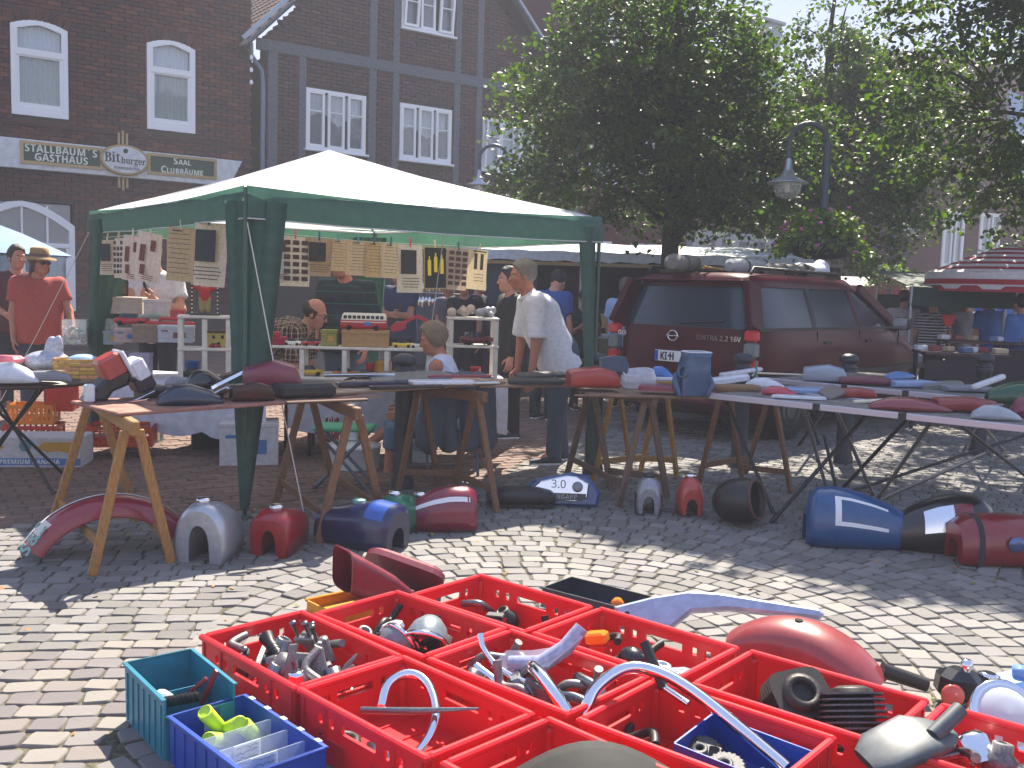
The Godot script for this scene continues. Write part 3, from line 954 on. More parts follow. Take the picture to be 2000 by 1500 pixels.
var gA: Vector3
var gB: Vector3
var gC: Vector3
var gD: Vector3
const EAVE := 2.06
func gazebo():
	gA = gp(478, 1010); gA.y = 0
	gC = gp(1172, 426, EAVE); gC.y = 0
	gB = gp(177, 414, EAVE); gB.y = 0
	# square the plan up: B lies across from the A to C front edge
	var f := (gC - gA).normalized()
	var n := V(f.z, 0, -f.x)
	if n.z > 0: n = -n
	gB = gA + n * (gB - gA).dot(n) + f * (gB - gA).dot(f)
	gD = gB + gC - gA
	var t := thing("party_tent", "white roofed party tent with a dark green valance and green leg curtains", "tent")
	var white := mat("tent_white", hx("f2f3f4"), 0.7, 0, "cloth", 0.7, Color(0.85, 0.85, 0.86))
	var green := mat("tent_green", hx("567a6e"), 0.75, 0, "cloth", 0.9, Color(0.85, 0.98, 0.92))
	var up := V(0, EAVE, 0)
	var apex := (gB + gC) * 0.5 + V(0, 2.6, 0)
	var cs := [gA, gC, gD, gB]
	for i in 4:
		var a: Vector3 = cs[i] + up
		var b: Vector3 = cs[(i + 1) % 4] + up
		var m := MB.new()
		var rows := []
		for r in 9:
			var v := r / 8.0
			var row := PackedVector3Array()
			for k in 13:
				var u := k / 12.0
				var p := a.lerp(b, u).lerp(apex, v)
				p.y -= 0.10 * sin(PI * u) * (1.0 - v) * (0.35 + v) + 0.03 * sin(PI * v) - 0.01 * sin(u * 17.0 + v * 9.0) * (1.0 - v)
				row.append(p)
			rows.append(row)
		m.sheet(rows)
		part("roof_panel", m, white, t)
		var w := MB.new()
		var out := (((a + b) * 0.5) - apex); out.y = 0; out = out.normalized()
		var r0 := PackedVector3Array()
		var r1 := PackedVector3Array()
		var r2 := PackedVector3Array()
		for k in 25:
			var u := k / 24.0
			var p := a.lerp(b, u); p.y -= 0.10 * sin(PI * u) * 0.35
			var wv := 0.012 * sin(u * 21.0 + i) + 0.006 * sin(u * 47.0)
			r0.append(p + out * 0.012 + V(0, 0.01, 0)); r1.append(p + out * (0.03 + wv) + V(0, -0.09, 0)); r2.append(p + out * (0.026 + wv * 1.6) + V(0, -0.19 + 0.018 * sin(PI * u), 0))
		w.sheet([r0, r1, r2])
		var va := part("valance", w, green, t)
		var hem := MB.new()
		hem.tube(Array(r2), 0.005, 5)
		part("hem", hem, mat("tent_hem", hx("b9bdb8"), 0.8), va)
		var e := MB.new()
		e.tube([a + V(0, -0.03, 0), b + V(0, -0.03, 0)], 0.013, 8)
		e.tube([a + V(0, -0.03, 0), apex + V(0, -0.05, 0)], 0.013, 8)
		part("roof_pole", e, mat("tent_pole", hx("d5d8da"), 0.4), t)
	for i in 4:
		var c: Vector3 = cs[i]
		var l := MB.new()
		l.tube([c + V(0, 0.0, 0), c + up], 0.016, 10)
		l.lathe([[0.04, 0.0], [0.04, 0.008], [0.016, 0.012]], T(c), 10)
		part("leg", l, mat("tent_pole_green", hx("2c4c40"), 0.4), t)
		# the curtain gathered round each leg: wide under the eave, tied in lower down
		var k := MB.new()
		var rs := []
		var d1: Vector3 = (cs[(i + 1) % 4] - c).normalized()
		var d2: Vector3 = (cs[(i + 3) % 4] - c).normalized()
		var broad := 1.7 if i == 3 else 1.0
		for r in 15:
			var v := r / 14.0
			var y := lerpf(EAVE - 0.08, 0.06, v)
			var wd := lerpf(0.30, 0.13, minf(1.0, v * 1.55)) if v < 0.65 else lerpf(0.13, 0.03, (v - 0.65) / 0.35)
			var ring := PackedVector3Array()
			for j in 24:
				var q := j / 24.0
				var f2 := 1.0 + 0.09 * sin(j * 2.1 + v * 2.0) 
				var p := Vector3()
				if q < 0.5: p = d1 * wd * (0.5 - q) * 2.0 + d2 * wd * q * 2.0
				else: p = d2 * wd * (1.0 - q) * 2.0 * 0.75 + d1 * wd * (q - 0.5) * 2.0 * 0.75 - (d1 + d2) * 0.03
				ring.append(c + V(0, y, 0) + p * f2 * broad - (d1 + d2) * wd * 0.16)
			rs.append(ring)
		k.loft(rs, false, false)
		part("leg_curtain", k, green, t)
	# guy ropes
	var rope := mat("rope", hx("c9c6bd"), 0.9)
	var ga := [[at(735 / 1.0, 455, 9.6), gp(60, 735)], [gA + V(0, EAVE - 0.17, 0), gp(600, 1035)], [gB + V(0, EAVE - 0.15, 0), gp(-30, 840)], [(gA + gC) * 0.5 + V(0, 1.9, 0), gp(810, 860)]]
	for i in ga.size():
		if i == 0: continue
		var m := MB.new()
		var sag: Vector3 = (ga[i][0] + ga[i][1]) * 0.5 + V(0, -0.03, 0)
		m.tube([ga[i][0], sag, ga[i][1]], 0.004, 5)
		part("guy_rope", m, rope, t)

class SDF:
	# a distance field on a grid, meshed with surface nets
	var h := 0.02
	var o := Vector3()
	var nx := 0
	var ny := 0
	var nz := 0
	var d := PackedFloat32Array()
	func _init(lo: Vector3, hi: Vector3, cell: float):
		h = cell
		o = lo
		nx = int((hi.x - lo.x) / h) + 2; ny = int((hi.y - lo.y) / h) + 2; nz = int((hi.z - lo.z) / h) + 2
		d.resize(nx * ny * nz)
		d.fill(1.0)
	func cap(a: Vector3, b: Vector3, ra: float, rb: float, k := 0.03, flat := 0):
		var r := maxf(ra, rb) + k + h * 2.0
		var ab := b - a
		var l2 := maxf(ab.length_squared(), 1e-9)
		var ln := sqrt(l2)
		var x0 := clampi(int((minf(a.x, b.x) - r - o.x) / h), 0, nx); var x1 := clampi(int((maxf(a.x, b.x) + r - o.x) / h) + 2, 0, nx)
		var y0 := clampi(int((minf(a.y, b.y) - r - o.y) / h), 0, ny); var y1 := clampi(int((maxf(a.y, b.y) + r - o.y) / h) + 2, 0, ny)
		var z0 := clampi(int((minf(a.z, b.z) - r - o.z) / h), 0, nz); var z1 := clampi(int((maxf(a.z, b.z) + r - o.z) / h) + 2, 0, nz)
		for z in range(z0, z1):
			for y in range(y0, y1):
				var i := (z * ny + y) * nx + x0
				for x in range(x0, x1):
					var p := Vector3(o.x + x * h, o.y + y * h, o.z + z * h) - a
					var t := p.dot(ab) / l2
					var c := clampf(t, 0.0, 1.0)
					var v: float
					if flat and (t > 1.0 and flat & 2 or t < 0.0 and flat & 1):
						v = maxf((p - ab * t).length() - lerpf(ra, rb, c), (t - 1.0) * ln if t > 1.0 else -t * ln)
					else: v = (p - ab * c).length() - lerpf(ra, rb, c)
					var w := d[i]
					var e := absf(v - w)
					d[i] = minf(v, w) if e >= k else minf(v, w) - (k - e) * (k - e) * 0.25 / k
					i += 1
	func ell(c: Vector3, r: Vector3, b := Basis(), k := 0.02):
		var m := maxf(r.x, maxf(r.y, r.z)) + k + h * 2.0
		var bi := b.inverse()
		var mr := minf(r.x, minf(r.y, r.z))
		for z in range(clampi(int((c.z - m - o.z) / h), 0, nz), clampi(int((c.z + m - o.z) / h) + 2, 0, nz)):
			for y in range(clampi(int((c.y - m - o.y) / h), 0, ny), clampi(int((c.y + m - o.y) / h) + 2, 0, ny)):
				for x in range(clampi(int((c.x - m - o.x) / h), 0, nx), clampi(int((c.x + m - o.x) / h) + 2, 0, nx)):
					var q := bi * (Vector3(o.x + x * h, o.y + y * h, o.z + z * h) - c) / r
					var ql := q.length()
					var v := (ql - 1.0) * mr if ql < 0.5 else ql * (ql - 1.0) / maxf((q / r).length(), 1e-6)
					var i := (z * ny + y) * nx + x
					var w := d[i]
					var e := absf(v - w)
					d[i] = minf(v, w) if e >= k else minf(v, w) - (k - e) * (k - e) * 0.25 / k
	func cut(n: Vector3, p0: Vector3):
		# keep what lies behind the plane
		n = n.normalized()
		var off := n.dot(p0)
		var i := 0
		for z in nz:
			for y in ny:
				var base := n.y * (o.y + y * h) + n.z * (o.z + z * h) + n.x * o.x - off
				for x in nx:
					var v := base + n.x * x * h
					if v > d[i]: d[i] = v
					i += 1
	func scoop(c: Vector3, r: float):
		var i := 0
		for z in nz:
			for y in ny:
				for x in nx:
					var v := r - (Vector3(o.x + x * h, o.y + y * h, o.z + z * h) - c).length()
					if v > d[i]: d[i] = v
					i += 1
	func mesh(m: MB):
		m.g = 0
		var id := PackedInt32Array()
		id.resize(d.size())
		id.fill(-1)
		var vs := PackedVector3Array()
		var sx := 1
		var sy := nx
		var sz := nx * ny
		var off := [0, sx, sy, sx + sy, sz, sz + sx, sz + sy, sz + sx + sy]
		for z in nz - 1:
			for y in ny - 1:
				var i := (z * ny + y) * nx - 1
				for x in nx - 1:
					i += 1
					var a := d[i] < 0.0
					if a == (d[i + 1] < 0.0) and a == (d[i + sy] < 0.0) and a == (d[i + sy + 1] < 0.0) and a == (d[i + sz] < 0.0) and a == (d[i + sz + 1] < 0.0) and a == (d[i + sz + sy] < 0.0) and a == (d[i + sz + sy + 1] < 0.0): continue
					var s := Vector3()
					var n := 0
					for e in [[0, 1], [2, 3], [4, 5], [6, 7], [0, 2], [1, 3], [4, 6], [5, 7], [0, 4], [1, 5], [2, 6], [3, 7]]:
						var u := d[i + off[e[0]]]
						var v := d[i + off[e[1]]]
						if (u < 0.0) != (v < 0.0):
							var t := u / (u - v)
							var pa := Vector3(e[0] & 1, (e[0] >> 1) & 1, e[0] >> 2)
							var pb := Vector3(e[1] & 1, (e[1] >> 1) & 1, e[1] >> 2)
							s += pa.lerp(pb, t)
							n += 1
					id[i] = vs.size()
					vs.append(o + (Vector3(x, y, z) + s / n) * h)
		for z in range(1, nz - 1):
			for y in range(1, ny - 1):
				for x in range(1, nx - 1):
					var i := (z * ny + y) * nx + x
					var a := d[i] < 0.0
					for ax in 3:
						var st: int = [sx, sy, sz][ax]
						if a == (d[i + st] < 0.0): continue
						var u: int = [sy, sz, sx][ax]
						var w: int = [sz, sx, sy][ax]
						var p := vs[id[i - u - w]]
						var q := vs[id[i - w]]
						var r := vs[id[i]]
						var t := vs[id[i - u]]
						if a: m.quad(p, t, r, q)
						else: m.quad(p, q, r, t)

func hand(m: MB, wrist: Vector3, dirn: Vector3, palm: Vector3, thumb_side: Vector3, curl: float, s := 1.0):
	# palm, four unequal fingers bent at two knuckles, and a thumb from the side of the palm
	var d := dirn.normalized()
	var n := (palm - d * palm.dot(d)).normalized()
	var t := d.cross(n)
	if t.dot(thumb_side) < 0: t = -t
	var f := SDF.new(wrist - Vector3.ONE * 0.17, wrist + Vector3.ONE * 0.17, 0.0062)
	f.cap(wrist - d * 0.03, wrist + d * 0.02, 0.026 * s, 0.026 * s, 0.02)
	for q in [-1.0, -0.33, 0.33, 1.0]:
		f.cap(wrist + d * 0.012 + t * 0.014 * q * s, wrist + d * 0.085 * s + t * 0.03 * q * s, 0.016 * s, 0.0125 * s, 0.014)
	var lens := [0.062, 0.078, 0.084, 0.074]
	for i in 4:
		var q: float = [-1.0, -0.33, 0.33, 1.0][i]
		var b := wrist + d * 0.088 * s + t * 0.031 * q * s
		var ln: float = lens[i] * s
		var d1 := (d * cos(curl * 0.8) + n * sin(curl * 0.8) + t * q * 0.06).normalized()
		var d2 := (d * cos(curl * 1.9) + n * sin(curl * 1.9)).normalized()
		var d3 := (d * cos(curl * 2.6) + n * sin(curl * 2.6)).normalized()
		var p1 := b + d1 * ln * 0.46
		var p2 := p1 + d2 * ln * 0.32
		f.cap(b, p1, 0.0098 * s, 0.009 * s, 0.006)
		f.cap(p1, p2, 0.009 * s, 0.0082 * s, 0.004)
		f.cap(p2, p2 + d3 * ln * 0.22, 0.0082 * s, 0.0074 * s, 0.004)
	var tb := wrist + d * 0.022 * s + t * 0.022 * s
	var t1 := tb + (t * 0.75 + d * 0.6 + n * 0.35).normalized() * 0.05 * s
	f.cap(tb, t1, 0.014 * s, 0.011 * s, 0.012)
	f.cap(t1, t1 + (d * 0.85 + n * 0.5 + t * 0.1).normalized() * 0.04 * s, 0.0108 * s, 0.0085 * s, 0.005)
	f.mesh(m)

func person(label: String, where: Vector3, yaw: float, height: float, o: Dictionary) -> Node3D:
	# local axes: +z is the way the person faces, +x their left
	var g := thing("person", label, "person", where, yaw, o.get("group", ""))
	var s := height / 1.76
	var lean := deg_to_rad(o.get("lean", 3.0))
	var wide: float = o.get("wide", 1.0)
	var belly: float = o.get("belly", 0.0)
	var cell: float = o.get("cell", 0.022)
	var sp := V(0, cos(lean), sin(lean))
	var fw := V(0, -sin(lean), cos(lean))
	var hip: Vector3 = V(0, o.get("hip", 0.92), o.get("hipz", -sin(lean) * 0.2)) * s
	var chest := hip + sp * 0.36 * s
	var neck := hip + sp * 0.535 * s + fw * 0.0
	var sh := [hip + sp * 0.475 * s + V(0.178 * s * wide, 0, 0), hip + sp * 0.475 * s + V(-0.178 * s * wide, 0, 0)]
	# legs
	var knee := []
	var ank := []
	var legs: Array = o.get("legs", [[V(0.02, -1, 0.03), V(0, -1, -0.04)], [V(-0.02, -1, 0.0), V(0, -1, -0.03)]])
	var hj := [hip + V(0.09 * s * wide, -0.03 * s, 0), hip + V(-0.09 * s * wide, -0.03 * s, 0)]
	for i in 2:
		knee.append(hj[i] + legs[i][0].normalized() * 0.42 * s)
		ank.append(knee[i] + legs[i][1].normalized() * 0.40 * s)
	if not o.has("hip"):
		# put the lower foot on the ground
		var low := minf(ank[0].y, ank[1].y) - 0.075 * s
		for v in [0, 1]:
			knee[v].y -= low; ank[v].y -= low; hj[v].y -= low; sh[v].y -= low
		hip.y -= low; chest.y -= low; neck.y -= low
	# arms
	var arms: Array = o.get("arms", [[V(0.12, -1, 0.05), V(0.02, -1, 0.2)], [V(-0.12, -1, 0.05), V(-0.02, -1, 0.2)]])
	var elb := []
	var wri := []
	for i in 2:
		elb.append(sh[i] + arms[i][0].normalized() * 0.30 * s)
		wri.append(elb[i] + arms[i][1].normalized() * 0.255 * s)
	var hp := deg_to_rad(rad_to_deg(lean) * 0.75 + o.get("nod", 0.0))
	var hb := Basis.from_euler(V(hp, deg_to_rad(o.get("turn", 0.0)), 0))
	var hc := neck + hb * (V(0, 0.165, 0.035) * s)
	# the body
	var lo := V(-0.75, -0.02, -0.9) * s
	var hi := V(0.75, 1.85, 0.9) * s
	var pts := [hip, neck, elb[0], elb[1], wri[0], wri[1], knee[0], knee[1], ank[0], ank[1], sh[0], sh[1], hip - V(0, 0, 0.1)]
	lo = pts[0]; hi = pts[0]
	for p in pts:
		lo = lo.min(p); hi = hi.max(p)
	lo -= Vector3.ONE * 0.27; hi += Vector3.ONE * 0.27
	lo.y = maxf(lo.y, -0.06)
	var f := SDF.new(lo, hi, cell)
	for x in [-1, 1]:
		f.cap(hip + V(0.07 * x * s * wide, 0, 0), chest + V(0.075 * x * s * wide, 0, 0), 0.105 * s * wide, 0.11 * s * wide, 0.06)
	f.cap(sh[0], sh[1], 0.058 * s, 0.058 * s, 0.07)
	f.cap(chest + sp * 0.08 * s, neck, 0.1 * s, 0.056 * s, 0.05)
	f.cap(neck - sp * 0.02 * s, hc - hb * V(0, 0.06, 0.025) * s, 0.058 * s, 0.055 * s, 0.03)
	for i in 2:
		f.cap(sh[i], elb[i], 0.053 * s, 0.042 * s, 0.03)
		f.cap(elb[i], wri[i], 0.044 * s, 0.029 * s, 0.02)
		f.cap(hj[i], knee[i], 0.088 * s, 0.056 * s, 0.04)
		f.cap(knee[i], ank[i], 0.056 * s, 0.038 * s, 0.03)
		f.cap(ank[i], ank[i] + V(0, -0.04, 0.12) * s, 0.038 * s, 0.03 * s, 0.03)
	var m := MB.new()
	f.mesh(m)
	var hd := SDF.new(hc - Vector3.ONE * 0.16 * s, hc + Vector3.ONE * 0.16 * s, 0.0085)
	var e := func(p: Vector3, r: Vector3, k: float): hd.ell(hc + hb * p * s, r * s, hb, k)
	e.call(V(0, 0.03, -0.015), V(0.076, 0.098, 0.096), 0.02)
	e.call(V(0, -0.045, 0.022), V(0.058, 0.082, 0.068), 0.04)
	e.call(V(0, -0.09, 0.045), V(0.04, 0.03, 0.04), 0.03)
	e.call(V(0, 0.022, 0.072), V(0.055, 0.014, 0.02), 0.02)
	hd.cap(hc + hb * V(0, 0.005, 0.088) * s, hc + hb * V(0, -0.03, 0.106) * s, 0.009 * s, 0.015 * s, 0.012)
	for x in [-1, 1]:
		e.call(V(0.077 * x, -0.012, -0.008), V(0.012, 0.031, 0.02), 0.008)
		e.call(V(0.04 * x, -0.03, 0.06), V(0.022, 0.02, 0.02), 0.03)
		hd.scoop(hc + hb * V(0.032 * x, 0.0, 0.1) * s, 0.017 * s)
	e.call(V(0, -0.068, 0.078), V(0.024, 0.012, 0.016), 0.012)
	hd.cap(hc + hb * V(0, -0.06, -0.03) * s, neck, 0.05 * s, 0.054 * s, 0.03)
	hd.mesh(m)
	if o.get("hands", true):
		for i in 2:
			var fd: Vector3 = (wri[i] - elb[i]).normalized()
			var inw := V(-1.0 if i == 0 else 1.0, 0, 0)
			var pn: Vector3 = o.get("palm", [inw, inw])[i]
			hand(m, wri[i] + fd * 0.01, fd, pn, V(0, 0.2, 1), o.get("curl", [0.35, 0.35])[i], s)
	part("body", m, mat("skin_" + o.get("skin", "c48a70"), hx(o.get("skin", "c48a70")), 0.55, 0, "cloth", 3.0), g)
	# clothes
	var tm: Material = o.get("topmat", mat("cloth_" + o.get("top", "d8d8dc"), hx(o.get("top", "d8d8dc")), 0.85, 0, "cloth", 2.2))
	var c := SDF.new(lo, hi, cell * 0.9)
	var loose: float = o.get("loose", 0.02)
	var hem: float = o.get("hem", 0.1)
	for x in [-1, 1]:
		c.cap(hip - V(0, hem, 0) * s + V(0.075 * x * s * wide, 0, 0), chest + V(0.078 * x * s * wide, 0, 0), 0.11 * s * wide + loose * 1.3, 0.113 * s * wide + loose, 0.06, 1)
	if belly > 0.0: c.ell(hip + sp * 0.14 * s + fw * 0.06 * s, V(0.15, 0.16, 0.09 + belly) * s, Basis(Vector3.RIGHT, lean), 0.08)
	c.cap(sh[0], sh[1], 0.064 * s + loose * 0.5, 0.064 * s + loose * 0.5, 0.07)
	c.cap(chest + sp * 0.08 * s, neck - sp * 0.02 * s, 0.108 * s, 0.07 * s, 0.05)
	var sl: float = o.get("sleeve", 0.62)
	if sl > 0.0:
		for i in 2:
			if sl <= 1.0: c.cap(sh[i], sh[i].lerp(elb[i], sl), 0.06 * s + loose * 0.5, 0.06 * s + loose * 0.7, 0.03, 2)
			else:
				c.cap(sh[i], elb[i], 0.06 * s + loose * 0.5, 0.052 * s + loose * 0.4, 0.03)
				c.cap(elb[i], wri[i], 0.052 * s + loose * 0.4, 0.042 * s, 0.02, 2)
	else:
		for i in 2: c.scoop(sh[i] + V(0.075 * (1 if i == 0 else -1), 0.0, 0) * s, 0.085 * s)
	c.scoop(neck + sp * 0.055 * s + fw * 0.03 * s, o.get("neckhole", 0.075) * s)
	# folds in the cloth
	if o.get("folds", true):
		var ns := FastNoiseLite.new()
		ns.seed = int(absf(where.x * 100.0)) + 3
		ns.frequency = 3.2
		var i := 0
		for z in c.nz:
			for y in c.ny:
				for x in c.nx:
					if absf(c.d[i]) < 0.06: c.d[i] += ns.get_noise_3d(x * c.h * 1.6, y * c.h * 0.55, z * c.h * 1.6) * 0.02
					i += 1
	var cm := MB.new()
	c.mesh(cm)
	part(o.get("topname", "shirt"), cm, tm, g)
	if o.get("legwear", true):
		var tr := SDF.new(lo, hi, cell * 0.95)
		var lg: float = o.get("trouser", 1.0)
		for x in [-1, 1]: tr.cap(hip + V(0.07 * x * s * wide, 0, 0), hip + sp * 0.12 * s + V(0.07 * x * s * wide, 0, 0), 0.118 * s * wide, 0.115 * s * wide, 0.05, 2)
		for i in 2:
			tr.cap(hj[i], knee[i], 0.1 * s * wide, 0.073 * s, 0.04)
			if lg >= 1.0: tr.cap(knee[i], ank[i] + V(0, -0.03, 0) * s, 0.073 * s, 0.066 * s, 0.03, 2)
			else: tr.cap(knee[i], knee[i].lerp(ank[i], lg), 0.073 * s, 0.075 * s, 0.03, 2)
		var tmb := MB.new()
		tr.mesh(tmb)
		part("trousers", tmb, mat("denim_" + o.get("legs_c", "3d4d63"), hx(o.get("legs_c", "3d4d63")), 0.9, 0, "grain", 3.0), g)
		for i in 2:
			var sb := MB.new()
			var a: Vector3 = ank[i] + V(0, -0.035, -0.035) * s
			sb.loft([sring(a + V(0, -0.012, -0.03) * s, Vector3.RIGHT, Vector3.UP, 0.03 * s, 0.025 * s, 2.5), sring(a + V(0, 0, 0) * s, Vector3.RIGHT, Vector3.UP, 0.044 * s, 0.045 * s, 2.5), sring(a + V(0, -0.006, 0.09) * s, Vector3.RIGHT, Vector3.UP, 0.048 * s, 0.036 * s, 2.5), sring(a + V(0, -0.014, 0.18) * s, Vector3.RIGHT, Vector3.UP, 0.05 * s, 0.026 * s, 2.5), sring(a + V(0, -0.02, 0.23) * s, Vector3.RIGHT, Vector3.UP, 0.03 * s, 0.016 * s, 2.5)])
			var so := part("shoe", sb, mat("shoe_" + o.get("shoe", "1c1f2a"), hx(o.get("shoe", "1c1f2a")), 0.6), g)
			var sol := MB.new()
			sol.loft([sring(a + V(0, -0.048, 0.1) * s, Vector3.RIGHT, V(0, 0, 1), 0.052 * s, 0.135 * s, 2.6, 20), sring(a + V(0, -0.026, 0.1) * s, Vector3.RIGHT, V(0, 0, 1), 0.05 * s, 0.132 * s, 2.6, 20)])
			part("sole", sol, mat("sole", hx("d9dadd"), 0.7), so)
	# hair, eyes, mouth
	var hair: String = o.get("hair", "short")
	if hair != "none":
		var hf := SDF.new(hc - V(0.17, 0.26, 0.17) * s, hc + V(0.17, 0.2, 0.17) * s, 0.0095)
		hf.ell(hc + hb * V(0, 0.036, -0.018) * s, V(0.085, 0.103, 0.102) * (s + o.get("vol", 0.06)), hb, 0.02)
		if hair == "long":
			for x in [-1, 1]: hf.cap(hc + hb * V(0.07 * x, 0.02, -0.02) * s, hc + hb * V(0.085 * x, -0.17, -0.015) * s, 0.035 * s, 0.03 * s, 0.03)
			hf.cap(hc + hb * V(0, 0.0, -0.07) * s, hc + hb * V(0, -0.17, -0.07) * s, 0.06 * s, 0.05 * s, 0.03)
		hf.cut(hb * V(0, -0.42, 0.9), hc + hb * V(0, 0.062, 0.055) * s)
		if hair == "bald": hf.cut(hb * V(0, 0.9, 0.42), hc + hb * V(0, 0.05, -0.02) * s)
		if hair != "long": hf.cut(hb * V(0, -1, -0.12), hc + hb * V(0, o.get("nape", -0.062), -0.08) * s)
		var hn := FastNoiseLite.new()
		hn.frequency = 14.0
		var i := 0
		for z in hf.nz:
			for y in hf.ny:
				for x in hf.nx:
					if absf(hf.d[i]) < 0.03: hf.d[i] += hn.get_noise_3d(x * hf.h, y * hf.h * 0.5, z * hf.h) * 0.019
					i += 1
		var hm := MB.new()
		hf.mesh(hm)
		part("hair", hm, mat("hair_" + o.get("hair_c", "5a4a3c"), hx(o.get("hair_c", "5a4a3c")), 0.7, 0, "grain", 6.0), g)
	for x in [-1, 1]:
		var ey := MB.new()
		ey.ball(hc + hb * V(0.031 * x, 0.001, 0.079) * s, 0.011 * s, 8)
		var eo := part("eye", ey, mat("eye_white", hx("c8c0ba"), 0.3), g)
		var ir := MB.new()
		ir.ball(hc + hb * V(0.031 * x, 0.0, 0.086) * s, 0.0055 * s, 8)
		part("iris", ir, mat("iris", hx("2a211c"), 0.3), eo)
		var bw := MB.new()
		bw.tube([hc + hb * V(0.016 * x, 0.021, 0.091) * s, hc + hb * V(0.034 * x, 0.026, 0.087) * s, hc + hb * V(0.05 * x, 0.02, 0.073) * s], 0.0045 * s, 5)
		part("eyebrow", bw, mat("hair_" + o.get("hair_c", "5a4a3c")) if hair != "none" else mat("iris"), g)
	var mo := MB.new()
	mo.tube([hc + hb * V(-0.022, -0.069, 0.085) * s, hc + hb * V(0, -0.067, 0.0935) * s, hc + hb * V(0.022, -0.069, 0.085) * s], 0.0042 * s, 5)
	part("mouth", mo, mat("lip", hx("8a4a44"), 0.5), g)
	if o.get("glasses", 0):
		var gl := MB.new()
		for x in [-1, 1]:
			gl.loft([sring(hc + hb * V(0.032 * x, -0.002, 0.098) * s, hb.x, hb.y, 0.026 * s, 0.018 * s, 2.5), sring(hc + hb * V(0.032 * x, -0.002, 0.102) * s, hb.x, hb.y, 0.026 * s, 0.018 * s, 2.5)])
			gl.tube([hc + hb * V(0.057 * x, 0.004, 0.098) * s, hc + hb * V(0.08 * x, 0.004, 0.0) * s], 0.0028 * s, 5)
		gl.tube([hc + hb * V(-0.01, 0.004, 0.101) * s, hc + hb * V(0.01, 0.004, 0.101) * s], 0.003 * s, 5)
		part("glasses", gl, mat("sunglass", hx("17171b"), 0.15) if o.glasses == 1 else glass("spectacles", hx("404048"), 0.35), g)
	if o.has("cap"):
		var cp := MB.new()
		var rs := []
		for q in [[0.102, 0.03], [0.1, 0.075], [0.085, 0.12], [0.05, 0.145], [0.005, 0.152]]:
			rs.append(sring(hc + hb * V(0, q[1], -0.012) * s, hb.x, hb.z, q[0] * 0.92 * s, q[0] * 1.08 * s, 2.0, 20))
		cp.loft(rs, false, true)
		var co := part("cap", cp, mat("cap_" + o.cap, hx(o.cap), 0.8), g)
		var pk := MB.new()
		pk.loft([sring(hc + hb * V(0, 0.036, 0.115) * s, hb.x, hb.z, 0.08 * s, 0.075 * s, 2.2, 20), sring(hc + hb * V(0, 0.042, 0.113) * s, hb.x, hb.z, 0.078 * s, 0.073 * s, 2.2, 20)])
		part("peak", pk, mat("cap_" + o.cap), co)
	g.set_meta("_joints", 0)
	g.remove_meta("_joints")
	joints = {"head": hc, "hb": hb, "neck": neck, "wri": wri, "sh": sh, "hip": hip, "elb": elb, "s": s, "chest": chest, "sp": sp, "fw": fw}
	return g
var joints := {}

func pic_tex(key: String, w: int, h: int, paint: Callable) -> Texture2D:
	if texs.has(key): return texs[key]
	var im := Image.create(w, h, false, Image.FORMAT_RGBA8)
	paint.call(im)
	texs[key] = ImageTexture.create_from_image(im)
	return texs[key]

func pattern_mat(key: String, rough: float, sc: float, paint: Callable, w := 128, h := 128) -> StandardMaterial3D:
	if mats.has(key): return mats[key]
	var m := mat(key, Color.WHITE, rough)
	m.albedo_texture = pic_tex(key, w, h, paint)
	m.uv1_triplanar = true
	m.uv1_scale = V(sc, sc, sc)
	return m

func spot(px: float, dist: float) -> Vector3:
	var p := at(px, 560, dist)
	p.y = 0
	return p

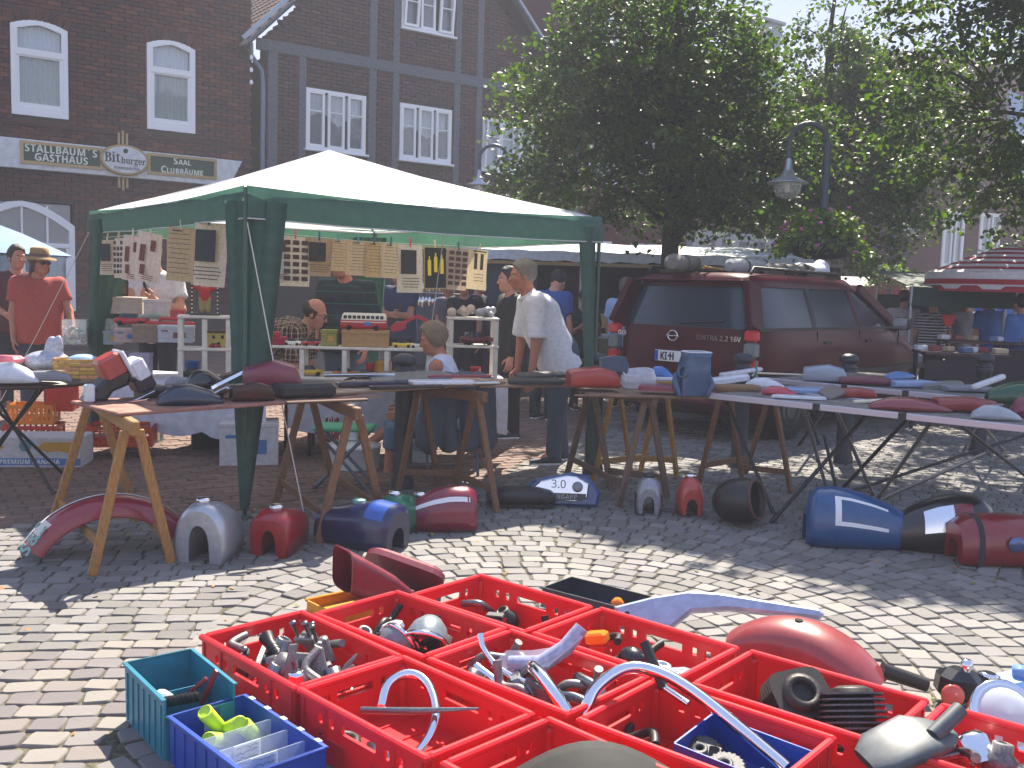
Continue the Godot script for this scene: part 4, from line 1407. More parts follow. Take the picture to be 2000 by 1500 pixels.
func people():
	# man in the red shirt with the straw hat, and his friend behind him
	person("man in a red t-shirt, straw hat and sunglasses passing the tent's end", spot(74, 10.3), 28, 1.74, {"top": "b0473f", "legs_c": "35465e", "hair": "long", "hair_c": "5b4a3a", "belly": 0.06, "wide": 1.08, "hem": 0.13, "loose": 0.028, "glasses": 1, "turn": 30, "skin": "b8775c", "cell": 0.02,
		"arms": [[V(0.35, -1, 0.25), V(0.1, -0.75, 0.6)], [V(-0.16, -1, 0.0), V(0.0, -1, 0.16)]]})
	var g := get_child(get_child_count() - 1)
	var hm := MB.new()
	var hb: Basis = joints.hb
	var hc: Vector3 = joints.head
	var rs := []
	for q in [[0.165, 0.028, 0.0], [0.16, 0.042, 0.0], [0.098, 0.058, 0.0], [0.094, 0.1, 0.0], [0.088, 0.145, 0.0], [0.06, 0.158, 0.0], [0.02, 0.15, 0.0]]:
		rs.append(sring(hc + hb * V(0, q[1], -0.01), hb.x, hb.z, q[0] * 0.95, q[0] * 1.08, 2.0, 26))
	hm.loft(rs, false, true)
	var hat := solo("straw_hat", "tan straw hat with a dark band on the red shirted man's head", "hat", hm, mat("straw", hx("b8935c"), 0.85, 0, "grain", 6.0))
	hat.transform = g.transform
	var bm := MB.new()
	bm.loft([sring(hc + hb * V(0, 0.064, -0.01), hb.x, hb.z, 0.096, 0.108, 2.0, 26), sring(hc + hb * V(0, 0.092, -0.01), hb.x, hb.z, 0.0935, 0.1045, 2.0, 26)], false, false)
	part("band", bm, mat("hat_band", hx("6b4652"), 0.8), hat)
	person("curly haired man in a maroon shirt walking behind the straw hatted man", spot(30, 11.0), 40, 1.8, {"top": "4c1f29", "legs_c": "23283a", "hair_c": "3a2a20", "turn": 10, "skin": "bb7e66", "arms": [[V(0.2, -1, 0.1), V(-0.3, -0.3, 0.9)], [V(-0.2, -1, 0.1), V(0.3, -0.35, 0.9)]]})
	# the man in white half hidden by the hanging papers, turning something in his hands
	person("man in a white t-shirt with a shoulder strap, head hidden behind hanging papers", spot(308, 9.9), -14, 1.84, {"top": "d6d3dd", "legs_c": "3a3f4a", "hair_c": "7a6548", "nod": 14, "wide": 1.1, "loose": 0.03, "arms": [[V(0.35, -0.9, 0.2), V(-0.6, 0.35, 0.7)], [V(-0.35, -0.9, 0.2), V(0.6, 0.35, 0.7)]], "curl": [0.7, 0.6], "palm": [V(-0.6, 0.6, 0), V(0.6, 0.6, 0)]})
	g = get_child(get_child_count() - 1)
	var sm := MB.new()
	sm.tube([joints.sh[1] + V(0.05, 0.075, 0.0), joints.chest + V(-0.02, 0.05, 0.175), joints.hip + V(0.16, 0.02, 0.15)], 0.014, 6)
	part("shoulder_strap", sm, mat("strap_dark", hx("22232a"), 0.8), g)
	# bending man in a checked shirt
	var plaid := pattern_mat("plaid", 0.88, 5.5, func(im: Image):
		im.fill(hx("4a322c"))
		for i in 4:
			im.fill_rect(Rect2i(i * 32, 0, 10, 128), hx("2c2426")); im.fill_rect(Rect2i(0, i * 32 + 14, 128, 9), hx("2a2224"))
			im.fill_rect(Rect2i(i * 32 + 16, 0, 5, 128), hx("b9a791")); im.fill_rect(Rect2i(0, i * 32, 128, 4), hx("a8937c")))
	person("balding man in a brown checked shirt bending low over the toy cars", spot(528, 8.9), 84, 1.78, {"topmat": plaid, "legs_c": "8a6a56", "lean": 76, "nod": -38, "hair": "bald", "hair_c": "4d3d33", "glasses": 2, "belly": 0.04, "loose": 0.03, "skin": "c08670", "sleeve": 0.85, "cell": 0.02, "wide": 1.08,
		"arms": [[V(0.15, -1, 0.05), V(0.0, -1, 0.2)], [V(-0.15, -1, 0.1), V(0, -1, 0.15)]], "legs": [[V(0.05, -1, -0.2), V(0, -1, -0.1)], [V(-0.05, -1, 0.05), V(0, -1, -0.1)]], "trouser": 0.2})
	# tall man in a green striped polo
	var stripe := pattern_mat("polo_stripe", 0.85, 2.3, func(im: Image):
		im.fill(hx("1f2a35"))
		for i in 4:
			im.fill_rect(Rect2i(0, i * 32, 128, 3), hx("2a5c50")); im.fill_rect(Rect2i(0, i * 32 + 16, 128, 3), hx("26303c")))
	person("stout man in a dark polo with thin green stripes behind the toy bus", spot(676, 9.35), -8, 1.82, {"topmat": stripe, "topname": "polo_shirt", "legs_c": "6f86a0", "hair": "short", "hair_c": "8b8580", "wide": 1.1, "belly": 0.08, "loose": 0.03, "sleeve": 0.9, "turn": -24, "nod": 10, "skin": "bf826c",
		"arms": [[V(0.25, -1, 0.15), V(-0.1, -0.9, 0.4)], [V(-0.2, -1, 0.15), V(0.2, -0.6, 0.7)]]})
	person("man in a navy t-shirt with folded arms beside the green tent curtain", spot(784, 12.2), -30, 1.76, {"top": "2b3557", "legs_c": "2a2c3a", "hair_c": "4d4038", "skin": "b27a62", "arms": [[V(0.1, -1, 0.25), V(-1, 0.1, 0.5)], [V(-0.1, -1, 0.25), V(1, 0.05, 0.55)]]})
	person("man in a black cap and sunglasses browsing, wedged between two others", spot(910, 13.0), -10, 1.62, {"top": "15161b", "legs_c": "2a2c34", "cap": "17181c", "glasses": 1, "hair_c": "3b332d", "skin": "b57a62", "cell": 0.026, "lean": 8})
	person("man in a dark cap looking down at the chrome parts stall", spot(884, 13.6), -25, 1.6, {"top": "4a4a58", "legs_c": "2a2c34", "cap": "1b1b20", "hair_c": "3b332d", "skin": "b57a62", "cell": 0.026, "lean": 8, "nod": 12})
	person("grey haired man in a dark jacket behind the cap wearers", spot(931, 13.9), 60, 1.64, {"top": "2b2c34", "legs_c": "2a2c34", "hair_c": "b9b6b2", "skin": "bb806a", "cell": 0.026, "sleeve": 2.0})
	# woman sitting with her back turned
	var p := spot(872, 7.95)
	person("seated woman in a white sleeveless top with short streaked hair, seen from behind", p, 262, 1.68, {"vol": 0.2, "nape": -0.1, "hip": 0.43, "top": "c7d2ea", "legs_c": "5d7c98", "hair_c": "8a7a66", "sleeve": 0.0, "lean": 6, "nod": 10, "turn": 14, "skin": "b07258", "hem": 0.08, "wide": 1.04, "cell": 0.02, "trouser": 0.4,
		"legs": [[V(0.16, -0.12, 1), V(0.05, -1, 0.1)], [V(-0.12, 0.02, 1), V(-0.15, -0.6, 0.75)]], "arms": [[V(0.15, -1, 0.2), V(-0.2, -0.4, 0.9)], [V(-0.2, -1, 0.35), V(0.2, -0.35, 0.9)]]})
	# the man in the white shirt stooping toward the stall
	person("grey haired man in an untucked white shirt and jeans stooping toward the stall", gp(1064, 902), -78, 1.84, {"top": "dcdde4", "legs_c": "44566a", "hair_c": "8f8a80", "lean": 34, "nod": -20, "loose": 0.035, "hem": 0.16, "sleeve": 0.95, "belly": 0.02, "wide": 1.06, "shoe": "20263a", "skin": "b2735a", "cell": 0.018,
		"arms": [[V(0.06, -1, 0.0), V(0.03, -1, 0.12)], [V(-0.05, -1, 0.1), V(0, -1, 0.1)]], "legs": [[V(0.02, -1, 0.12), V(0.02, -1, 0.05)], [V(-0.02, -1, -0.02), V(0, -1, -0.12)]], "neckhole": 0.07})
	g = get_child(get_child_count() - 1)
	var cl := MB.new()
	var cr := []
	for q in [[0.074, -0.012], [0.078, 0.03], [0.084, 0.012]]: cr.append(sring(joints.neck + joints.sp * q[1] + joints.fw * 0.005, Vector3.RIGHT, joints.fw, q[0], q[0] * 1.04, 2.0, 20))
	cl.loft(cr, false, false)
	part("collar", cl, mat("cloth_dcdde4"), g)
	person("person in black clothes standing just past the stooping man", spot(1002, 9.9), -70, 1.7, {"top": "17191f", "legs_c": "15171d", "hair_c": "3a332e", "sleeve": 2.0, "hem": 0.4, "loose": 0.03, "cell": 0.026})
	person("dark haired man in a blue shirt bending at the stall under the pale awning", spot(1072, 11.4), 150, 1.78, {"top": "2f4f92", "legs_c": "2b3040", "hair_c": "17161a", "lean": 18, "nod": 20, "cell": 0.026})
	person("man in a pale blue shirt walking away beside the van's rear corner", spot(1222, 12.8), 172, 1.66, {"top": "a9bfe2", "legs_c": "3a4254", "hair_c": "6f6a66", "cell": 0.024, "skin": "b07860"})
	person("person in dark clothes seated in the shade between the tent leg and van", spot(1142, 12.4), 10, 1.5, {"top": "17171c", "legs_c": "1c1d24", "hair_c": "2a2320", "cell": 0.026, "skin": "a56a54", "arms": [[V(0.1, -1, 0.3), V(-0.3, 0.5, 0.9)], [V(-0.1, -1, 0.3), V(0.3, 0.4, 0.9)]]})
	person("person in a white top past the van's bonnet, back turned", spot(1768, 14.4), 160, 1.62, {"top": "b9b6c0", "legs_c": "23252e", "hair_c": "453a34", "cell": 0.026})
	var bw := pattern_mat("bw_stripe", 0.85, 6.0, func(im: Image):
		im.fill(hx("1d1f2c"))
		for i in 4: im.fill_rect(Rect2i(0, i * 32, 128, 15), hx("c4c2cc")))
	person("person in a black and white striped shirt at the dark green market tent", spot(1828, 14.2), 175, 1.56, {"topmat": bw, "legs_c": "17181f", "hair_c": "5a4632", "cell": 0.026, "arms": [[V(0.3, -1, 0.1), V(0.1, -1, 0.2)], [V(-0.3, -1, 0.1), V(-0.1, -1, 0.2)]]})
	person("person in a grey shirt under the dark green market tent", spot(1893, 14.6), 185, 1.58, {"top": "8f8d9b", "legs_c": "1d1e26", "hair_c": "3a322c", "cell": 0.026})
	person("man in a bright blue t-shirt leaning under the striped parasol", spot(1950, 13.6), 200, 1.66, {"top": "3f6cb4", "legs_c": "1f2430", "hair_c": "33302e", "cell": 0.026, "lean": 20, "wide": 1.15})
	person("person in a faded blue jacket half hidden at the striped parasol's far side", spot(2003, 12.6), 190, 1.6, {"top": "4a6fae", "legs_c": "26324c", "hair_c": "33302e", "cell": 0.026, "sleeve": 2.0})

const CL := 0.64
const CW := 0.445
const CH := 0.2
var crate_x := {}

func crate_wall(parent: Node, len: float, xf: Transform3D, long: bool, red: Material):
	# a side of the crate: rib posts, oblong grip hole and small round-cornered holes under a thick rim
	var m := MB.new(xf)
	var t := 0.012
	m.box(V(0, 0.062, 0), V(len, 0.116, t))
	m.box(V(0, 0.165, 0), V(len, 0.03, t))
	var holes := [[-0.085, 0.085], [0.125, 0.15], [0.185, 0.21], [-0.15, -0.125], [-0.21, -0.185]] if long else [[-0.075, 0.075], [0.105, 0.13], [-0.13, -0.105]]
	holes.sort_custom(func(a, b): return a[0] < b[0])
	var x := -len * 0.5
	for hq in holes:
		m.box(V((x + hq[0]) * 0.5, 0.135, 0), V(hq[0] - x, 0.032, t))
		for e in [[hq[0], 1], [hq[1], -1]]:
			m.tri(xf.basis.inverse() * Vector3.ZERO + V(e[0], 0.119, t * 0.5), V(e[0] + e[1] * 0.007, 0.119, t * 0.5), V(e[0], 0.126, t * 0.5))
			m.tri(V(e[0], 0.151, t * 0.5), V(e[0], 0.144, t * 0.5), V(e[0] + e[1] * 0.007, 0.151, t * 0.5))
		x = hq[1]
	m.box(V((x + len * 0.5) * 0.5, 0.135, 0), V(len * 0.5 - x, 0.032, t))
	var w := part("wall", m, red, parent)
	var r := MB.new(xf)
	for q in [-0.47, -0.27, 0.27, 0.47]:
		r.box(V(q * len, 0.095, 0.0085), V(0.012, 0.17, 0.006), Basis(), 0.002)
	for q in [-0.2, 0.2]: r.box(V(q * len, 0.05, 0.0075), V(0.2 * len, 0.07, 0.004), Basis(), 0.0015)
	r.box(V(0, 0.012, 0.0075), V(len * 0.96, 0.018, 0.005), Basis(), 0.002)
	part("rib", r, red, w)

func crate(label: String, xf: Transform3D, red: Material) -> Node3D:
	var t := thing("plastic_crate", label, "crate", Vector3.ZERO, 0, "red plastic crates of motorcycle parts")
	t.transform = xf
	var f := MB.new()
	f.box(V(0, 0.006, 0), V(CL - 0.03, 0.012, CW - 0.03))
	for i in 5: f.box(V(-0.22 + i * 0.11, 0.0145, 0), V(0.012, 0.005, CW - 0.06))
	part("floor", f, red, t)
	crate_wall(t, CL - 0.02, T(V(0, 0, CW * 0.5 - 0.016)), true, red)
	crate_wall(t, CL - 0.02, T(V(0, 0, -CW * 0.5 + 0.016), 180), true, red)
	crate_wall(t, CW - 0.045, T(V(CL * 0.5 - 0.016, 0, 0), 90), false, red)
	crate_wall(t, CW - 0.045, T(V(-CL * 0.5 + 0.016, 0, 0), -90), false, red)
	var r := MB.new()
	for s in [-1, 1]:
		r.box(V(0, CH - 0.012, s * (CW * 0.5 - 0.011)), V(CL, 0.022, 0.024), Basis(), 0.006)
		r.box(V(s * (CL * 0.5 - 0.0105), CH - 0.0125, 0), V(0.023, 0.0215, CW - 0.044), Basis(), 0.006)
		for q in [-1, 1]: r.box(V(s * (CL * 0.5 - 0.026), 0.09, q * (CW * 0.5 - 0.026)), V(0.03, 0.17, 0.03), Basis(), 0.009)
	part("rim", r, red, t)
	return t

func inside(c: String, x: float, y: float, z: float, yaw := 0.0, pitch := 0.0, roll := 0.0) -> Transform3D:
	return crate_x[c] * T(V(x, y + 0.022, z), yaw, pitch, roll)

func put(called: String, label: String, cat: String, m: MB, material: Material, xf: Transform3D, group := "") -> MeshInstance3D:
	var o := solo(called, label, cat, m, material, group)
	o.transform = xf
	return o

func clutter(c: String, where: String, n: int, m1: Material, m2: Material, y: float):
	# odd worn bits lying about in a crate
	rng.seed = hash(c)
	var spots := ["at the left wall", "near the back corner", "left of the middle", "by the front wall", "in the middle", "under the larger parts", "right of the middle", "by the back wall", "at the front corner", "at the right wall"]
	for i in n:
		var m := MB.new()
		match i % 4:
			0: m.bend([V(-0.08, 0, 0), V(-0.03, 0.03, 0.02), V(0.03, 0.02, -0.01), V(0.07, 0.05, 0.02)], 0.011, 8)
			1:
				m.lathe([[0.02, -0.03], [0.035, -0.02], [0.035, 0.01], [0.022, 0.02], [0.022, 0.04], [0.012, 0.042], [0.012, 0.01]], Transform3D(), 14)
			2:
				m.slab([P(-0.06, -0.02), P(0.05, -0.03), P(0.07, 0.0), P(0.05, 0.03), P(-0.02, 0.025), P(-0.06, 0.035)], 0.014, Transform3D(), 0.003)
				m.lathe([[0.02, 0.0], [0.02, 0.03], [0.0, 0.03]], T(V(0.03, 0, 0), 0, 90), 10)
			3:
				m.box(V(0, 0, 0), V(0.09, 0.035, 0.045), Basis(), 0.01); m.tube([V(0, 0, 0), V(0.0, 0.05, 0.01)], 0.012, 8)
		put("spare_part", "%s spare part lying %s of the %s" % [["bent rod like", "round stepped", "flat flanged", "blocky"][i % 4], spots[i], where], "spare part", m, m1 if i % 2 else m2, inside(c, (i + 0.5) / n * 0.5 - 0.25, y + rng.randf_range(-0.01, 0.02), rng.randf_range(-0.14, 0.15), rng.randf() * 180.0, rng.randf_range(-40, 40), rng.randf_range(-30, 30)).scaled_local(Vector3.ONE * 1.4))

func headlamp(label: String, xf: Transform3D, r: float, shell: Material, lens := true):
	var t := thing("headlamp", label, "headlamp")
	t.transform = xf
	var m := MB.new()
	m.lathe([[0.01, -r * 1.25], [r * 0.45, -r * 1.2], [r * 0.8, -r * 0.8], [r * 0.97, -r * 0.3], [r, 0.0]], Transform3D(), 20)
	part("shell", m, shell, t)
	var rim := MB.new()
	rim.lathe([[r * 0.92, -0.004], [r * 1.05, -0.006], [r * 1.07, 0.006], [r * 1.0, 0.014], [r * 0.9, 0.01]], Transform3D(), 20)
	part("rim", rim, mat("chrome", hx("d9dbe0"), 0.12, 1.0), t)
	if lens:
		var l := MB.new()
		l.lathe([[r * 0.92, 0.004], [r * 0.8, r * 0.12], [r * 0.45, r * 0.22], [0.0, r * 0.25]], Transform3D(), 20)
		part("lens", l, mat("lamp_glass", hx("b9c3c9"), 0.08), t)

func crates():
	var red := mat("crate_red", hx("d8222c"), 0.3, 0, "", 1.3, Color(0.62, 0.085, 0.02))
	var lab := {
		"c1": "red crate of fork clamps and black grips beside the teal bin", "c2": "red crate with grey headlamp shells behind the clamp crate", "c3": "nearly empty red crate with one dark tail light, farthest back",
		"c4": "red crate holding an orange indicator and small lamps", "c5": "middle red crate heaped with chrome exhaust bends", "c6": "red crate beside the blue divider bin with a bent chrome tube",
		"c8": "red crate with two finned engine cylinders", "c7": "red crate with a long chrome handlebar lying over its edge", "c9": "red crate covered by a dark curved shield", "c10": "red crate with grey castings nearest the loose headlamp"}
	var px := {"c1": [[380, 1235], [600, 1195], [800, 1285], [560, 1335]], "c2": [[605, 1195], [785, 1155], [1000, 1225], [810, 1280]], "c3": [[795, 1155], [945, 1125], [1170, 1190], [1010, 1225]], "c4": [[1015, 1225], [1185, 1190], [1470, 1270], [1310, 1325]], "c6": [[560, 1335], [795, 1280], [1070, 1400], [825, 1480]], "c8": [[1310, 1325], [1480, 1270], [1860, 1375], [1700, 1450]], "c5": [[815, 1275], [1000, 1230], [1290, 1330], [1110, 1390]]}
	for k in px:
		var q := []
		for v in px[k]: q.append(gp(v[0], v[1], CH))
		var c: Vector3 = (q[0] + q[1] + q[2] + q[3]) / 4.0
		var u: Vector3 = (q[2] - q[1]) + (q[3] - q[0])
		c.y = 0.003
		crate_x[k] = Transform3D(Basis(Vector3.UP, atan2(-u.z, u.x)), c)
	var ub: Basis = crate_x.c5.basis
	crate_x["c7"] = Transform3D(crate_x.c8.basis, crate_x.c5.origin + ub.x * 0.665 + ub.z * -0.005)
	crate_x["c9"] = Transform3D(crate_x.c6.basis, crate_x.c6.origin + crate_x.c6.basis.x * 0.665 + V(0.02, 0, 0))
	crate_x["c10"] = Transform3D(crate_x.c8.basis, crate_x.c8.origin + crate_x.c8.basis.x * 0.675)
	for k in lab: crate(lab[k], crate_x[k], red)
	var chrome := mat("chrome", hx("d9dbe0"), 0.12, 1.0)
	var steel := mat("steel", hx("8d8f96"), 0.32, 0.9, "grain", 3.0)
	var alu := mat("cast_alu", hx("8e8c8e"), 0.5, 0.55, "grain", 3.5)
	var black := mat("black_rubber", hx("17181b"), 0.5, 0, "grain", 4.0)
	# clamp crate
	var m := MB.new()
	m.tube([V(-0.09, 0, 0), V(-0.05, 0, 0), V(0.11, 0, 0), V(0.13, 0, 0)], [0.03, 0.019, 0.018, 0.023], 14)
	for i in 7: m.tube([V(-0.03 + i * 0.02, 0, 0), V(-0.022 + i * 0.02, 0, 0)], 0.0205, 14)
	put("handlebar_grip", "black ribbed handlebar grip with a flared end among the clamps", "grip", m, black, inside("c1", -0.12, 0.12, 0.02, -8, 0, -18))
	for q in [[-0.04, 0.15, -0.08, 20, "tall upright grey clamp with two bolts, at the back of the clamp crate"], [0.03, 0.14, -0.1, -30, "small grey clamp leaning on the tall one"], [-0.19, 0.06, 0.12, 60, "grey clamp lying low by the crate's holes"]]:
		var c := thing("fork_clamp", q[4], "clamp")
		c.transform = inside("c1", q[0], q[1], q[2], q[3], 20, 10)
		m = MB.new()
		m.box(V(0, 0, 0), V(0.06, 0.1, 0.035), Basis(), 0.008)
		m.box(V(0.0, 0.03, 0.02), V(0.09, 0.03, 0.03), Basis(), 0.006)
		part("body", m, alu, c)
		for s in [-1, 1]:
			m = MB.new()
			m.lathe([[0.007, 0.0], [0.007, 0.055], [0.013, 0.055], [0.013, 0.068], [0.0, 0.07]], T(V(0.028 * s, 0.04, 0.02)), 8)
			part("bolt", m, steel, c)
	m = MB.new()
	m.slab([P(-0.07, -0.07), P(0.05, -0.08), P(0.085, 0.0), P(0.06, 0.075), P(0.03, 0.085), P(0.03, 0.055), P(-0.03, 0.055), P(-0.03, 0.085), P(-0.06, 0.08)], 0.018, Transform3D(), 0.004)
	put("bracket_plate", "flat grey bracket plate with a notched top standing in the clamp crate", "bracket", m, alu, inside("c1", 0.11, 0.13, 0.05, 40, -20, 0))
	m = MB.new()
	m.lathe([[0.03, -0.06], [0.03, 0.04], [0.026, 0.05], [0.026, 0.06], [0.0, 0.06]], Transform3D(), 16)
	put("chrome_sleeve", "short shiny chrome cylinder at the front corner of the clamp crate", "cap", m, chrome, inside("c1", 0.2, 0.11, 0.13, 0, 8, 0))
	for q in [[0.2, 0.1, -0.05, 50], [0.24, 0.09, -0.02, 15]]:
		m = MB.new()
		m.tube([V(0, -0.06, 0), V(0.0, 0.0, 0.01), V(0.02, 0.05, 0.02), V(0.05, 0.085, 0.0)], [0.016, 0.018, 0.013, 0.005], 8)
		put("brake_lever", "worn brake lever %s in the clamp crate" % ("next to the bracket plate" if q[0] < 0.22 else "nearest the crate's right end"), "lever", m, alu, inside("c1", q[0], q[1], q[2], q[3]), "worn levers in the clamp crate")
	m = MB.new()
	m.lathe([[0.0, -0.05], [0.045, -0.045], [0.055, 0.0], [0.045, 0.045], [0.03, 0.055], [0.0, 0.055]], Transform3D(), 16)
	put("drum_housing", "round grey drum housing in the middle of the clamp crate", "housing", m, alu, inside("c1", 0.03, 0.11, 0.06, 0, 60, 20))
	for i in 8:
		m = MB.new()
		m.tube([V(-0.05, 0, 0), V(0.0, 0.012, 0.01), V(0.05, 0, 0)], [0.016, 0.02, 0.012], 8)
		put("small_casting", ["bright steel", "black"][(i + 1) % 2] + " casting on the clamp crate's floor, " + ["at its left wall", "under the grip", "below the tall clamp", "by the long side holes", "under the drum", "behind the plate", "by the levers", "at its right wall"][i], "casting", m, steel if i % 2 else black, inside("c1", -0.22 + i * 0.062, 0.04 + 0.01 * (i % 3), 0.1 - 0.06 * (i % 4), i * 47.0), "castings on the clamp crate's floor")
	clutter("c1", "clamp crate", 10, steel, alu, 0.09)
	clutter("c2", "headlamp crate", 8, alu, black, 0.06)
	clutter("c3", "back crate", 4, black, steel, 0.04)
	clutter("c7", "handlebar crate", 6, steel, black, 0.05)
	clutter("c10", "covered crate", 5, alu, steel, 0.1)
	clutter("c4", "lamp crate", 8, mat("lens_b8bcc4", hx("b8bcc4"), 0.2), black, 0.05)
	clutter("c5", "exhaust crate", 10, steel, alu, 0.1)
	clutter("c6", "bent tube crate", 3, steel, black, 0.03)
	# headlamp shells
	var shell := mat("grey_blue_paint", hx("7f8b95"), 0.4, 0.2, "mottle", 3.0)
	headlamp("upturned grey headlamp shell, tallest in its crate", inside("c2", 0.1, 0.11, 0.0, 30, 130, 0), 0.085, shell, false)
	headlamp("open headlamp shell lying with its hollow facing out", inside("c2", 0.0, 0.1, 0.04, 200, 60, 20), 0.08, shell, false)
	headlamp("small headlamp lying low near the front of the shell crate", inside("c2", 0.12, 0.05, 0.13, 60, 40, 0), 0.06, mat("dark_paint", hx("2f3238"), 0.4), true)
	headlamp("grey headlamp shell at the near corner of the shell crate", inside("c2", -0.1, 0.05, 0.12, 160, 80, 0), 0.06, shell, false)
	m = MB.new()
	m.box(V(0, 0, 0), V(0.1, 0.05, 0.06), Basis(), 0.014)
	put("switch_box", "small pale grey switch box in the headlamp crate", "box", m, mat("pale_plastic", hx("a9b0b8"), 0.4), inside("c2", -0.13, 0.1, -0.03, 20, 10, 25))
	# tail light crate
	var tl := thing("tail_light", "dark red square tail light standing alone in the back crate", "tail light")
	tl.transform = inside("c3", 0.02, 0.02, 0.05, 30)
	m = MB.new(); m.box(V(0, 0.05, 0), V(0.09, 0.1, 0.07), Basis(), 0.012); part("lens", m, mat("dark_red_lens", hx("47101a"), 0.15), tl)
	m = MB.new(); m.box(V(0, 0.105, 0), V(0.075, 0.012, 0.05), Basis(), 0.004); m.box(V(0, 0.02, -0.05), V(0.1, 0.04, 0.04), Basis(), 0.008); part("housing", m, black, tl)
	# lamp crate
	var ind := thing("orange_indicator", "tall orange and red indicator lens in the lamp crate", "indicator")
	ind.transform = inside("c4", -0.16, 0.09, 0.0, 20, 0, 12)
	m = MB.new(); m.box(V(0, 0.05, 0), V(0.085, 0.045, 0.06), Basis(), 0.008); part("amber_lens", m, mat("amber", hx("e0801c"), 0.2, 0, "", 1, Color(0.6, 0.3, 0.05)), ind)
	m = MB.new(); m.box(V(0, -0.01, 0), V(0.08, 0.075, 0.058), Basis(), 0.01); part("red_lens", m, mat("red_lens", hx("c21d18"), 0.2, 0, "", 1, Color(0.5, 0.05, 0.02)), ind)
	m = MB.new(); m.ball(V(0, 0, 0), V(0.06, 0.045, 0.05), 14); m.tube([V(0, 0, 0), V(0.09, 0.02, 0)], [0.03, 0.012], 8)
	put("horn", "round black horn beside the orange indicator", "horn", m, mat("gloss_black", hx("191a20"), 0.25), inside("c4", -0.02, 0.09, -0.02))
	for q in [[0.04, 0.06, 0.09, "e0606a", "pink lamp lens low in the lamp crate"], [0.1, 0.05, 0.1, "d9a21c", "small yellow lamp lens beside the pink one"], [0.0, 0.055, 0.15, "d04a50", "rose coloured lamp lens nearest the lamp crate's front"], [-0.2, 0.05, 0.13, "b8bcc4", "pale round lamp lens in the lamp crate's corner"]]:
		m = MB.new(); m.lathe([[0.035, -0.04], [0.038, 0.0], [0.03, 0.025], [0.0, 0.03]], Transform3D(), 14)
		put("lamp_lens", q[4], "lens", m, mat("lens_" + q[3], hx(q[3]), 0.2), inside("c4", q[0], q[1], q[2], 0, 60, 30))
	m = MB.new(); m.box(V(0, 0, 0), V(0.16, 0.06, 0.11), Basis(), 0.02)
	put("parts_bag", "crumpled clear bag with silvery parts in the lamp crate", "bag", m, mat("foil_bag", hx("b9c0cc"), 0.2, 0.4, "mottle", 6.0), inside("c4", 0.19, 0.08, 0.02, 25, 8, 12))
	# exhaust bends
	var bends := [
		[[V(-0.24, 0.14, 0.05), V(-0.1, 0.11, 0.06), V(0.05, 0.1, 0.1), V(0.18, 0.1, 0.12)], 0.019, chrome, "straight chrome exhaust pipe along the middle crate's front"],
		[[V(0.0, 0.1, -0.08), V(-0.02, 0.17, -0.02), V(0.03, 0.215, 0.05), V(0.14, 0.2, 0.1), V(0.3, 0.1, 0.13)], 0.022, chrome, "wide chrome exhaust bend arching up from the middle crate"],
		[[V(0.12, 0.08, -0.13), V(0.1, 0.15, -0.11), V(0.15, 0.18, -0.06), V(0.25, 0.17, -0.04), V(0.27, 0.1, -0.02)], 0.018, steel, "dull steel hoop of pipe at the middle crate's back"],
		[[V(-0.29, 0.23, -0.02), V(-0.25, 0.19, 0.0), V(-0.15, 0.15, 0.02), V(0.0, 0.14, 0.03)], 0.012, chrome, "thin bent chrome tube sticking up over the middle crate's corner"],
		[[V(0.05, 0.12, 0.03), V(0.17, 0.14, 0.0), V(0.3, 0.12, 0.0)], 0.016, steel, "short steel pipe between the bends"],
		[[V(-0.05, 0.08, -0.1), V(0.1, 0.13, -0.02), V(0.22, 0.09, 0.09)], 0.015, chrome, "chrome stay lying across the bends"]]
	for b in bends:
		m = MB.new(); m.bend(b[0], b[1], 12)
		put("exhaust_pipe", b[3], "pipe", m, b[2], crate_x.c5)
	m = MB.new()
	m.tube([V(-0.14, 0.16, -0.02), V(-0.03, 0.18, -0.06), V(0.03, 0.24, -0.12), V(0.06, 0.31, -0.17)], [0.03, 0.033, 0.03, 0.026], 12)
	put("wrapped_pipe", "bent pipe wrapped in cloudy plastic film rising above the crates", "pipe", m, mat("cloudy_film", hx("b3b6d4"), 0.22, 0.15, "mottle", 5.0), crate_x.c5)
	m = MB.new()
	m.sheet([PackedVector3Array([V(-0.17, 0.2, -0.03), V(-0.08, 0.215, -0.07), V(0.0, 0.24, -0.11), V(0.05, 0.3, -0.16)]), PackedVector3Array([V(-0.2, 0.14, 0.02), V(-0.1, 0.15, 0.0), V(0.02, 0.19, -0.04), V(0.09, 0.29, -0.14)])])
	put("plastic_film", "loose clear film trailing from the wrapped pipe", "film", m, glass("clear_film", hx("dcdcec"), 0.35, 0.12), crate_x.c5)
	# bent tube crate
	m = MB.new()
	var pts := []
	for i in 15:
		var a := -0.4 + i * 0.27
		pts.append(V(-0.05 + 0.14 * cos(a) * 0.9, 0.05 + 0.1 * (1.0 - cos(i * 0.2)), -0.02 + 0.12 * sin(a)))
	m.bend([V(-0.11, 0.15, 0.04), V(-0.15, 0.2, -0.02), V(-0.13, 0.22, -0.09), V(-0.06, 0.2, -0.11), V(0.04, 0.15, -0.06), V(0.09, 0.1, 0.02), V(0.08, 0.05, 0.09), V(0.02, 0.025, 0.12)], 0.0155, 12)
	put("bent_tube", "bright chrome tube bent in a hook in the near crate", "tube", m, chrome, crate_x.c6)
	m = MB.new(); m.tube([V(-0.15, 0.14, 0.09), V(0.02, 0.165, -0.01), V(0.17, 0.19, -0.12)], [0.011, 0.011, 0.004], 10)
	put("steel_rod", "straight tapered steel rod resting across the near crate", "rod", m, steel, crate_x.c6)
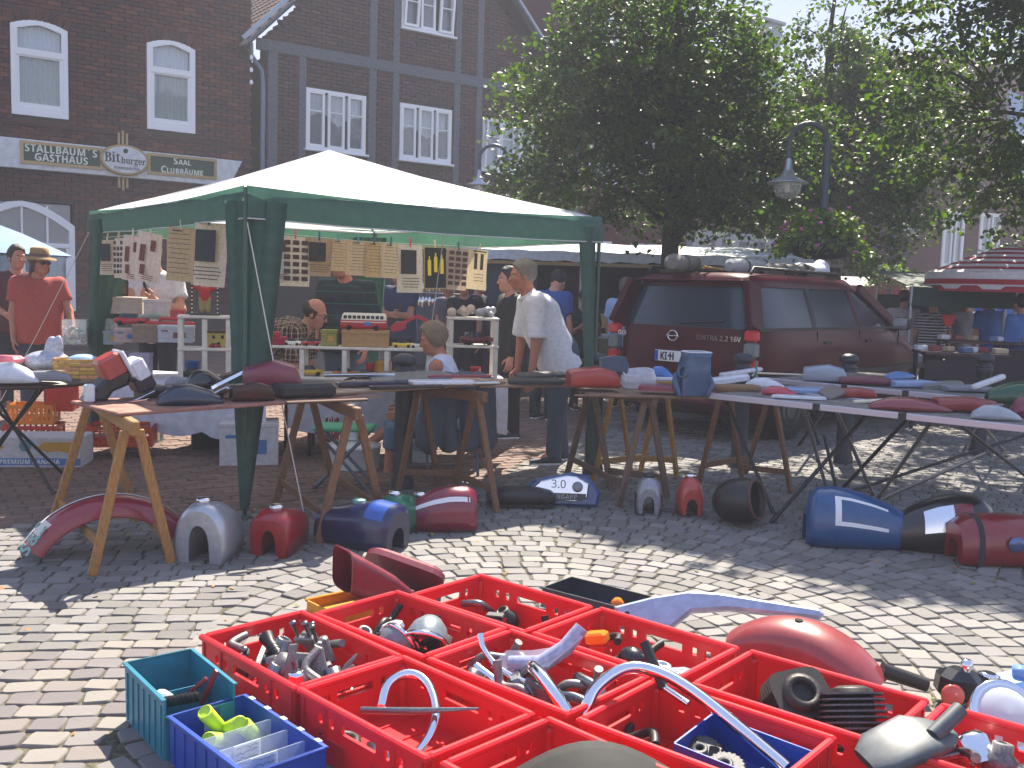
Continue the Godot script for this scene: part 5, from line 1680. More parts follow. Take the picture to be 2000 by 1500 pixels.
	headlamp("round chrome headlamp in the front corner of the bent tube crate", inside("c6", 0.2, 0.08, 0.12, 30, -30, 0), 0.075, chrome, true)
	# handlebar crate
	m = MB.new()
	m.tube([V(-0.3, 0.27, -0.15), V(-0.22, 0.21, -0.14), V(-0.13, 0.19, -0.13)], 0.012, 10)
	m.bend([V(-0.36, 0.16, 0.12), V(-0.36, 0.23, 0.06), V(-0.31, 0.285, -0.03), V(-0.23, 0.28, -0.09), V(-0.1, 0.25, -0.1), V(0.1, 0.18, -0.08), V(0.24, 0.13, -0.06)], 0.02, 12)
	var hb := put("handlebar", "long chrome handlebar running diagonally over the near crates", "handlebar", m, chrome, crate_x.c7)
	m = MB.new(); m.tube([V(-0.33, 0.33, -0.17), V(-0.23, 0.21, -0.14)], 0.017, 10)
	part("grip", m, black, hb)
	var tr := thing("blue_tray", "blue plastic tray inside the handlebar crate", "tray")
	tr.transform = inside("c7", 0.12, 0.03, -0.02, 4, 0, -4)
	m = MB.new(); m.box(V(0, 0.004, 0), V(0.34, 0.008, 0.26))
	for s in [-1, 1]:
		m.box(V(0, 0.06, s * 0.13), V(0.34, 0.11, 0.006)); m.box(V(s * 0.17, 0.06, 0), V(0.006, 0.11, 0.254))
	part("shell", m, mat("bin_blue", hx("1b46a6"), 0.4, 0, "cloth", 1.0, Color(0.03, 0.08, 0.3)), tr)
	for q in [[0.0, 0.1, 0.02, 0.07, "toothed steel gear wheel on the blue tray"], [0.12, 0.12, 0.09, 0.06, "smaller gear wheel leaning at the blue tray's edge"]]:
		m = MB.new()
		var ol := []
		for i in 44:
			var a := TAU * i / 44
			var r: float = q[3] * (1.0 if i % 2 else 0.9)
			ol.append(P(cos(a) * r, sin(a) * r))
		m.slab(ol, 0.02, Transform3D(), 0.003)
		m.lathe([[0.025, -0.02], [0.025, 0.02], [0.012, 0.022], [0.012, 0.01]], T(V(0, 0, 0), 0, 90), 12)
		put("gear_wheel", q[4], "gear", m, mat("gear_steel", hx("5a5a5e"), 0.55, 0.6, "grain", 4.0), inside("c7", q[0], q[1], q[2], 10, -70, 5))
	# finned cylinders
	for q in [[-0.05, 0.1, -0.02, 60, 0.0, "dark finned cylinder head lying on its side"], [0.16, 0.115, 0.0, 20, 0.0, "grey finned engine cylinder showing its bore"]]:
		var t := thing("engine_cylinder", q[5], "engine cylinder")
		t.transform = inside("c8", q[0], q[1], q[2], q[3], 38 if q[0] < 0 else -24, 10).scaled_local(V(1.22, 1.22, 1.22))
		var fm := mat("fin_dark", hx("3f3a3a"), 0.5, 0.5, "grain", 4.0) if q[0] < 0 else mat("fin_grey", hx("6a6a70"), 0.4, 0.5, "grain", 4.0)
		for i in 11:
			var y := -0.075 + i * 0.0145
			var r := 0.088 - 0.012 * absf(i - 6) / 6.0
			m = MB.new()
			m.loft([sring(V(0, y, 0), Vector3.RIGHT, V(0, 0, 1), r, r * 0.92, 4.5, 24), sring(V(0, y + 0.0045, 0), Vector3.RIGHT, V(0, 0, 1), r, r * 0.92, 4.5, 24)], true, true, true, -1)
			part("fin", m, fm, t)
		m = MB.new()
		m.lathe([[0.05, -0.09], [0.055, -0.085], [0.055, 0.085], [0.034, 0.094], [0.03, 0.085], [0.03, 0.0]], Transform3D(), 18)
		part("barrel", m, mat("fin_dark", hx("3f3a3a")), t)
	# dark shield over the near crate, and grey castings in the right one
	m = MB.new()
	var rows := []
	for i in 13:
		var u := i / 12.0
		var row := PackedVector3Array()
		for k in 9:
			var v := k / 8.0
			row.append(V(lerpf(-0.26, 0.26, u), 0.02 + 0.10 * sin(PI * minf(1.0, u * 1.05)) * (1 - v * 0.4) - 0.08 * v * v, lerpf(-0.12, 0.16, v) + 0.05 * u))
		rows.append(row)
	m.sheet(rows)
	var rows2 := []
	for r in rows:
		var row := PackedVector3Array()
		for p in r: row.append(p + V(0, -0.006, 0))
		rows2.append(row)
	m.sheet(rows2)
	m.loft([rows[0], rows2[0]], false, false, false); m.loft([rows[-1], rows2[-1]], false, false, false)
	var c0 := PackedVector3Array(); var c1 := PackedVector3Array()
	for i in 13: c0.append(rows[i][0]); c1.append(rows2[i][0])
	m.loft([c0, c1], false, false, false)
	var shp := gp(1165, 1470, 0.24)
	put("dark_shield", "dark scuffed leg shield with a pale edge lying over the nearest crate", "leg shield", m, mat("scuffed_dark", hx("222120"), 0.8, 0, "dirt", 3.0), Transform3D(Basis(Vector3.UP, deg_to_rad(12)), shp + V(0.02, -0.1, 0.06)))
	m = MB.new()
	m.loft([sring(V(-0.15, 0, 0), V(0, 0, 1), Vector3.UP, 0.05, 0.012, 3.0, 20), sring(V(-0.1, 0.01, 0), V(0, 0, 1), Vector3.UP, 0.085, 0.022, 3.0, 20), sring(V(0.03, 0.02, 0), V(0, 0, 1), Vector3.UP, 0.09, 0.03, 3.0, 20), sring(V(0.1, 0.0, 0), V(0, 0, 1), Vector3.UP, 0.07, 0.022, 3.0, 20), sring(V(0.15, -0.01, 0), V(0, 0, 1), Vector3.UP, 0.03, 0.012, 3.0, 20)]); m.tube([V(0.06, 0.03, 0.03), V(0.18, 0.06, 0.0)], 0.024, 12)
	put("grey_cover", "grey engine cover resting on the crate by the loose headlamp", "engine cover", m, mat("grey_cover", hx("565d63"), 0.5, 0.1, "mottle", 3.0), T(gp(1775, 1455, 0.2), 18, 10, 14))
	m = MB.new()
	m.lathe([[0.06, -0.05], [0.062, 0.03], [0.05, 0.05], [0.02, 0.055]], Transform3D(), 16)
	put("chrome_cover", "round chrome cover beside the grey engine cover", "cover", m, chrome, T(gp(1905, 1470, 0.12), 0, -50, 10))
	bins()
	loose_goods(chrome, steel, black)

func bins():
	# the two sloping stacking bins at the left of the crates
	var teal := mat("bin_teal", hx("1d7890"), 0.42, 0, "cloth", 1.2, Color(0.02, 0.1, 0.14))
	var blue := mat("bin_blue", hx("1b46a6"), 0.42, 0, "cloth", 1.0, Color(0.03, 0.08, 0.3))
	var defs := [
		[[[245, 1295], [328, 1378], [452, 1330], [372, 1268]], 0.2, teal, "teal stacking bin with a cut down front holding grips, left of the red crates"],
		[[[318, 1395], [482, 1508], [640, 1468], [488, 1362]], 0.15, blue, "blue bin with clear dividers and handwritten cards, in front of the teal bin"]]
	var n := 0
	for d in defs:
		var q := []
		for v in d[0]: q.append(gp(v[0], v[1], d[1]))
		var u: Vector3 = ((q[1] - q[0]) + (q[2] - q[3])) * 0.5
		var w: Vector3 = ((q[3] - q[0]) + (q[2] - q[1])) * 0.5
		var c: Vector3 = (q[0] + q[1] + q[2] + q[3]) * 0.25
		c.y = 0.004
		var L := u.length()
		var W := w.length()
		var hgt: float = d[1]
		var t := thing("storage_bin", d[3], "bin")
		t.transform = Transform3D(Basis(Vector3.UP, atan2(-u.z, u.x)), c)
		var m := MB.new()
		m.box(V(0, 0.004, 0), V(L - 0.02, 0.008, W - 0.02))
		part("floor", m, d[2], t)
		# long walls slope down toward the open front for the teal bin
		for s in [-1, 1]:
			m = MB.new()
			var prof := [P(-L * 0.5 + 0.01, 0), P(L * 0.5 - 0.01, 0), P(L * 0.5, hgt), P(-L * 0.5, hgt)]
			m.slab(prof, 0.006, T(V(0, 0, s * (W * 0.5 - 0.004))), 0.001)
			for i in 7: m.box(V(-L * 0.42 + i * L * 0.14, hgt * 0.45, s * (W * 0.5 + 0.001)), V(0.01, hgt * 0.8, 0.004))
			m.box(V(0, hgt - 0.004, s * (W * 0.5 + 0.002)), V(L, 0.008, 0.01), Basis(), 0.002)
			part("long_wall", m, d[2], t)
			m = MB.new()
			var hh := hgt * (0.72 if n == 0 and s == 1 else 1.0)
			m.box(V(s * (L * 0.5 - 0.005), hh * 0.5, 0), V(0.006, hh, W - 0.01))
			m.box(V(s * (L * 0.5 - 0.003), hh - 0.004, 0), V(0.01, 0.008, W - 0.012), Basis(), 0.002)
			part("end_wall", m, d[2], t)
		m = MB.new(); m.box(V(L * 0.5 + 0.001, hgt * 0.42, 0), V(0.003, 0.035, W * 0.55))
		part("label_strip", m, mat("label_grey", hx("a6b2ba"), 0.6), t)
		if n == 1:
			var clear := glass("divider_clear", hx("d8e2ea"), 0.28, 0.1)
			for i in 3:
				m = MB.new(); m.box(V(-L * 0.12 + i * L * 0.2, hgt * 0.46, 0), V(0.003, hgt * 0.85, W - 0.016))
				part("divider", m, clear, t)
				if i < 2:
					m = MB.new(); m.box(V(-L * 0.12 + (i + 0.96) * L * 0.2, hgt * 0.62, W * 0.05), V(0.002, hgt * 0.5, W * 0.34))
					var card := part("price_card", m, mat("paper_white", hx("e6e6e2"), 0.8), t)
					m = MB.new()
					rng.seed = 5 + i
					for r in 4:
						var pts := []
						for k in 12: pts.append(V(-L * 0.12 + (i + 0.96) * L * 0.2 + 0.0022, hgt * (0.79 - r * 0.11) + rng.randf_range(-0.005, 0.005), W * 0.05 + W * 0.14 - k * W * 0.024))
						m.tube(pts, 0.001, 4, false)
					part("handwriting", m, mat("ink", hx("2c3350"), 0.7), card)
			for s in 5:
				m = MB.new(); m.box(V(-L * 0.4 + s * L * 0.2, hgt - 0.003, -W * 0.5 - 0.002), V(0.025, 0.011, 0.014))
				part("tab", m, mat("pale_tab", hx("c2cbe4"), 0.5), t)
			var lime := mat("lime_plastic", hx("b4d13c"), 0.35, 0, "", 1, Color(0.4, 0.5, 0.05))
			for q2 in [[-0.36, 0.13, 0.02, 20, 40, "tall lime yellow tube leaning in the blue bin"], [-0.26, 0.11, -0.03, 90, 60, "lime yellow tube with its round end showing"], [-0.24, 0.09, 0.04, 40, 65, "short lime yellow tube lying behind the divider"], [-0.19, 0.09, -0.07, 10, 40, "lime yellow tube against the blue bin's far wall"]]:
				m = MB.new(); m.lathe([[0.02, -0.05], [0.023, -0.045], [0.025, 0.045], [0.02, 0.05], [0.018, 0.045]], Transform3D(), 14)
				put("lime_tube", q2[5], "tube", m, lime, t.transform * T(V(q2[0] * L, q2[1], q2[2]), q2[3], q2[4], 0))
		else:
			m = MB.new(); m.box(V(-L * 0.02, hgt * 0.35, 0), V(0.004, hgt * 0.7, W - 0.016)); part("divider", m, d[2], t)
			var bl := mat("black_rubber")
			m = MB.new(); m.tube([V(-0.07, 0, 0), V(0.07, 0, 0)], [0.016, 0.013], 12)
			for i in 8: m.tube([V(-0.06 + i * 0.016, 0, 0), V(-0.053 + i * 0.016, 0, 0)], 0.0185, 12)
			put("rubber_grip", "ribbed black rubber grip lying in the teal bin", "grip", m, bl, t.transform * T(V(L * 0.2, hgt * 0.7, 0.02), 40, 0, 16))
			m = MB.new(); m.box(V(0, 0, 0), V(0.018, 0.15, 0.012), Basis(), 0.003)
			put("red_strip", "dark red strip standing up in the teal bin", "strip", m, mat("strip_red", hx("7c1626"), 0.4), t.transform * T(V(L * 0.28, hgt * 0.85, -0.06), 20, 0, -28))
			m = MB.new(); m.box(V(0, 0, 0), V(0.015, 0.12, 0.012), Basis(), 0.003)
			put("red_strip", "shorter dark red strip leaning the other way in the teal bin", "strip", m, mat("strip_red"), t.transform * T(V(L * 0.08, hgt * 0.75, -0.05), 20, 0, -50))
			m = MB.new(); m.box(V(0, 0, 0), V(0.07, 0.05, 0.05), Basis(), 0.012)
			put("clear_block", "small clear plastic block in the teal bin's corner", "block", m, mat("pale_plastic"), t.transform * T(V(-L * 0.02, hgt * 0.6, 0.05), 10))
		n += 1

func tank(called: String, label: String, xf: Transform3D, L: float, W: float, H: float, nw: float, nh: float, paint: Material, o := {}) -> Node3D:
	# fuel tank: an arched body with a tunnel underneath for the frame; local +x is its rear
	o = o.duplicate()
	if not o.has("sq"): o.sq = 0.8
	var t := thing(called, label, o.get("cat", "fuel tank"), Vector3.ZERO, 0, o.get("group", ""))
	t.transform = xf
	var prof: Array = o.get("prof", [[0.0, 0.72, 0.7], [0.02, 0.86, 0.86], [0.12, 0.97, 0.97], [0.35, 1.0, 1.0], [0.6, 0.92, 0.9], [0.8, 0.78, 0.74], [0.94, 0.6, 0.58], [1.0, 0.5, 0.46]])
	var ring := func(u: float, w: float, h: float, grow: float) -> PackedVector3Array:
		var r := PackedVector3Array()
		var x: float = (u - 0.5) * L
		var hw := W * 0.5 * w + grow
		var hh := H * h + grow
		for k in 19:
			var a := PI * k / 18.0
			var cx := signf(cos(a)) * pow(absf(cos(a)), o.get("sq", 0.72))
			var sy := pow(sin(a), o.get("sq", 0.72))
			var tuck := 1.0 - 0.12 * pow(1.0 - sy, 2.0)
			r.append(V(x, 0.01 + sy * hh - grow * 0.5, cx * hw * tuck))
		return r
	var rings := []
	for p in prof:
		var r: PackedVector3Array = ring.call(p[0], p[1], p[2], 0.0)
		var x: float = (p[0] - 0.5) * L
		var n2: float = minf(nw * 0.5, W * 0.5 * p[1] * 0.6)
		var h2: float = minf(nh, H * p[2] * 0.75)
		for k in 11:
			var a := PI * k / 10.0
			r.append(V(x, 0.01 + pow(sin(a), 0.5) * h2, -cos(a) * n2))
		rings.append(r)
	var m := MB.new()
	m.loft(rings, false, false, true)
	# end caps, closed between the outer arch and the tunnel
	for e in [0, rings.size() - 1]:
		var r: PackedVector3Array = rings[e]
		m.g = -1
		for k in 18:
			var i0 := 19 + 10 - int(round(k * 10.0 / 18.0))
			var i1 := 19 + 10 - int(round((k + 1) * 10.0 / 18.0))
			m.quad(r[k], r[k + 1], r[i1], r[i0])
	part("shell", m, paint, t)
	if o.get("capat", 0.3) >= 0.0:
		var u: float = o.get("capat", 0.3)
		var hh := 0.0
		for i in prof.size() - 1:
			if u >= prof[i][0] and u <= prof[i + 1][0]: hh = lerpf(prof[i][2], prof[i + 1][2], (u - prof[i][0]) / (prof[i + 1][0] - prof[i][0]))
		var c := MB.new()
		c.lathe([[0.03, -0.01], [0.038, 0.0], [0.04, 0.014], [0.034, 0.022], [0.012, 0.026], [0.0, 0.026]], T(V((u - 0.5) * L, H * hh + 0.008, 0)), 16)
		part("filler_cap", c, o.get("capmat", mat("chrome")), t)
	for b in o.get("bands", []):
		# painted trim raised over the shell: from u0 to u1 along it, arch points k0 to k1
		var rows := []
		for i in 9:
			var u := lerpf(b[0], b[1], i / 8.0)
			var w := 1.0
			var h := 1.0
			for k in prof.size() - 1:
				if u >= prof[k][0] and u <= prof[k + 1][0]:
					var f: float = (u - prof[k][0]) / (prof[k + 1][0] - prof[k][0])
					w = lerpf(prof[k][1], prof[k + 1][1], f); h = lerpf(prof[k][2], prof[k + 1][2], f)
			var full: PackedVector3Array = ring.call(u, w, h, 0.003)
			var row := PackedVector3Array()
			var kk := float(b[2])
			while kk <= float(b[3]) + 0.01:
				var k0 := mini(int(kk), 17)
				row.append(full[k0].lerp(full[k0 + 1], kk - k0))
				kk += 0.5
			rows.append(row)
		var bm := MB.new()
		bm.sheet(rows)
		part(b[5] if b.size() > 5 else "trim_band", bm, b[4], t)
	return t

func fender(called: String, label: String, xf: Transform3D, R: float, a0: float, a1: float, W: float, depth: float, paint: Material, bandm = null) -> Node3D:
	# mudguard: a U section swept round an arc
	var t := thing(called, label, "mudguard")
	t.transform = xf
	var rows := []
	var n := 22
	var band := []
	for i in n + 1:
		var a := deg_to_rad(lerpf(a0, a1, float(i) / n))
		var rad := V(cos(a), sin(a), 0)
		var row := PackedVector3Array()
		for k in 13:
			var b := PI * k / 12.0
			var z := -cos(b) * W * 0.5
			var d := pow(sin(b), 0.6)
			row.append(rad * (R - depth * (1.0 - d)) + V(0, 0, z))
		rows.append(row)
		band.append(PackedVector3Array([rad * (R + 0.003) + V(0, 0, -0.012), rad * (R + 0.003) + V(0, 0, 0.012)]))
	var m := MB.new()
	m.sheet(rows)
	var inner := []
	for r in rows:
		var c := V(0, 0, 0)
		var row := PackedVector3Array()
		for p in r: row.append(p - V(p.x, p.y, 0).normalized() * 0.004 - V(0, 0, p.z * 0.02))
		inner.append(row)
	m.sheet(inner)
	for i in n:
		m.g = -1
		m.quad(rows[i][0], rows[i + 1][0], inner[i + 1][0], inner[i][0]); m.quad(rows[i][12], rows[i + 1][12], inner[i + 1][12], inner[i][12])
	m.loft([rows[0], inner[0]], false, false, false, -1); m.loft([rows[n], inner[n]], false, false, false, -1)
	part("shell", m, paint, t)
	if bandm:
		var bm := MB.new(); bm.sheet(band); part("stripe", bm, bandm, t)
	return t

func paint(key: String, c: String, rough := 0.28, metal := 0.0) -> StandardMaterial3D:
	var m := mat(key, hx(c), rough, metal, "cloth", 1.6)
	m.clearcoat_enabled = true
	m.clearcoat = 0.4
	m.clearcoat_roughness = 0.12
	return m

func loose_goods(chrome: Material, steel: Material, black: Material):
	# things lying on the setts round the crates
	var maroon := paint("maroon_plastic", "7c1f33", 0.4)
	var b := thing("pannier_box", "maroon plastic pannier box tipped open behind the red crates", "pannier")
	b.transform = T(gp(716, 1188) + V(0, 0.04, 0), 34, 0, -20)
	var m := MB.new()
	var rs := []
	for q in [[-0.17, 0.2, 0.11, 0.11], [-0.1, 0.195, 0.12, 0.1], [0.08, 0.15, 0.12, 0.078], [0.22, 0.09, 0.1, 0.048], [0.25, 0.06, 0.08, 0.035]]:
		rs.append(sring(V(q[0], q[3], 0), V(0, 0, 1), V(-0.35, 1, 0).normalized(), q[2], q[1] * 0.5, 5.0, 28))
	var ins := []
	for q in [[-0.175, 0.188, 0.104, 0.11], [-0.02, 0.16, 0.11, 0.09], [0.12, 0.1, 0.1, 0.07]]:
		ins.append(sring(V(q[0], q[3], 0), V(0, 0, 1), V(-0.35, 1, 0).normalized(), q[2], q[1] * 0.5, 5.0, 28))
	m.loft(rs, false, true, true, -1)
	m.loft(ins, false, true, true, -1)
	m.loft([rs[0], ins[0]], false, false, true, -1)
	part("shell", m, maroon, b)
	var lid := thing("pannier_cover", "maroon pannier lid propped against the open pannier box", "lid")
	lid.transform = T(gp(765, 1165) + V(0.05, 0.1, -0.03), 16, -48, -26)
	m = MB.new()
	m.loft([sring(V(0, 0, 0), Vector3.RIGHT, V(0, 0, 1), 0.2, 0.1, 5.0, 24), sring(V(0, 0.03, 0), Vector3.RIGHT, V(0, 0, 1), 0.2, 0.1, 5.0, 24), sring(V(0, 0.055, 0), Vector3.RIGHT, V(0, 0, 1), 0.17, 0.08, 5.0, 24)], true, true, true, -1)
	part("lid_shell", m, maroon, lid)
	m = MB.new(); m.box(V(-0.205, 0.02, 0), V(0.02, 0.03, 0.05), Basis(), 0.005); part("latch", m, mat("latch_cream", hx("d5c8b0"), 0.4), lid)
	var yc := thing("yellow_crate", "low orange yellow crate peeping out behind the maroon pannier", "crate")
	yc.transform = T(gp(690, 1192), 42)
	m = MB.new()
	for s in [-1, 1]:
		m.box(V(0, 0.025, s * 0.12), V(0.34, 0.05, 0.008)); m.box(V(s * 0.17, 0.025, 0), V(0.008, 0.05, 0.232))
	m.box(V(0, 0.005, 0), V(0.33, 0.008, 0.23))
	part("shell", m, mat("crate_yellow", hx("e2960f"), 0.4, 0, "cloth", 1.0, Color(0.5, 0.25, 0.0)), yc)
	m = MB.new()
	for s in [-1, 1]: m.box(V(0, 0.05, s * 0.122), V(0.36, 0.014, 0.016), Basis(), 0.004)
	part("rim", m, mat("crate_yellow"), yc)
	# the black tray and the pale fairing strip behind the lamp crate
	var tray := thing("black_tray", "shallow black tray behind the back crates", "tray")
	tray.transform = T(gp(1165, 1188), -38)
	m = MB.new()
	for s in [-1, 1]:
		m.box(V(0, 0.04, s * 0.12), V(0.46, 0.08, 0.006)); m.box(V(s * 0.23, 0.04, 0), V(0.006, 0.08, 0.234))
	m.box(V(0, 0.004, 0), V(0.45, 0.006, 0.23))
	part("shell", m, mat("tray_dark", hx("2a3240"), 0.35, 0, "cloth", 1.2), tray)
	m = MB.new(); m.lathe([[0.03, 0.0], [0.032, 0.04], [0.02, 0.06], [0.0, 0.065]], Transform3D(), 12)
	put("amber_lens", "single amber lens standing at the end of the black tray", "lens", m, mat("amber", hx("e0801c")), T(gp(1205, 1192, 0.03), 0, 20, 0))
	var pale := paint("pale_blue_metal", "a6b4cc", 0.3, 0.35)
	var fs := thing("fairing_strip", "long pale blue chain guard propped on the lamp crate's rim", "chain guard")
	m = MB.new()
	m.slab([P(-0.43, 0.0), P(-0.41, -0.05), P(-0.33, -0.09), P(-0.2, -0.10), P(-0.17, -0.06), P(-0.1, 0.01), P(0.05, 0.035), P(0.42, 0.03), P(0.44, 0.055), P(0.42, 0.075), P(0.0, 0.105), P(-0.12, 0.1), P(-0.27, 0.06)], 0.035, Transform3D(), 0.012)
	part("shell", m, pale, fs)
	fs.transform = Transform3D(Basis(Vector3.UP, deg_to_rad(-12)) * Basis(Vector3.RIGHT, deg_to_rad(-38)), gp(1398, 1205, 0.14))
	m = MB.new()
	for q in [[-0.37, -0.03], [-0.3, -0.065], [-0.23, -0.08]]: m.lathe([[0.011, 0.0], [0.011, 0.002]], Transform3D(Basis(Vector3.RIGHT, PI / 2), V(q[0], q[1], 0.018)), 10)
	part("hole_rim", m, mat("gloss_black", hx("191a20"), 0.25), fs)
	# big red mudguard lying on its side
	var fd := fender("large_mudguard", "big faded red mudguard lying upside down beside the cylinder crate", T(gp(1560, 1335) + V(0.0, -0.17, -0.02), -38, 0, 0), 0.42, 38, 132, 0.27, 0.13, paint("faded_red", "8f3638", 0.36))
	m = MB.new(); m.lathe([[0.016, 0.0], [0.016, 0.003]], Transform3D(Basis(Vector3.BACK, deg_to_rad(-2)), V(0.0, 0.42, 0.02)), 12)
	part("bolt_hole", m, mat("gloss_black"), fd)
	# switch gear, chrome headlamp and blue part at the right
	var sg := thing("throttle_switchgear", "black throttle grip and switch housing lying by the right end of the crates", "switchgear")
	sg.transform = T(gp(1850, 1345, 0.06), -8, 0, -6).scaled_local(V(1.2, 1.2, 1.2))
	m = MB.new(); m.tube([V(-0.2, 0.02, 0), V(-0.19, 0.02, 0), V(-0.06, 0.0, 0)], [0.03, 0.024, 0.022], 14); part("grip", m, black, sg)
	m = MB.new(); m.box(V(0.03, 0.02, 0.0), V(0.13, 0.1, 0.1), Basis(), 0.025); m.box(V(0.11, 0.03, -0.02), V(0.12, 0.05, 0.07), Basis(), 0.015); part("housing", m, mat("gloss_black"), sg)
	m = MB.new(); m.lathe([[0.032, 0], [0.036, 0.01], [0.03, 0.02], [0.0, 0.022]], T(V(-0.0, 0.0, 0.05), 0, 80), 16); part("red_reflector", m, mat("reflector_red", hx("b55048"), 0.25), sg)
	m = MB.new(); m.lathe([[0.016, 0.0], [0.02, 0.02], [0.012, 0.035], [0.0, 0.036]], T(V(0.04, 0.07, 0.01)), 10); part("button", m, chrome, sg)
	m = MB.new(); m.lathe([[0.028, 0.0], [0.034, 0.006], [0.02, 0.012]], T(V(0.12, 0.055, -0.02)), 14); part("dial", m, chrome, sg)
	headlamp("large loose chrome headlamp lying on the setts at the right", T(gp(1965, 1400, 0.09), -20, 50, -20), 0.12, chrome, true)
	m = MB.new(); m.box(V(0, 0, 0), V(0.22, 0.06, 0.14), Basis(), 0.02); m.lathe([[0.03, 0.0], [0.03, 0.03], [0.0, 0.034]], T(V(0.02, 0.03, 0)), 12)
	put("blue_cover", "pale blue cover behind the loose headlamp", "cover", m, paint("sky_blue", "6d9ad6", 0.35), T(gp(1985, 1335, 0.04), 12, 0, 8))

func tank_row():
	# the row of tanks and mudguards on the ground before the trestle tables
	var white := mat("trim_white", hx("d6d8da"), 0.4)
	var crimson := paint("crimson", "8e1a30")
	var fd := fender("long_mudguard", "crimson rear mudguard with a white stripe and racing stickers under the end trestle", T(gp(215, 1078) + V(0, -0.18, 0), 28, 0, 8), 0.5, 32, 140, 0.24, 0.1, crimson, white)
	var st := MB.new(); st.box(V(0, 0, 0), V(0.085, 0.05, 0.003), Basis(), 0.001)
	var so := part("sticker", st, mat("trim_white"), fd)
	so.transform = Transform3D(Basis(Vector3.BACK, deg_to_rad(128 - 90)), V(cos(deg_to_rad(125)), sin(deg_to_rad(125)), 0) * 0.49 + V(0, 0, 0.09))
	var tx := words_on("S&S", 0.075, mat("sticker_green", hx("6f9a94"), 0.5), fd, Transform3D(Basis(Vector3.BACK, deg_to_rad(48)) * Basis(Vector3.RIGHT, deg_to_rad(-58)), V(cos(deg_to_rad(133)), sin(deg_to_rad(133)), 0) * 0.487 + V(0, 0, 0.075)))
	tank("fuel_tank", "silver fuel tank with a tall open tunnel, standing on end between two trestle legs", T(gp(420, 1080), 84, 0, 4), 0.42, 0.32, 0.32, 0.115, 0.21, paint("silver_tank", "b4b8c0", 0.3, 0.5), {"capat": 0.2, "sq": 0.85, "prof": [[0.0, 0.86, 0.9], [0.03, 0.95, 0.96], [0.2, 1.0, 1.0], [0.6, 0.9, 0.85], [1.0, 0.6, 0.55]]})
	tank("fuel_tank", "boxy bright red fuel tank with a dark tunnel beside the silver one", T(gp(554, 1070), 78, 0, 4), 0.38, 0.25, 0.25, 0.085, 0.15, paint("tank_red", "96121d"), {"capat": 0.3, "sq": 0.5, "prof": [[0.0, 0.9, 0.82], [0.03, 0.97, 0.9], [0.25, 1.0, 1.0], [0.7, 0.85, 0.8], [1.0, 0.6, 0.6]]})
	tank("fuel_tank", "dark blue and black fuel tank with a green cap, lying sideways", T(gp(703, 1062), 152, 0, 4), 0.52, 0.3, 0.27, 0.12, 0.14, paint("midnight_blue", "141c4a"), {"capat": 0.55, "capmat": mat("green_cap", hx("5d8f86"), 0.4), "bands": [[0.08, 0.32, 2, 14, paint("mid_blue", "2350a8"), "blue_panel"], [0.6, 0.8, 3, 8, paint("violet_panel", "3f2a5c"), "violet_panel"]], "prof": [[0.0, 0.8, 0.85], [0.03, 0.95, 0.98], [0.3, 1.0, 1.0], [0.55, 0.95, 0.85], [0.8, 0.9, 0.7], [1.0, 0.75, 0.6]]})
	tank("fuel_tank", "small green fuel tank seen end on behind the dark blue one", T(gp(785, 1036), 70, 0, 0), 0.36, 0.22, 0.24, 0.09, 0.13, paint("tank_green", "177050"), {"capat": 0.2})
	tank("fuel_tank", "wine red teardrop fuel tank with double white pinstripes", T(gp(858, 1032), 188, 0, -2), 0.46, 0.3, 0.26, 0.12, 0.13, paint("wine", "7a1230"), {"capat": 0.75, "bands": [[0.08, 0.85, 4, 5, white, "pinstripe"], [0.1, 0.85, 13, 14, white, "pinstripe"], [0.08, 0.8, 1, 2, white, "pinstripe"]]})
	# side panel with the chrome badge and the black seat
	var sp := thing("tank_side_cover", "blue side panel with a chrome plate and raised maker's letters leaning at the trestle", "side panel")
	sp.transform = T(gp(1090, 988) + V(0, 0.0, 0), -4, -12, 0)
	var m := MB.new()
	m.slab([P(-0.24, 0.0), P(0.27, 0.0), P(0.29, 0.1), P(0.2, 0.22), P(0.08, 0.235), P(-0.16, 0.18), P(-0.26, 0.1)], 0.06, Transform3D(), 0.02)
	part("panel", m, paint("panel_blue", "27477c"), sp)
	m = MB.new()
	m.slab([P(-0.2, 0.1), P(-0.12, 0.04), P(0.12, 0.03), P(0.2, 0.06), P(0.21, 0.16), P(0.13, 0.205), P(0.05, 0.21), P(-0.13, 0.165)], 0.02, T(V(0, 0, 0.03)), 0.008)
	part("chrome_plate", m, mat("chrome"), sp)
	m = MB.new(); m.slab([P(-0.14, 0.055), P(-0.1, 0.04), P(0.13, 0.042), P(0.19, 0.065), P(0.19, 0.09), P(-0.12, 0.088)], 0.004, T(V(0, 0, 0.042)))
	part("black_band", m, mat("gloss_black"), sp)
	m = MB.new(); m.lathe([[0.035, 0.0], [0.037, 0.008], [0.03, 0.012], [0.0, 0.01]], T(V(0.13, 0.135, 0.04), 0, 90), 18); part("dial_rim", m, mat("steel"), sp)
	words_on("3.0", 0.055, mat("ink_dark", hx("1c2430"), 0.4), sp, T(V(0.0, 0.15, 0.042)), "lettering", "Droid Sans", false)
	words_on("UNDAPP", 0.032, mat("steel"), sp, T(V(0.04, 0.065, 0.046)))
	var seat := thing("motorcycle_seat", "long black motorcycle seat lying beside the chrome side panel", "seat")
	seat.transform = T(gp(1018, 990), 4)
	m = MB.new()
	var rs := []
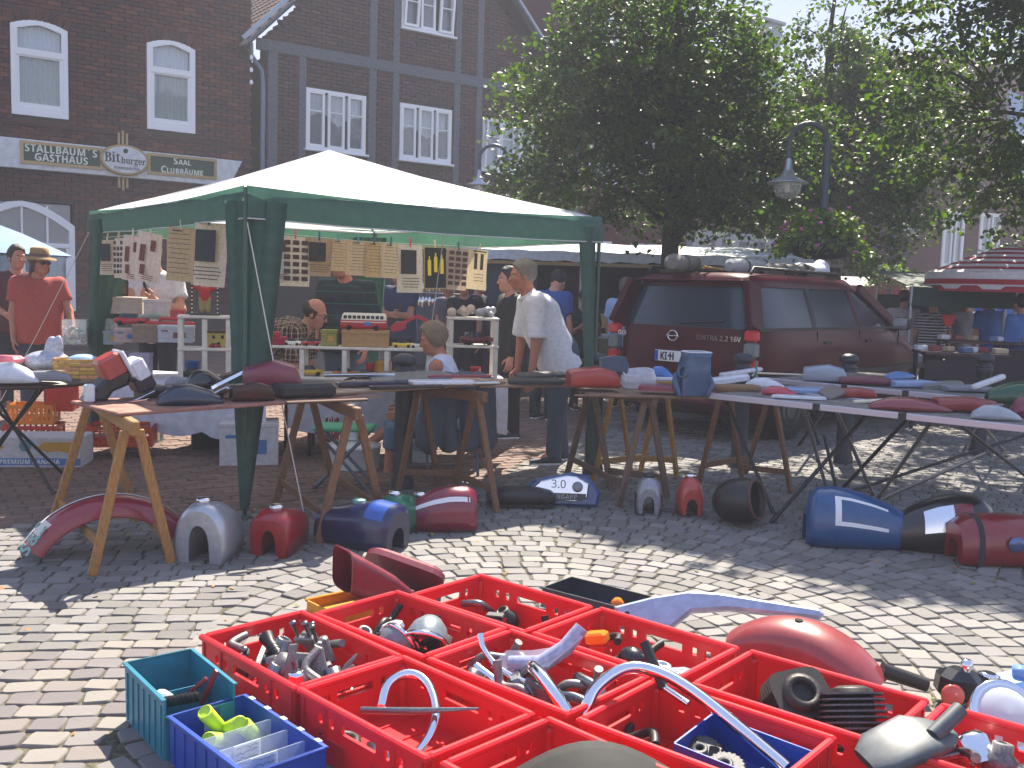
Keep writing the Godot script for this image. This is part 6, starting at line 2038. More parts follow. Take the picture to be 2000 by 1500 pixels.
	for q in [[-0.24, 0.06, 0.05], [-0.22, 0.1, 0.08], [-0.05, 0.115, 0.09], [0.12, 0.11, 0.085], [0.2, 0.09, 0.07], [0.23, 0.05, 0.05]]: rs.append(sring(V(q[0], 0.035 + q[2] * 0.55, 0), V(0, 0, 1), Vector3.UP, q[1], q[2] * 0.6, 3.0, 20))
	m.loft(rs)
	part("cushion", m, mat("seat_vinyl", hx("1b1d22"), 0.5, 0, "grain", 3.0), seat)
	m = MB.new(); m.box(V(0, 0.02, 0), V(0.42, 0.025, 0.14), Basis(), 0.005); part("base", m, mat("black_rubber"), seat)
	tank("fuel_tank", "small silver and black fuel tank upright under the middle trestle", T(gp(1265, 998), 84, 0, 0), 0.3, 0.2, 0.245, 0.08, 0.12, paint("silver_small", "8f949c", 0.35, 0.4), {"capat": 0.3, "capmat": mat("gloss_black"), "bands": [[0.05, 0.9, 0, 3, mat("gloss_black"), "black_side"], [0.05, 0.9, 15, 18, mat("gloss_black"), "black_side"]]})
	tank("fuel_tank", "small orange red fuel tank upright beside the silver and black one", T(gp(1342, 1000), 92, 0, 0), 0.3, 0.19, 0.25, 0.08, 0.11, paint("tank_orange", "b23a32"), {"capat": 0.3})
	# black helmet on its side
	var h := thing("black_helmet", "black open faced helmet lying on its side under the trestle", "helmet")
	h.transform = T(gp(1440, 1024) + V(0, 0.155, 0), -35, 0, 12)
	var hr := []
	for q in [[0.165, 0.03], [0.15, 0.08], [0.11, 0.122], [0.05, 0.148], [-0.01, 0.156], [-0.07, 0.15], [-0.12, 0.134], [-0.13, 0.12], [-0.08, 0.128], [0.0, 0.132], [0.06, 0.118], [0.11, 0.08], [0.13, 0.02]]:
		hr.append(sring(V(-q[0], 0, 0), V(0, 0, 1), Vector3.UP, q[1], q[1] * 0.97, 2.0, 22))
	m = MB.new(); m.loft(hr); part("shell", m, mat("helmet_black", hx("16171c"), 0.38, 0, "cloth", 2.0), h)
	m = MB.new(); var tr := []
	for i in 23: tr.append(V(0.126, sin(TAU * i / 22.0) * 0.126, cos(TAU * i / 22.0) * 0.128))
	m.tube(tr, 0.012, 6, false); part("edge_trim", m, mat("trim_brown", hx("4a2b26"), 0.6), h)
	tank("fuel_tank", "large blue fuel tank with a white outline panel under the folding tables", T(gp(1672, 1062), 172, 0, 0), 0.62, 0.38, 0.34, 0.14, 0.16, paint("tank_blue", "184d80"), {"capat": -1.0, "sq": 0.85, "bands": [[0.25, 0.74, 12, 12.5, white, "outline"], [0.25, 0.74, 15.5, 16, white, "outline"], [0.7, 0.76, 12, 16, white, "outline"]], "prof": [[0.0, 0.5, 0.5], [0.06, 0.62, 0.6], [0.2, 0.76, 0.72], [0.4, 0.9, 0.86], [0.6, 0.98, 0.96], [0.78, 1.0, 1.0], [0.9, 0.95, 0.95], [0.97, 0.82, 0.82], [1.0, 0.6, 0.6]]})
	tank("fuel_tank", "black fuel tank with a chrome and red knee patch beside the large blue one", T(gp(1832, 1072), 178, 0, 0), 0.56, 0.36, 0.33, 0.14, 0.14, paint("tank_black", "121317"), {"capat": -1.0, "bands": [[0.44, 0.74, 12, 16, mat("chrome"), "chrome_patch"], [0.25, 0.45, 12, 16, paint("patch_red", "7a1c24"), "red_patch"], [0.44, 0.74, 2, 6, mat("chrome"), "chrome_patch"], [0.25, 0.45, 2, 6, paint("patch_red", "7a1c24"), "red_patch"]]})
	var rt := tank("fuel_tank", "round red fuel tank with a central disc badge at the right end of the row", T(gp(1952, 1096), 182, 0, 0), 0.56, 0.34, 0.27, 0.12, 0.12, paint("tank_red2", "851c24"), {"capat": -1.0, "bands": [[0.8, 0.86, 0, 18, mat("strap_dark", hx("22232a"), 0.8), "strap"]], "prof": [[0.0, 0.7, 0.7], [0.04, 0.88, 0.88], [0.2, 0.98, 0.98], [0.6, 1.0, 1.0], [0.9, 0.96, 0.96], [1.0, 0.75, 0.78]]})
	m = MB.new(); m.lathe([[0.045, 0.0], [0.042, 0.012], [0.02, 0.018], [0.0, 0.018]], T(V(0.0, 0.14, -0.165), 0, -90), 18)
	part("disc_badge", m, mat("badge_blue", hx("5a6a92"), 0.2, 0.5), rt)

const TH := 0.8
func trestle(label: String, feet: Array, wood: Material):
	# two A frames under a beam, from the four foot points
	var q := []
	for f in feet: q.append(gp(f[0], f[1]))
	var a: Vector3 = (q[0] + q[1]) * 0.5 + V(0, TH - 0.06, 0)
	var b: Vector3 = (q[2] + q[3]) * 0.5 + V(0, TH - 0.06, 0)
	var c := (a + b) * 0.5; c.y = 0
	var t := thing("trestle", label, "trestle", c, 0, "wooden trestles under the table boards")
	var d := (b - a).normalized()
	var m := MB.new()
	m.bar(a - d * 0.09 - c, b + d * 0.09 - c, 0.045, 0.075, V(0, 1, 0), 0.006)
	part("beam", m, wood, t)
	for i in 4:
		var ap: Vector3 = a if i < 2 else b
		var ft: Vector3 = q[i]
		var s := (ft - ap); s.y = 0; s = s.normalized()
		m = MB.new()
		m.bar(ft - c, ap + s * 0.035 + V(0, -0.02, 0) - c, 0.048, 0.026, d, 0.004)
		part("leg", m, wood, t)
	for i in 2:
		m = MB.new()
		m.bar(q[i].lerp(a, 0.2) - c, q[2 + i].lerp(b, 0.2) - c, 0.02, 0.045, V(0, 1, 0), 0.003)
		part("stretcher", m, wood, t)

func board(label: String, f0: Vector3, f1: Vector3, deep: Vector3, m: Material, thick := 0.02) -> Node3D:
	var x := (f1 - f0)
	var c := (f0 + f1 + deep) * 0.5
	c.y = f0.y
	var t := thing("table_board", label, "table top", c)
	var mb := MB.new()
	var u := x.normalized()
	mb.box(V(0, -thick * 0.5, 0), V(x.length(), thick, deep.length()), Basis(u, Vector3.UP, u.cross(Vector3.UP)), 0.005)
	part("board", mb, m, t)
	var e := MB.new()
	e.bar(f0 - c + V(0, -thick * 0.5, 0) + (f0 - f1).normalized() * -0.01 - deep.normalized() * 0.004, f1 - c + V(0, -thick * 0.5, 0) - deep.normalized() * 0.004, thick * 0.7, 0.012, Vector3.UP)
	part("edge_strip", e, mat("board_edge", hx("9a7a62"), 0.7, 0, "grain", 3.0), t)
	return t

func tt(px: float, py: float) -> Vector3: return gp(px, py, TH + 0.002)

func panel(called: String, label: String, cat: String, px: float, py: float, yaw: float, L: float, W: float, H: float, m: Material, kind := 0, lift := 0.0, pitch := 0.0, roll := 0.0, group := "") -> Node3D:
	# moped panels: 0 flat cover, 1 hump, 2 wedge box, 3 dished cover, 4 strip
	var t := thing(called, label, cat, Vector3.ZERO, 0, group)
	t.transform = T(tt(px, py) + V(0, lift, 0), yaw, pitch, roll)
	var mb := MB.new()
	var rs := []
	match kind:
		0:
			mb.slab([P(-0.5 * L, -0.4 * W), P(-0.38 * L, -0.5 * W), P(0.4 * L, -0.45 * W), P(0.5 * L, -0.1 * W), P(0.44 * L, 0.42 * W), P(0.1 * L, 0.5 * W), P(-0.42 * L, 0.36 * W)], H, Transform3D(Basis(Vector3.RIGHT, -PI / 2), V(0, H * 0.5, 0)), H * 0.35)
		1:
			for q in [[-0.5, 0.3, 0.25], [-0.46, 0.55, 0.5], [-0.25, 0.9, 0.95], [0.0, 1.0, 1.0], [0.25, 0.8, 0.72], [0.44, 0.5, 0.35], [0.5, 0.3, 0.15]]:
				var r := PackedVector3Array()
				for k in 15:
					var a := PI * k / 14.0
					r.append(V(q[0] * L, pow(sin(a), 0.7) * H * q[2], cos(a) * W * 0.5 * q[1]))
				rs.append(r)
			mb.loft(rs)
		2:
			for q in [[-0.5, 0.85, 0.7], [-0.47, 0.95, 0.82], [0.1, 1.0, 1.0], [0.42, 0.95, 0.8], [0.5, 0.8, 0.4]]:
				rs.append(sring(V(q[0] * L, H * q[2] * 0.5, 0), V(0, 0, 1), Vector3.UP, W * 0.5 * q[1], H * 0.5 * q[2], 5.0, 24))
			mb.loft(rs, true, true, true, 1)
		3:
			for q in [[1.0, 0.0], [1.0, 0.5], [0.9, 1.0], [0.84, 1.0], [0.8, 0.35], [0.0, 0.3]]:
				rs.append(sring(V(0, H * q[1], 0), Vector3.RIGHT, V(0, 0, 1), L * 0.5 * maxf(q[0], 0.01), W * 0.5 * maxf(q[0], 0.01), 3.0, 24))
			mb.loft(rs, true, true, true, -1)
		4:
			mb.box(V(0, H * 0.5, 0), V(L, H, W), Basis(), minf(H, W) * 0.25)
	part("shell", mb, m, t)
	return t

func tables():
	var pine := mat("pine", hx("b98545"), 0.6, 0, "grain", V(3.0, 0.5, 3.0))
	var pine2 := mat("pine_dark", hx("8a5f3c"), 0.65, 0, "grain", V(3.0, 0.5, 3.0))
	trestle("knotty pine trestle at the far left end, over the crimson mudguard", [[180, 1125], [335, 1100], [100, 1030], [270, 1020]], pine)
	trestle("brown trestle standing over the dark blue tank", [[621, 1061], [752, 1035], [537, 985], [655, 960]], pine2)
	trestle("brown trestle in front of the seated woman, by the black motorcycle seat", [[884, 960], [971, 1002], [777, 963], [856, 946]], pine2)
	trestle("weathered trestle between the chrome side panel and the silver and black tank", [[1208, 990], [1303, 971], [1107, 929], [1194, 960]], mat("pine_grey", hx("7d6350"), 0.7, 0, "grain", V(3.0, 0.5, 3.0)))
	trestle("yellowish trestle set behind the weathered one", [[1160, 940], [1233, 929], [1250, 926], [1322, 934]], mat("pine_yellow", hx("c08d3c"), 0.6, 0, "grain", V(3.0, 0.5, 3.0)))
	trestle("brown trestle where the boards meet the folding tables, behind the helmet", [[1364, 945], [1451, 948], [1456, 924], [1545, 964]], pine2)
	var f := (gC - gA).normalized()
	var n := V(f.z, 0, -f.x)
	if n.z > 0: n = -n
	var b1a := gp(272, 802, TH)
	var b1b := gp(742, 770, TH)
	var red := mat("board_red", hx("b07a6a"), 0.7, 0, "dirt", 1.4)
	var ply := mat("board_ply", hx("c2a184"), 0.65, 0, "dirt", 1.4)
	var dp: Vector3 = gp(105, 787, TH) - b1a
	board("reddish board table top on the left trestles, worn along its edge", b1a, b1b, dp.normalized() * 0.62, red)
	var b2a := gp(632, 776, TH) + V(0, 0.024, 0); var b2b := gp(978, 751, TH) + V(0, 0.024, 0)
	board("pale plywood table top over the middle trestles", b2a, b2b, n * 0.6, ply)
	var b3a := gp(955, 752, TH) + V(0, 0.0, 0); var b3b := gp(1216, 750, TH)
	board("light board bridging toward the van, black mats on it", b3a, b3b, n * 0.5, ply)
	var b4a := gp(1120, 762, TH) + V(0, -0.024, 0); var b4b := gp(1392, 768, TH) + V(0, -0.024, 0)
	board("brown board under the red box and the blue air box", b4a, b4b, V(0.15, 0, -0.6), mat("board_brown", hx("94735c"), 0.7, 0, "dirt", 1.4))
	# folding aluminium tables with crossed rod legs
	var alum := mat("alu_edge", hx("b9b4c0"), 0.4, 0.6)
	var rod := mat("rod_dark", hx("24262b"), 0.45, 0.3)
	var rods := mat("rod_alu", hx("9c948e"), 0.35, 0.8)
	var defs := [[[1386, 768], [2040, 836], 0.6, "near folding table with a pale aluminium edge carrying red panels", [[[1512, 1005], [1405, 772]], [[1505, 1022], [1690, 800]], [[1618, 966], [1540, 785]], [[1706, 968], [1622, 792]], [[1640, 960], [1772, 806]], [[1655, 962], [2000, 850]], [[1716, 972], [1822, 812]], [[1722, 975], [1925, 885]], [[2010, 935], [1830, 816]], [[1636, 965], [1610, 850]]]],
		[[1496, 738], [1960, 782], 0.6, "rear folding table with a grey aluminium edge carrying blue and grey panels", [[[1560, 870], [1640, 752]], [[1600, 868], [1540, 742]], [[1960, 880], [1850, 772]], [[1880, 885], [1930, 780]]]]]
	for d in defs:
		var a := gp(d[0][0], d[0][1], TH)
		var b := gp(d[1][0], d[1][1], TH)
		var dv := V(-(b - a).z, 0, (b - a).x).normalized()
		if dv.z > 0: dv = -dv
		var c := (a + b) * 0.5; c.y = 0
		var t := thing("folding_table", d[3], "folding table", c)
		var u := (b - a).normalized()
		var bs := Basis(u, Vector3.UP, u.cross(Vector3.UP))
		var L := (b - a).length()
		var m := MB.new()
		m.box(V(0, TH - 0.012, 0) + dv * d[2] * 0.5, V(L - 0.02, 0.014, d[2] - 0.03), bs)
		part("top", m, mat("table_laminate", hx("8c8888"), 0.5, 0, "dirt", 1.4), t)
		for s in [0.0, 1.0]:
			m = MB.new()
			m.box(V(0, TH - 0.018, 0) + dv * d[2] * s, V(L, 0.042, 0.016), bs, 0.004)
			part("edge_rail", m, alum, t)
		for s in [0.37, 0.63]:
			m = MB.new(); m.box(V(0, TH - 0.018, 0) + u * L * (s - 0.5) - dv * 0.001, V(0.05, 0.046, 0.022), bs, 0.003)
			part("rail_joint", m, mat("joint_black", hx("1d1e22"), 0.5), t)
		var k := 0
		for r in d[4]:
			var top := gp(r[1][0], r[1][1], TH - 0.04) + dv * (0.06 + 0.07 * (k % 3))
			var ft := gp(r[0][0], r[0][1])
			if r[1][1] > 830: top = gp(r[1][0], r[1][1], 0.42)
			m = MB.new(); m.tube([ft - c, top - c], 0.0135, 8)
			m.tube([ft - c + V(0, 0.0, 0), ft.lerp(top, 0.06) - c], 0.017, 8)
			part("leg", m, rods if k in [2, 3, 6, 7] else rod, t)
			k += 1

func table_goods():
	var dblue := paint("cover_navy", "1c2a40", 0.35)
	var blk := mat("gloss_black", hx("191a20"), 0.25)
	var white := paint("cover_white", "d9dbe2", 0.35)
	var maroon := paint("cover_maroon", "7b1d3a", 0.35)
	var chrome := mat("chrome")
	var yb := -30.0 + 62.0
	# the red, white and black tail unit standing on the left board
	var t := thing("tail_unit", "red, white and black seat tail unit standing on the left end of the red board", "tail unit")
	t.transform = T(tt(198, 784) + V(0, 0.0, -0.08), 38, 0, 0).scaled_local(V(0.85, 0.85, 0.85))
	var m := MB.new()
	m.slab([P(-0.16, 0.0), P(-0.02, 0.0), P(0.02, 0.06), P(0.12, 0.1), P(0.14, 0.2), P(0.02, 0.2), P(-0.08, 0.1)], 0.16, Transform3D(), 0.02)
	part("black_fork", m, blk, t)
	m = MB.new(); m.box(V(0.02, 0.22, 0), V(0.16, 0.16, 0.17), Basis(Vector3.BACK, deg_to_rad(28)), 0.02)
	part("red_face", m, paint("tail_red", "a83a34", 0.4), t)
	m = MB.new(); m.box(V(0.11, 0.24, 0.0), V(0.03, 0.2, 0.2), Basis(Vector3.BACK, deg_to_rad(28)), 0.01); m.box(V(0.19, 0.2, 0.0), V(0.1, 0.15, 0.2), Basis(Vector3.BACK, deg_to_rad(28)), 0.015)
	part("white_edge", m, white, t)
	m = MB.new(); m.box(V(0.22, 0.11, 0.0), V(0.13, 0.1, 0.19), Basis(Vector3.BACK, deg_to_rad(28)), 0.012)
	part("dark_base", m, mat("plum_dark", hx("2c1c2c"), 0.4), t)
	m = MB.new(); m.box(V(-0.14, 0.06, 0.1), V(0.06, 0.12, 0.06), Basis(), 0.01)
	part("white_box", m, white, t)
	for q in [
		["side_cover", "large navy side cover humped like a fin on the red board", "side cover", 372, 788, 32, 0.36, 0.2, 0.11, dblue, 1, 0.0, 0, 0],
		["side_cover", "black blue angular cover behind the navy fin shaped cover", "side cover", 402, 757, 32, 0.26, 0.2, 0.12, paint("cover_black", "14181f", 0.25), 1, 0.0, 0, 0],
		["moped_panel_cover", "black wedge shaped cover just right of the tail unit", "cover", 305, 775, 50, 0.22, 0.13, 0.07, blk, 2, 0.0, 0, 0],
		["chrome_cover", "folded chrome sheet between the navy cover and the lamp box", "cover", 440, 778, -30, 0.2, 0.12, 0.02, chrome, 0, 0.03, 0, 24],
		["moped_panel_cover", "brown leather like flap behind the lamp box", "cover", 462, 752, 30, 0.24, 0.16, 0.06, mat("brown_gloss", hx("3a211e"), 0.2, 0.4), 0, 0.03, 0, 14],
		["trim_strip", "rusty flat bar along the red board's front edge", "trim strip", 640, 786, 33, 0.5, 0.04, 0.015, mat("rusty", hx("6a4a38"), 0.6, 0.3, "grain", 4.0), 4, 0.0, 0, 0],
		["moped_panel_cover", "small grey cover at the back of the red board", "cover", 350, 752, 20, 0.18, 0.12, 0.06, mat("long_grey", hx("7a7c84"), 0.45), 1, 0.0, 0, 0],
		["trim_strip", "dark strip under the bright white one on the plywood", "trim strip", 795, 766, 26, 0.5, 0.07, 0.02, blk, 4, 0.026, 0, 0],
		["moped_panel_cover", "dark violet flat cover behind the long polished strip", "cover", 735, 744, 26, 0.36, 0.2, 0.03, paint("violet_trim", "26233f", 0.25), 0, 0.026, 0, 4],
		["metal_strip", "bent bright metal strip fanned out beside the tail unit", "strip", 283, 782, 40, 0.12, 0.03, 0.012, chrome, 4, 0.02, 0, 24],
		["metal_strip", "second bright strip crossing the first near the tail unit", "strip", 270, 788, -20, 0.13, 0.025, 0.01, chrome, 4, 0.01, 0, 10],
		["chrome_cover", "tilted chrome cover propped against the brown lamp box", "cover", 452, 768, 20, 0.26, 0.13, 0.03, chrome, 0, 0.07, -20, 28],
		["lamp_box", "brown metal lamp box with a pale square window", "lamp box", 492, 782, 30, 0.24, 0.12, 0.11, mat("brown_gloss", hx("3a211e"), 0.2, 0.4), 2, 0.0, 0, 0],
		["maroon_case", "large maroon case with a dark clasp on the red board by the tent leg", "case", 533, 770, 14, 0.34, 0.26, 0.19, maroon, 2, 0.02, 0, 4],
		["battery_tray", "flat black battery tray at the front of the red board", "tray", 592, 775, 32, 0.36, 0.2, 0.085, mat("matt_black", hx("121316"), 0.6), 4, 0.0, 0, 0],
		["trim_strip", "long dark violet trim strip with a bright top edge", "trim strip", 725, 762, 28, 0.46, 0.1, 0.035, paint("violet_trim", "26233f", 0.25), 4, 0.026, 0, 0],
		["trim_strip", "long polished strip lying on the plywood board", "trim strip", 700, 752, 26, 0.5, 0.09, 0.02, chrome, 4, 0.06, 0, 0],
		["metal_plate", "large dull grey plate tilted across the middle boards", "plate", 800, 752, 24, 0.62, 0.34, 0.018, mat("dull_plate", hx("59626c"), 0.45, 0.4, "mottle", 2.0), 0, 0.05, 4, 2],
		["trim_strip", "bright white strip across the plywood table top", "trim strip", 862, 758, 24, 0.44, 0.13, 0.03, white, 4, 0.026, 0, 0],
		["trim_strip", "thin crimson strip lying on the white one", "trim strip", 898, 754, 22, 0.46, 0.04, 0.018, paint("crimson_trim", "97193c", 0.35), 4, 0.06, 0, 0],
		["trim_strip", "long silvery strip at the edge of the plywood top", "trim strip", 930, 758, 22, 0.34, 0.05, 0.02, chrome, 4, 0.026, 0, 0],
		["rubber_mat", "stack edge of black rubber mats before the stooping man", "mat", 1045, 748, 12, 0.44, 0.3, 0.03, mat("matt_black"), 0, 0.0, 0, 0],
		["rubber_mat", "upper black rubber mat curling at one corner", "mat", 1052, 742, 20, 0.4, 0.26, 0.02, mat("rubber_grey", hx("25272b"), 0.6), 0, 0.032, 2, 3],
		["tool_box", "glossy red sloped tool box with a slot in its top", "tool box", 1157, 756, 10, 0.36, 0.22, 0.15, paint("box_red", "a1231f", 0.28), 2, 0.0, 0, 0],
		["moped_panel_cover", "upright navy panel leaning behind the red tool box", "panel", 1196, 748, 12, 0.24, 0.16, 0.03, dblue, 0, 0.13, 60, 0],
		["dished_cover", "white dished cover catching the sun beside the navy panel", "cover", 1247, 750, 10, 0.26, 0.2, 0.1, white, 3, 0.0, 12, 6],
		["curved_cover", "bright blue curved cover behind the white dished one", "cover", 1290, 744, 8, 0.2, 0.12, 0.1, paint("bright_blue", "2f6fc0", 0.25), 1, 0.02, 0, 0],
		["moped_panel_cover", "flat maroon panel with a sunlit top at the board's front", "panel", 1288, 762, -8, 0.3, 0.18, 0.04, maroon, 0, 0.0, 0, 0],
		["wiring_bundle", "silvery cable bundle between the white cover and blue air box", "cable", 1300, 752, 5, 0.3, 0.03, 0.03, white, 4, 0.03, 0, 0],
		["long_cover", "white slatted cover lying right of the blue air box", "cover", 1420, 752, 22, 0.4, 0.1, 0.05, white, 0, 0.02, 0, 6],
		["long_cover", "second white cover crossing over cardboard scraps", "cover", 1447, 742, 28, 0.42, 0.06, 0.03, white, 4, 0.05, 0, 6],
		["carton_scrap", "torn cardboard scrap under the white covers", "cardboard", 1440, 760, 10, 0.36, 0.2, 0.03, mat("cardboard", hx("a07a52"), 0.85, 0, "grain", 2.0), 0, 0.0, 0, 0],
		["curved_cover", "curved white tail cover beyond the cardboard scrap", "cover", 1495, 758, -20, 0.3, 0.14, 0.08, white, 1, 0.0, 0, 0],
		["moped_panel_cover", "sunlit pinkish red side panel on the near folding table", "panel", 1522, 770, -16, 0.24, 0.15, 0.06, paint("pink_red", "c0304a", 0.3), 1, 0.0, 0, 0],
		["long_cover", "pale blue flat cover beside the pinkish red panel", "cover", 1575, 766, -12, 0.36, 0.22, 0.035, paint("pale_blue", "8ea6cc", 0.35), 0, 0.0, 0, 0],
		["long_cover", "white flat strip at the edge of the near folding table", "cover", 1560, 778, -14, 0.36, 0.1, 0.02, white, 0, 0.0, 0, 0],
		["moped_panel_cover", "brownish grey triangular panel tilted on its corner", "panel", 1622, 776, 40, 0.2, 0.14, 0.02, mat("brown_grey", hx("6e6660"), 0.5), 0, 0.03, 20, 14],
		["moped_panel_cover", "dark red boxy panel with an orange red top", "panel", 1672, 776, -8, 0.26, 0.13, 0.07, paint("brick_red", "9b2d28", 0.35), 2, 0.0, 0, 0],
		["trim_strip", "cream strip in front of the dark red boxy panel", "trim strip", 1702, 786, 6, 0.24, 0.05, 0.02, mat("cream_strip", hx("d8cfb8"), 0.5), 4, 0.0, 0, 4],
		["fairing", "long glossy red fairing with a pale nose on the near folding table", "fairing", 1778, 800, -8, 0.5, 0.17, 0.08, paint("glossy_red", "87363c", 0.26), 1, 0.0, 0, 0],
		["fairing", "ridged red fairing right of the long glossy one", "fairing", 1885, 802, -6, 0.38, 0.2, 0.09, paint("ridged_red", "8d2a2e", 0.4), 2, 0.0, 0, 0],
		["curved_cover", "white fender cover at the folding table's front edge", "cover", 1945, 818, -10, 0.28, 0.12, 0.085, paint("cover_grey", "a3a9b2", 0.35), 1, 0.0, 0, 0],
		["curved_cover", "maroon cover cut off at the right end of the folding table", "cover", 2000, 812, 0, 0.16, 0.14, 0.12, maroon, 1, 0.0, 0, 0],
		["seat_cowl", "white blocky seat cowl on the rear folding table", "cowl", 1610, 745, -14, 0.34, 0.22, 0.14, paint("cowl_white", "97a4b6", 0.3), 2, 0.0, 0, 0],
		["moped_panel_cover", "dusky maroon panel beside the white seat cowl", "panel", 1690, 750, -10, 0.42, 0.22, 0.07, paint("dusky_maroon", "6d2a3e", 0.4), 2, 0.0, 0, 0],
		["moped_panel_cover", "brown flat panel at the back of the rear folding table", "panel", 1690, 735, -8, 0.5, 0.2, 0.03, mat("brown_grey"), 0, 0.0, 0, 0],
		["long_cover", "steel blue angled cover behind the pale blue strip", "cover", 1755, 748, 16, 0.3, 0.12, 0.07, paint("steel_blue", "4a7ab0", 0.35), 1, 0.03, 0, 8],
		["long_cover", "pale blue folded strip on the rear folding table", "cover", 1790, 756, 6, 0.4, 0.13, 0.06, paint("pale_blue", "8ea6cc"), 2, 0.0, 0, 0],
		["moped_panel_cover", "olive grey panel with a turned up end", "panel", 1838, 758, -4, 0.34, 0.18, 0.05, mat("olive_grey", hx("6b6e6a"), 0.45), 0, 0.0, 0, 5],
		["moped_panel_cover", "long grey panel overlapping the olive one", "panel", 1892, 764, 2, 0.38, 0.15, 0.05, mat("long_grey", hx("7a7c84"), 0.45), 2, 0.0, 0, 0],
		["trim_strip", "slanting pale bar propped at the right of the rear table", "trim strip", 1930, 766, 20, 0.32, 0.05, 0.04, white, 4, 0.06, 0, 16]]:
		panel(q[0], q[1], q[2], q[3], q[4], q[5], q[6], q[7], q[8], q[9], q[10], q[11], q[12], q[13])
	# the blue air box standing upright with an open square mouth
	var ab := thing("air_box", "tall blue air box with an open square mouth standing on the brown board", "air box")
	ab.transform = T(tt(1350, 767) + V(0, -0.02, -0.05), 12, 0, 0)
	var bm := paint("air_blue", "22486e", 0.4)
	m = MB.new()
	var rs := []
	for q in [[0.0, 0.1, 0.09], [0.1, 0.11, 0.1], [0.2, 0.1, 0.1], [0.27, 0.09, 0.09], [0.3, 0.095, 0.095], [0.3, 0.083, 0.083], [0.2, 0.08, 0.08]]:
		rs.append(sring(V(0.02 * q[0] * 6, q[0], 0), Vector3.RIGHT, V(0, 0, 1), q[1], q[2], 5.0, 24))
	m.loft(rs); part("shell", m, bm, ab)
	m = MB.new(); m.lathe([[0.04, 0.0], [0.045, 0.03], [0.035, 0.03], [0.03, 0.0]], T(V(-0.07, 0.16, 0.06), -50, 70), 16); part("side_port", m, bm, ab)
	m = MB.new()
	for s in [-1, 1]: m.tube([V(0.1 * s, 0.0, 0.06), V(0.135 * s, 0.08, 0.06), V(0.12 * s, 0.15, 0.02)], [0.02, 0.025, 0.018], 10)
	part("bracket_arm", m, bm, ab)
	m = MB.new()
	var rr := []
	for q in sring(V(0.036, 0.302, 0), Vector3.RIGHT, V(0, 0, 1), 0.09, 0.09, 5.0, 24): rr.append(q)
	rr.append(rr[0]); m.tube(rr, 0.005, 5, false); part("mouth_rim", m, mat("trim_white", hx("d6d8da"), 0.4), ab)
	m = MB.new(); m.lathe([[0.03, 0.0], [0.012, 0.05], [0.008, 0.14], [0.002, 0.16]], Transform3D(), 10)
	put("green_funnel", "small upturned green funnel behind the white covers", "funnel", m, mat("funnel_green", hx("2d6a5e"), 0.4), T(tt(1476, 742)))
	tank("fuel_tank", "shiny green fuel tank at the right end of the rear folding table", T(tt(1985, 790) + V(0, 0, 0.02), 170), 0.4, 0.26, 0.16, 0.08, 0.05, paint("metal_green", "24523a", 0.2, 0.4), {"capat": -1.0})
	m = MB.new(); m.tube([V(-0.3, 0, 0), V(-0.28, 0.03, 0), V(0.2, 0.03, 0.0), V(0.24, 0.0, 0)], 0.008, 8)
	put("wire_handle", "thin wire handle lying at the left of the rear folding table", "handle", m, mat("cream_strip"), T(tt(1540, 738), -10))
	m = MB.new(); m.tube([V(-0.12, 0, 0), V(-0.02, 0.05, 0.02), V(0.06, 0.03, 0), V(0.12, 0.06, 0)], 0.012, 8)
	put("lever_arm", "black lever arm lying on the dull grey plate", "lever", m, blk, T(tt(705, 745), 20))

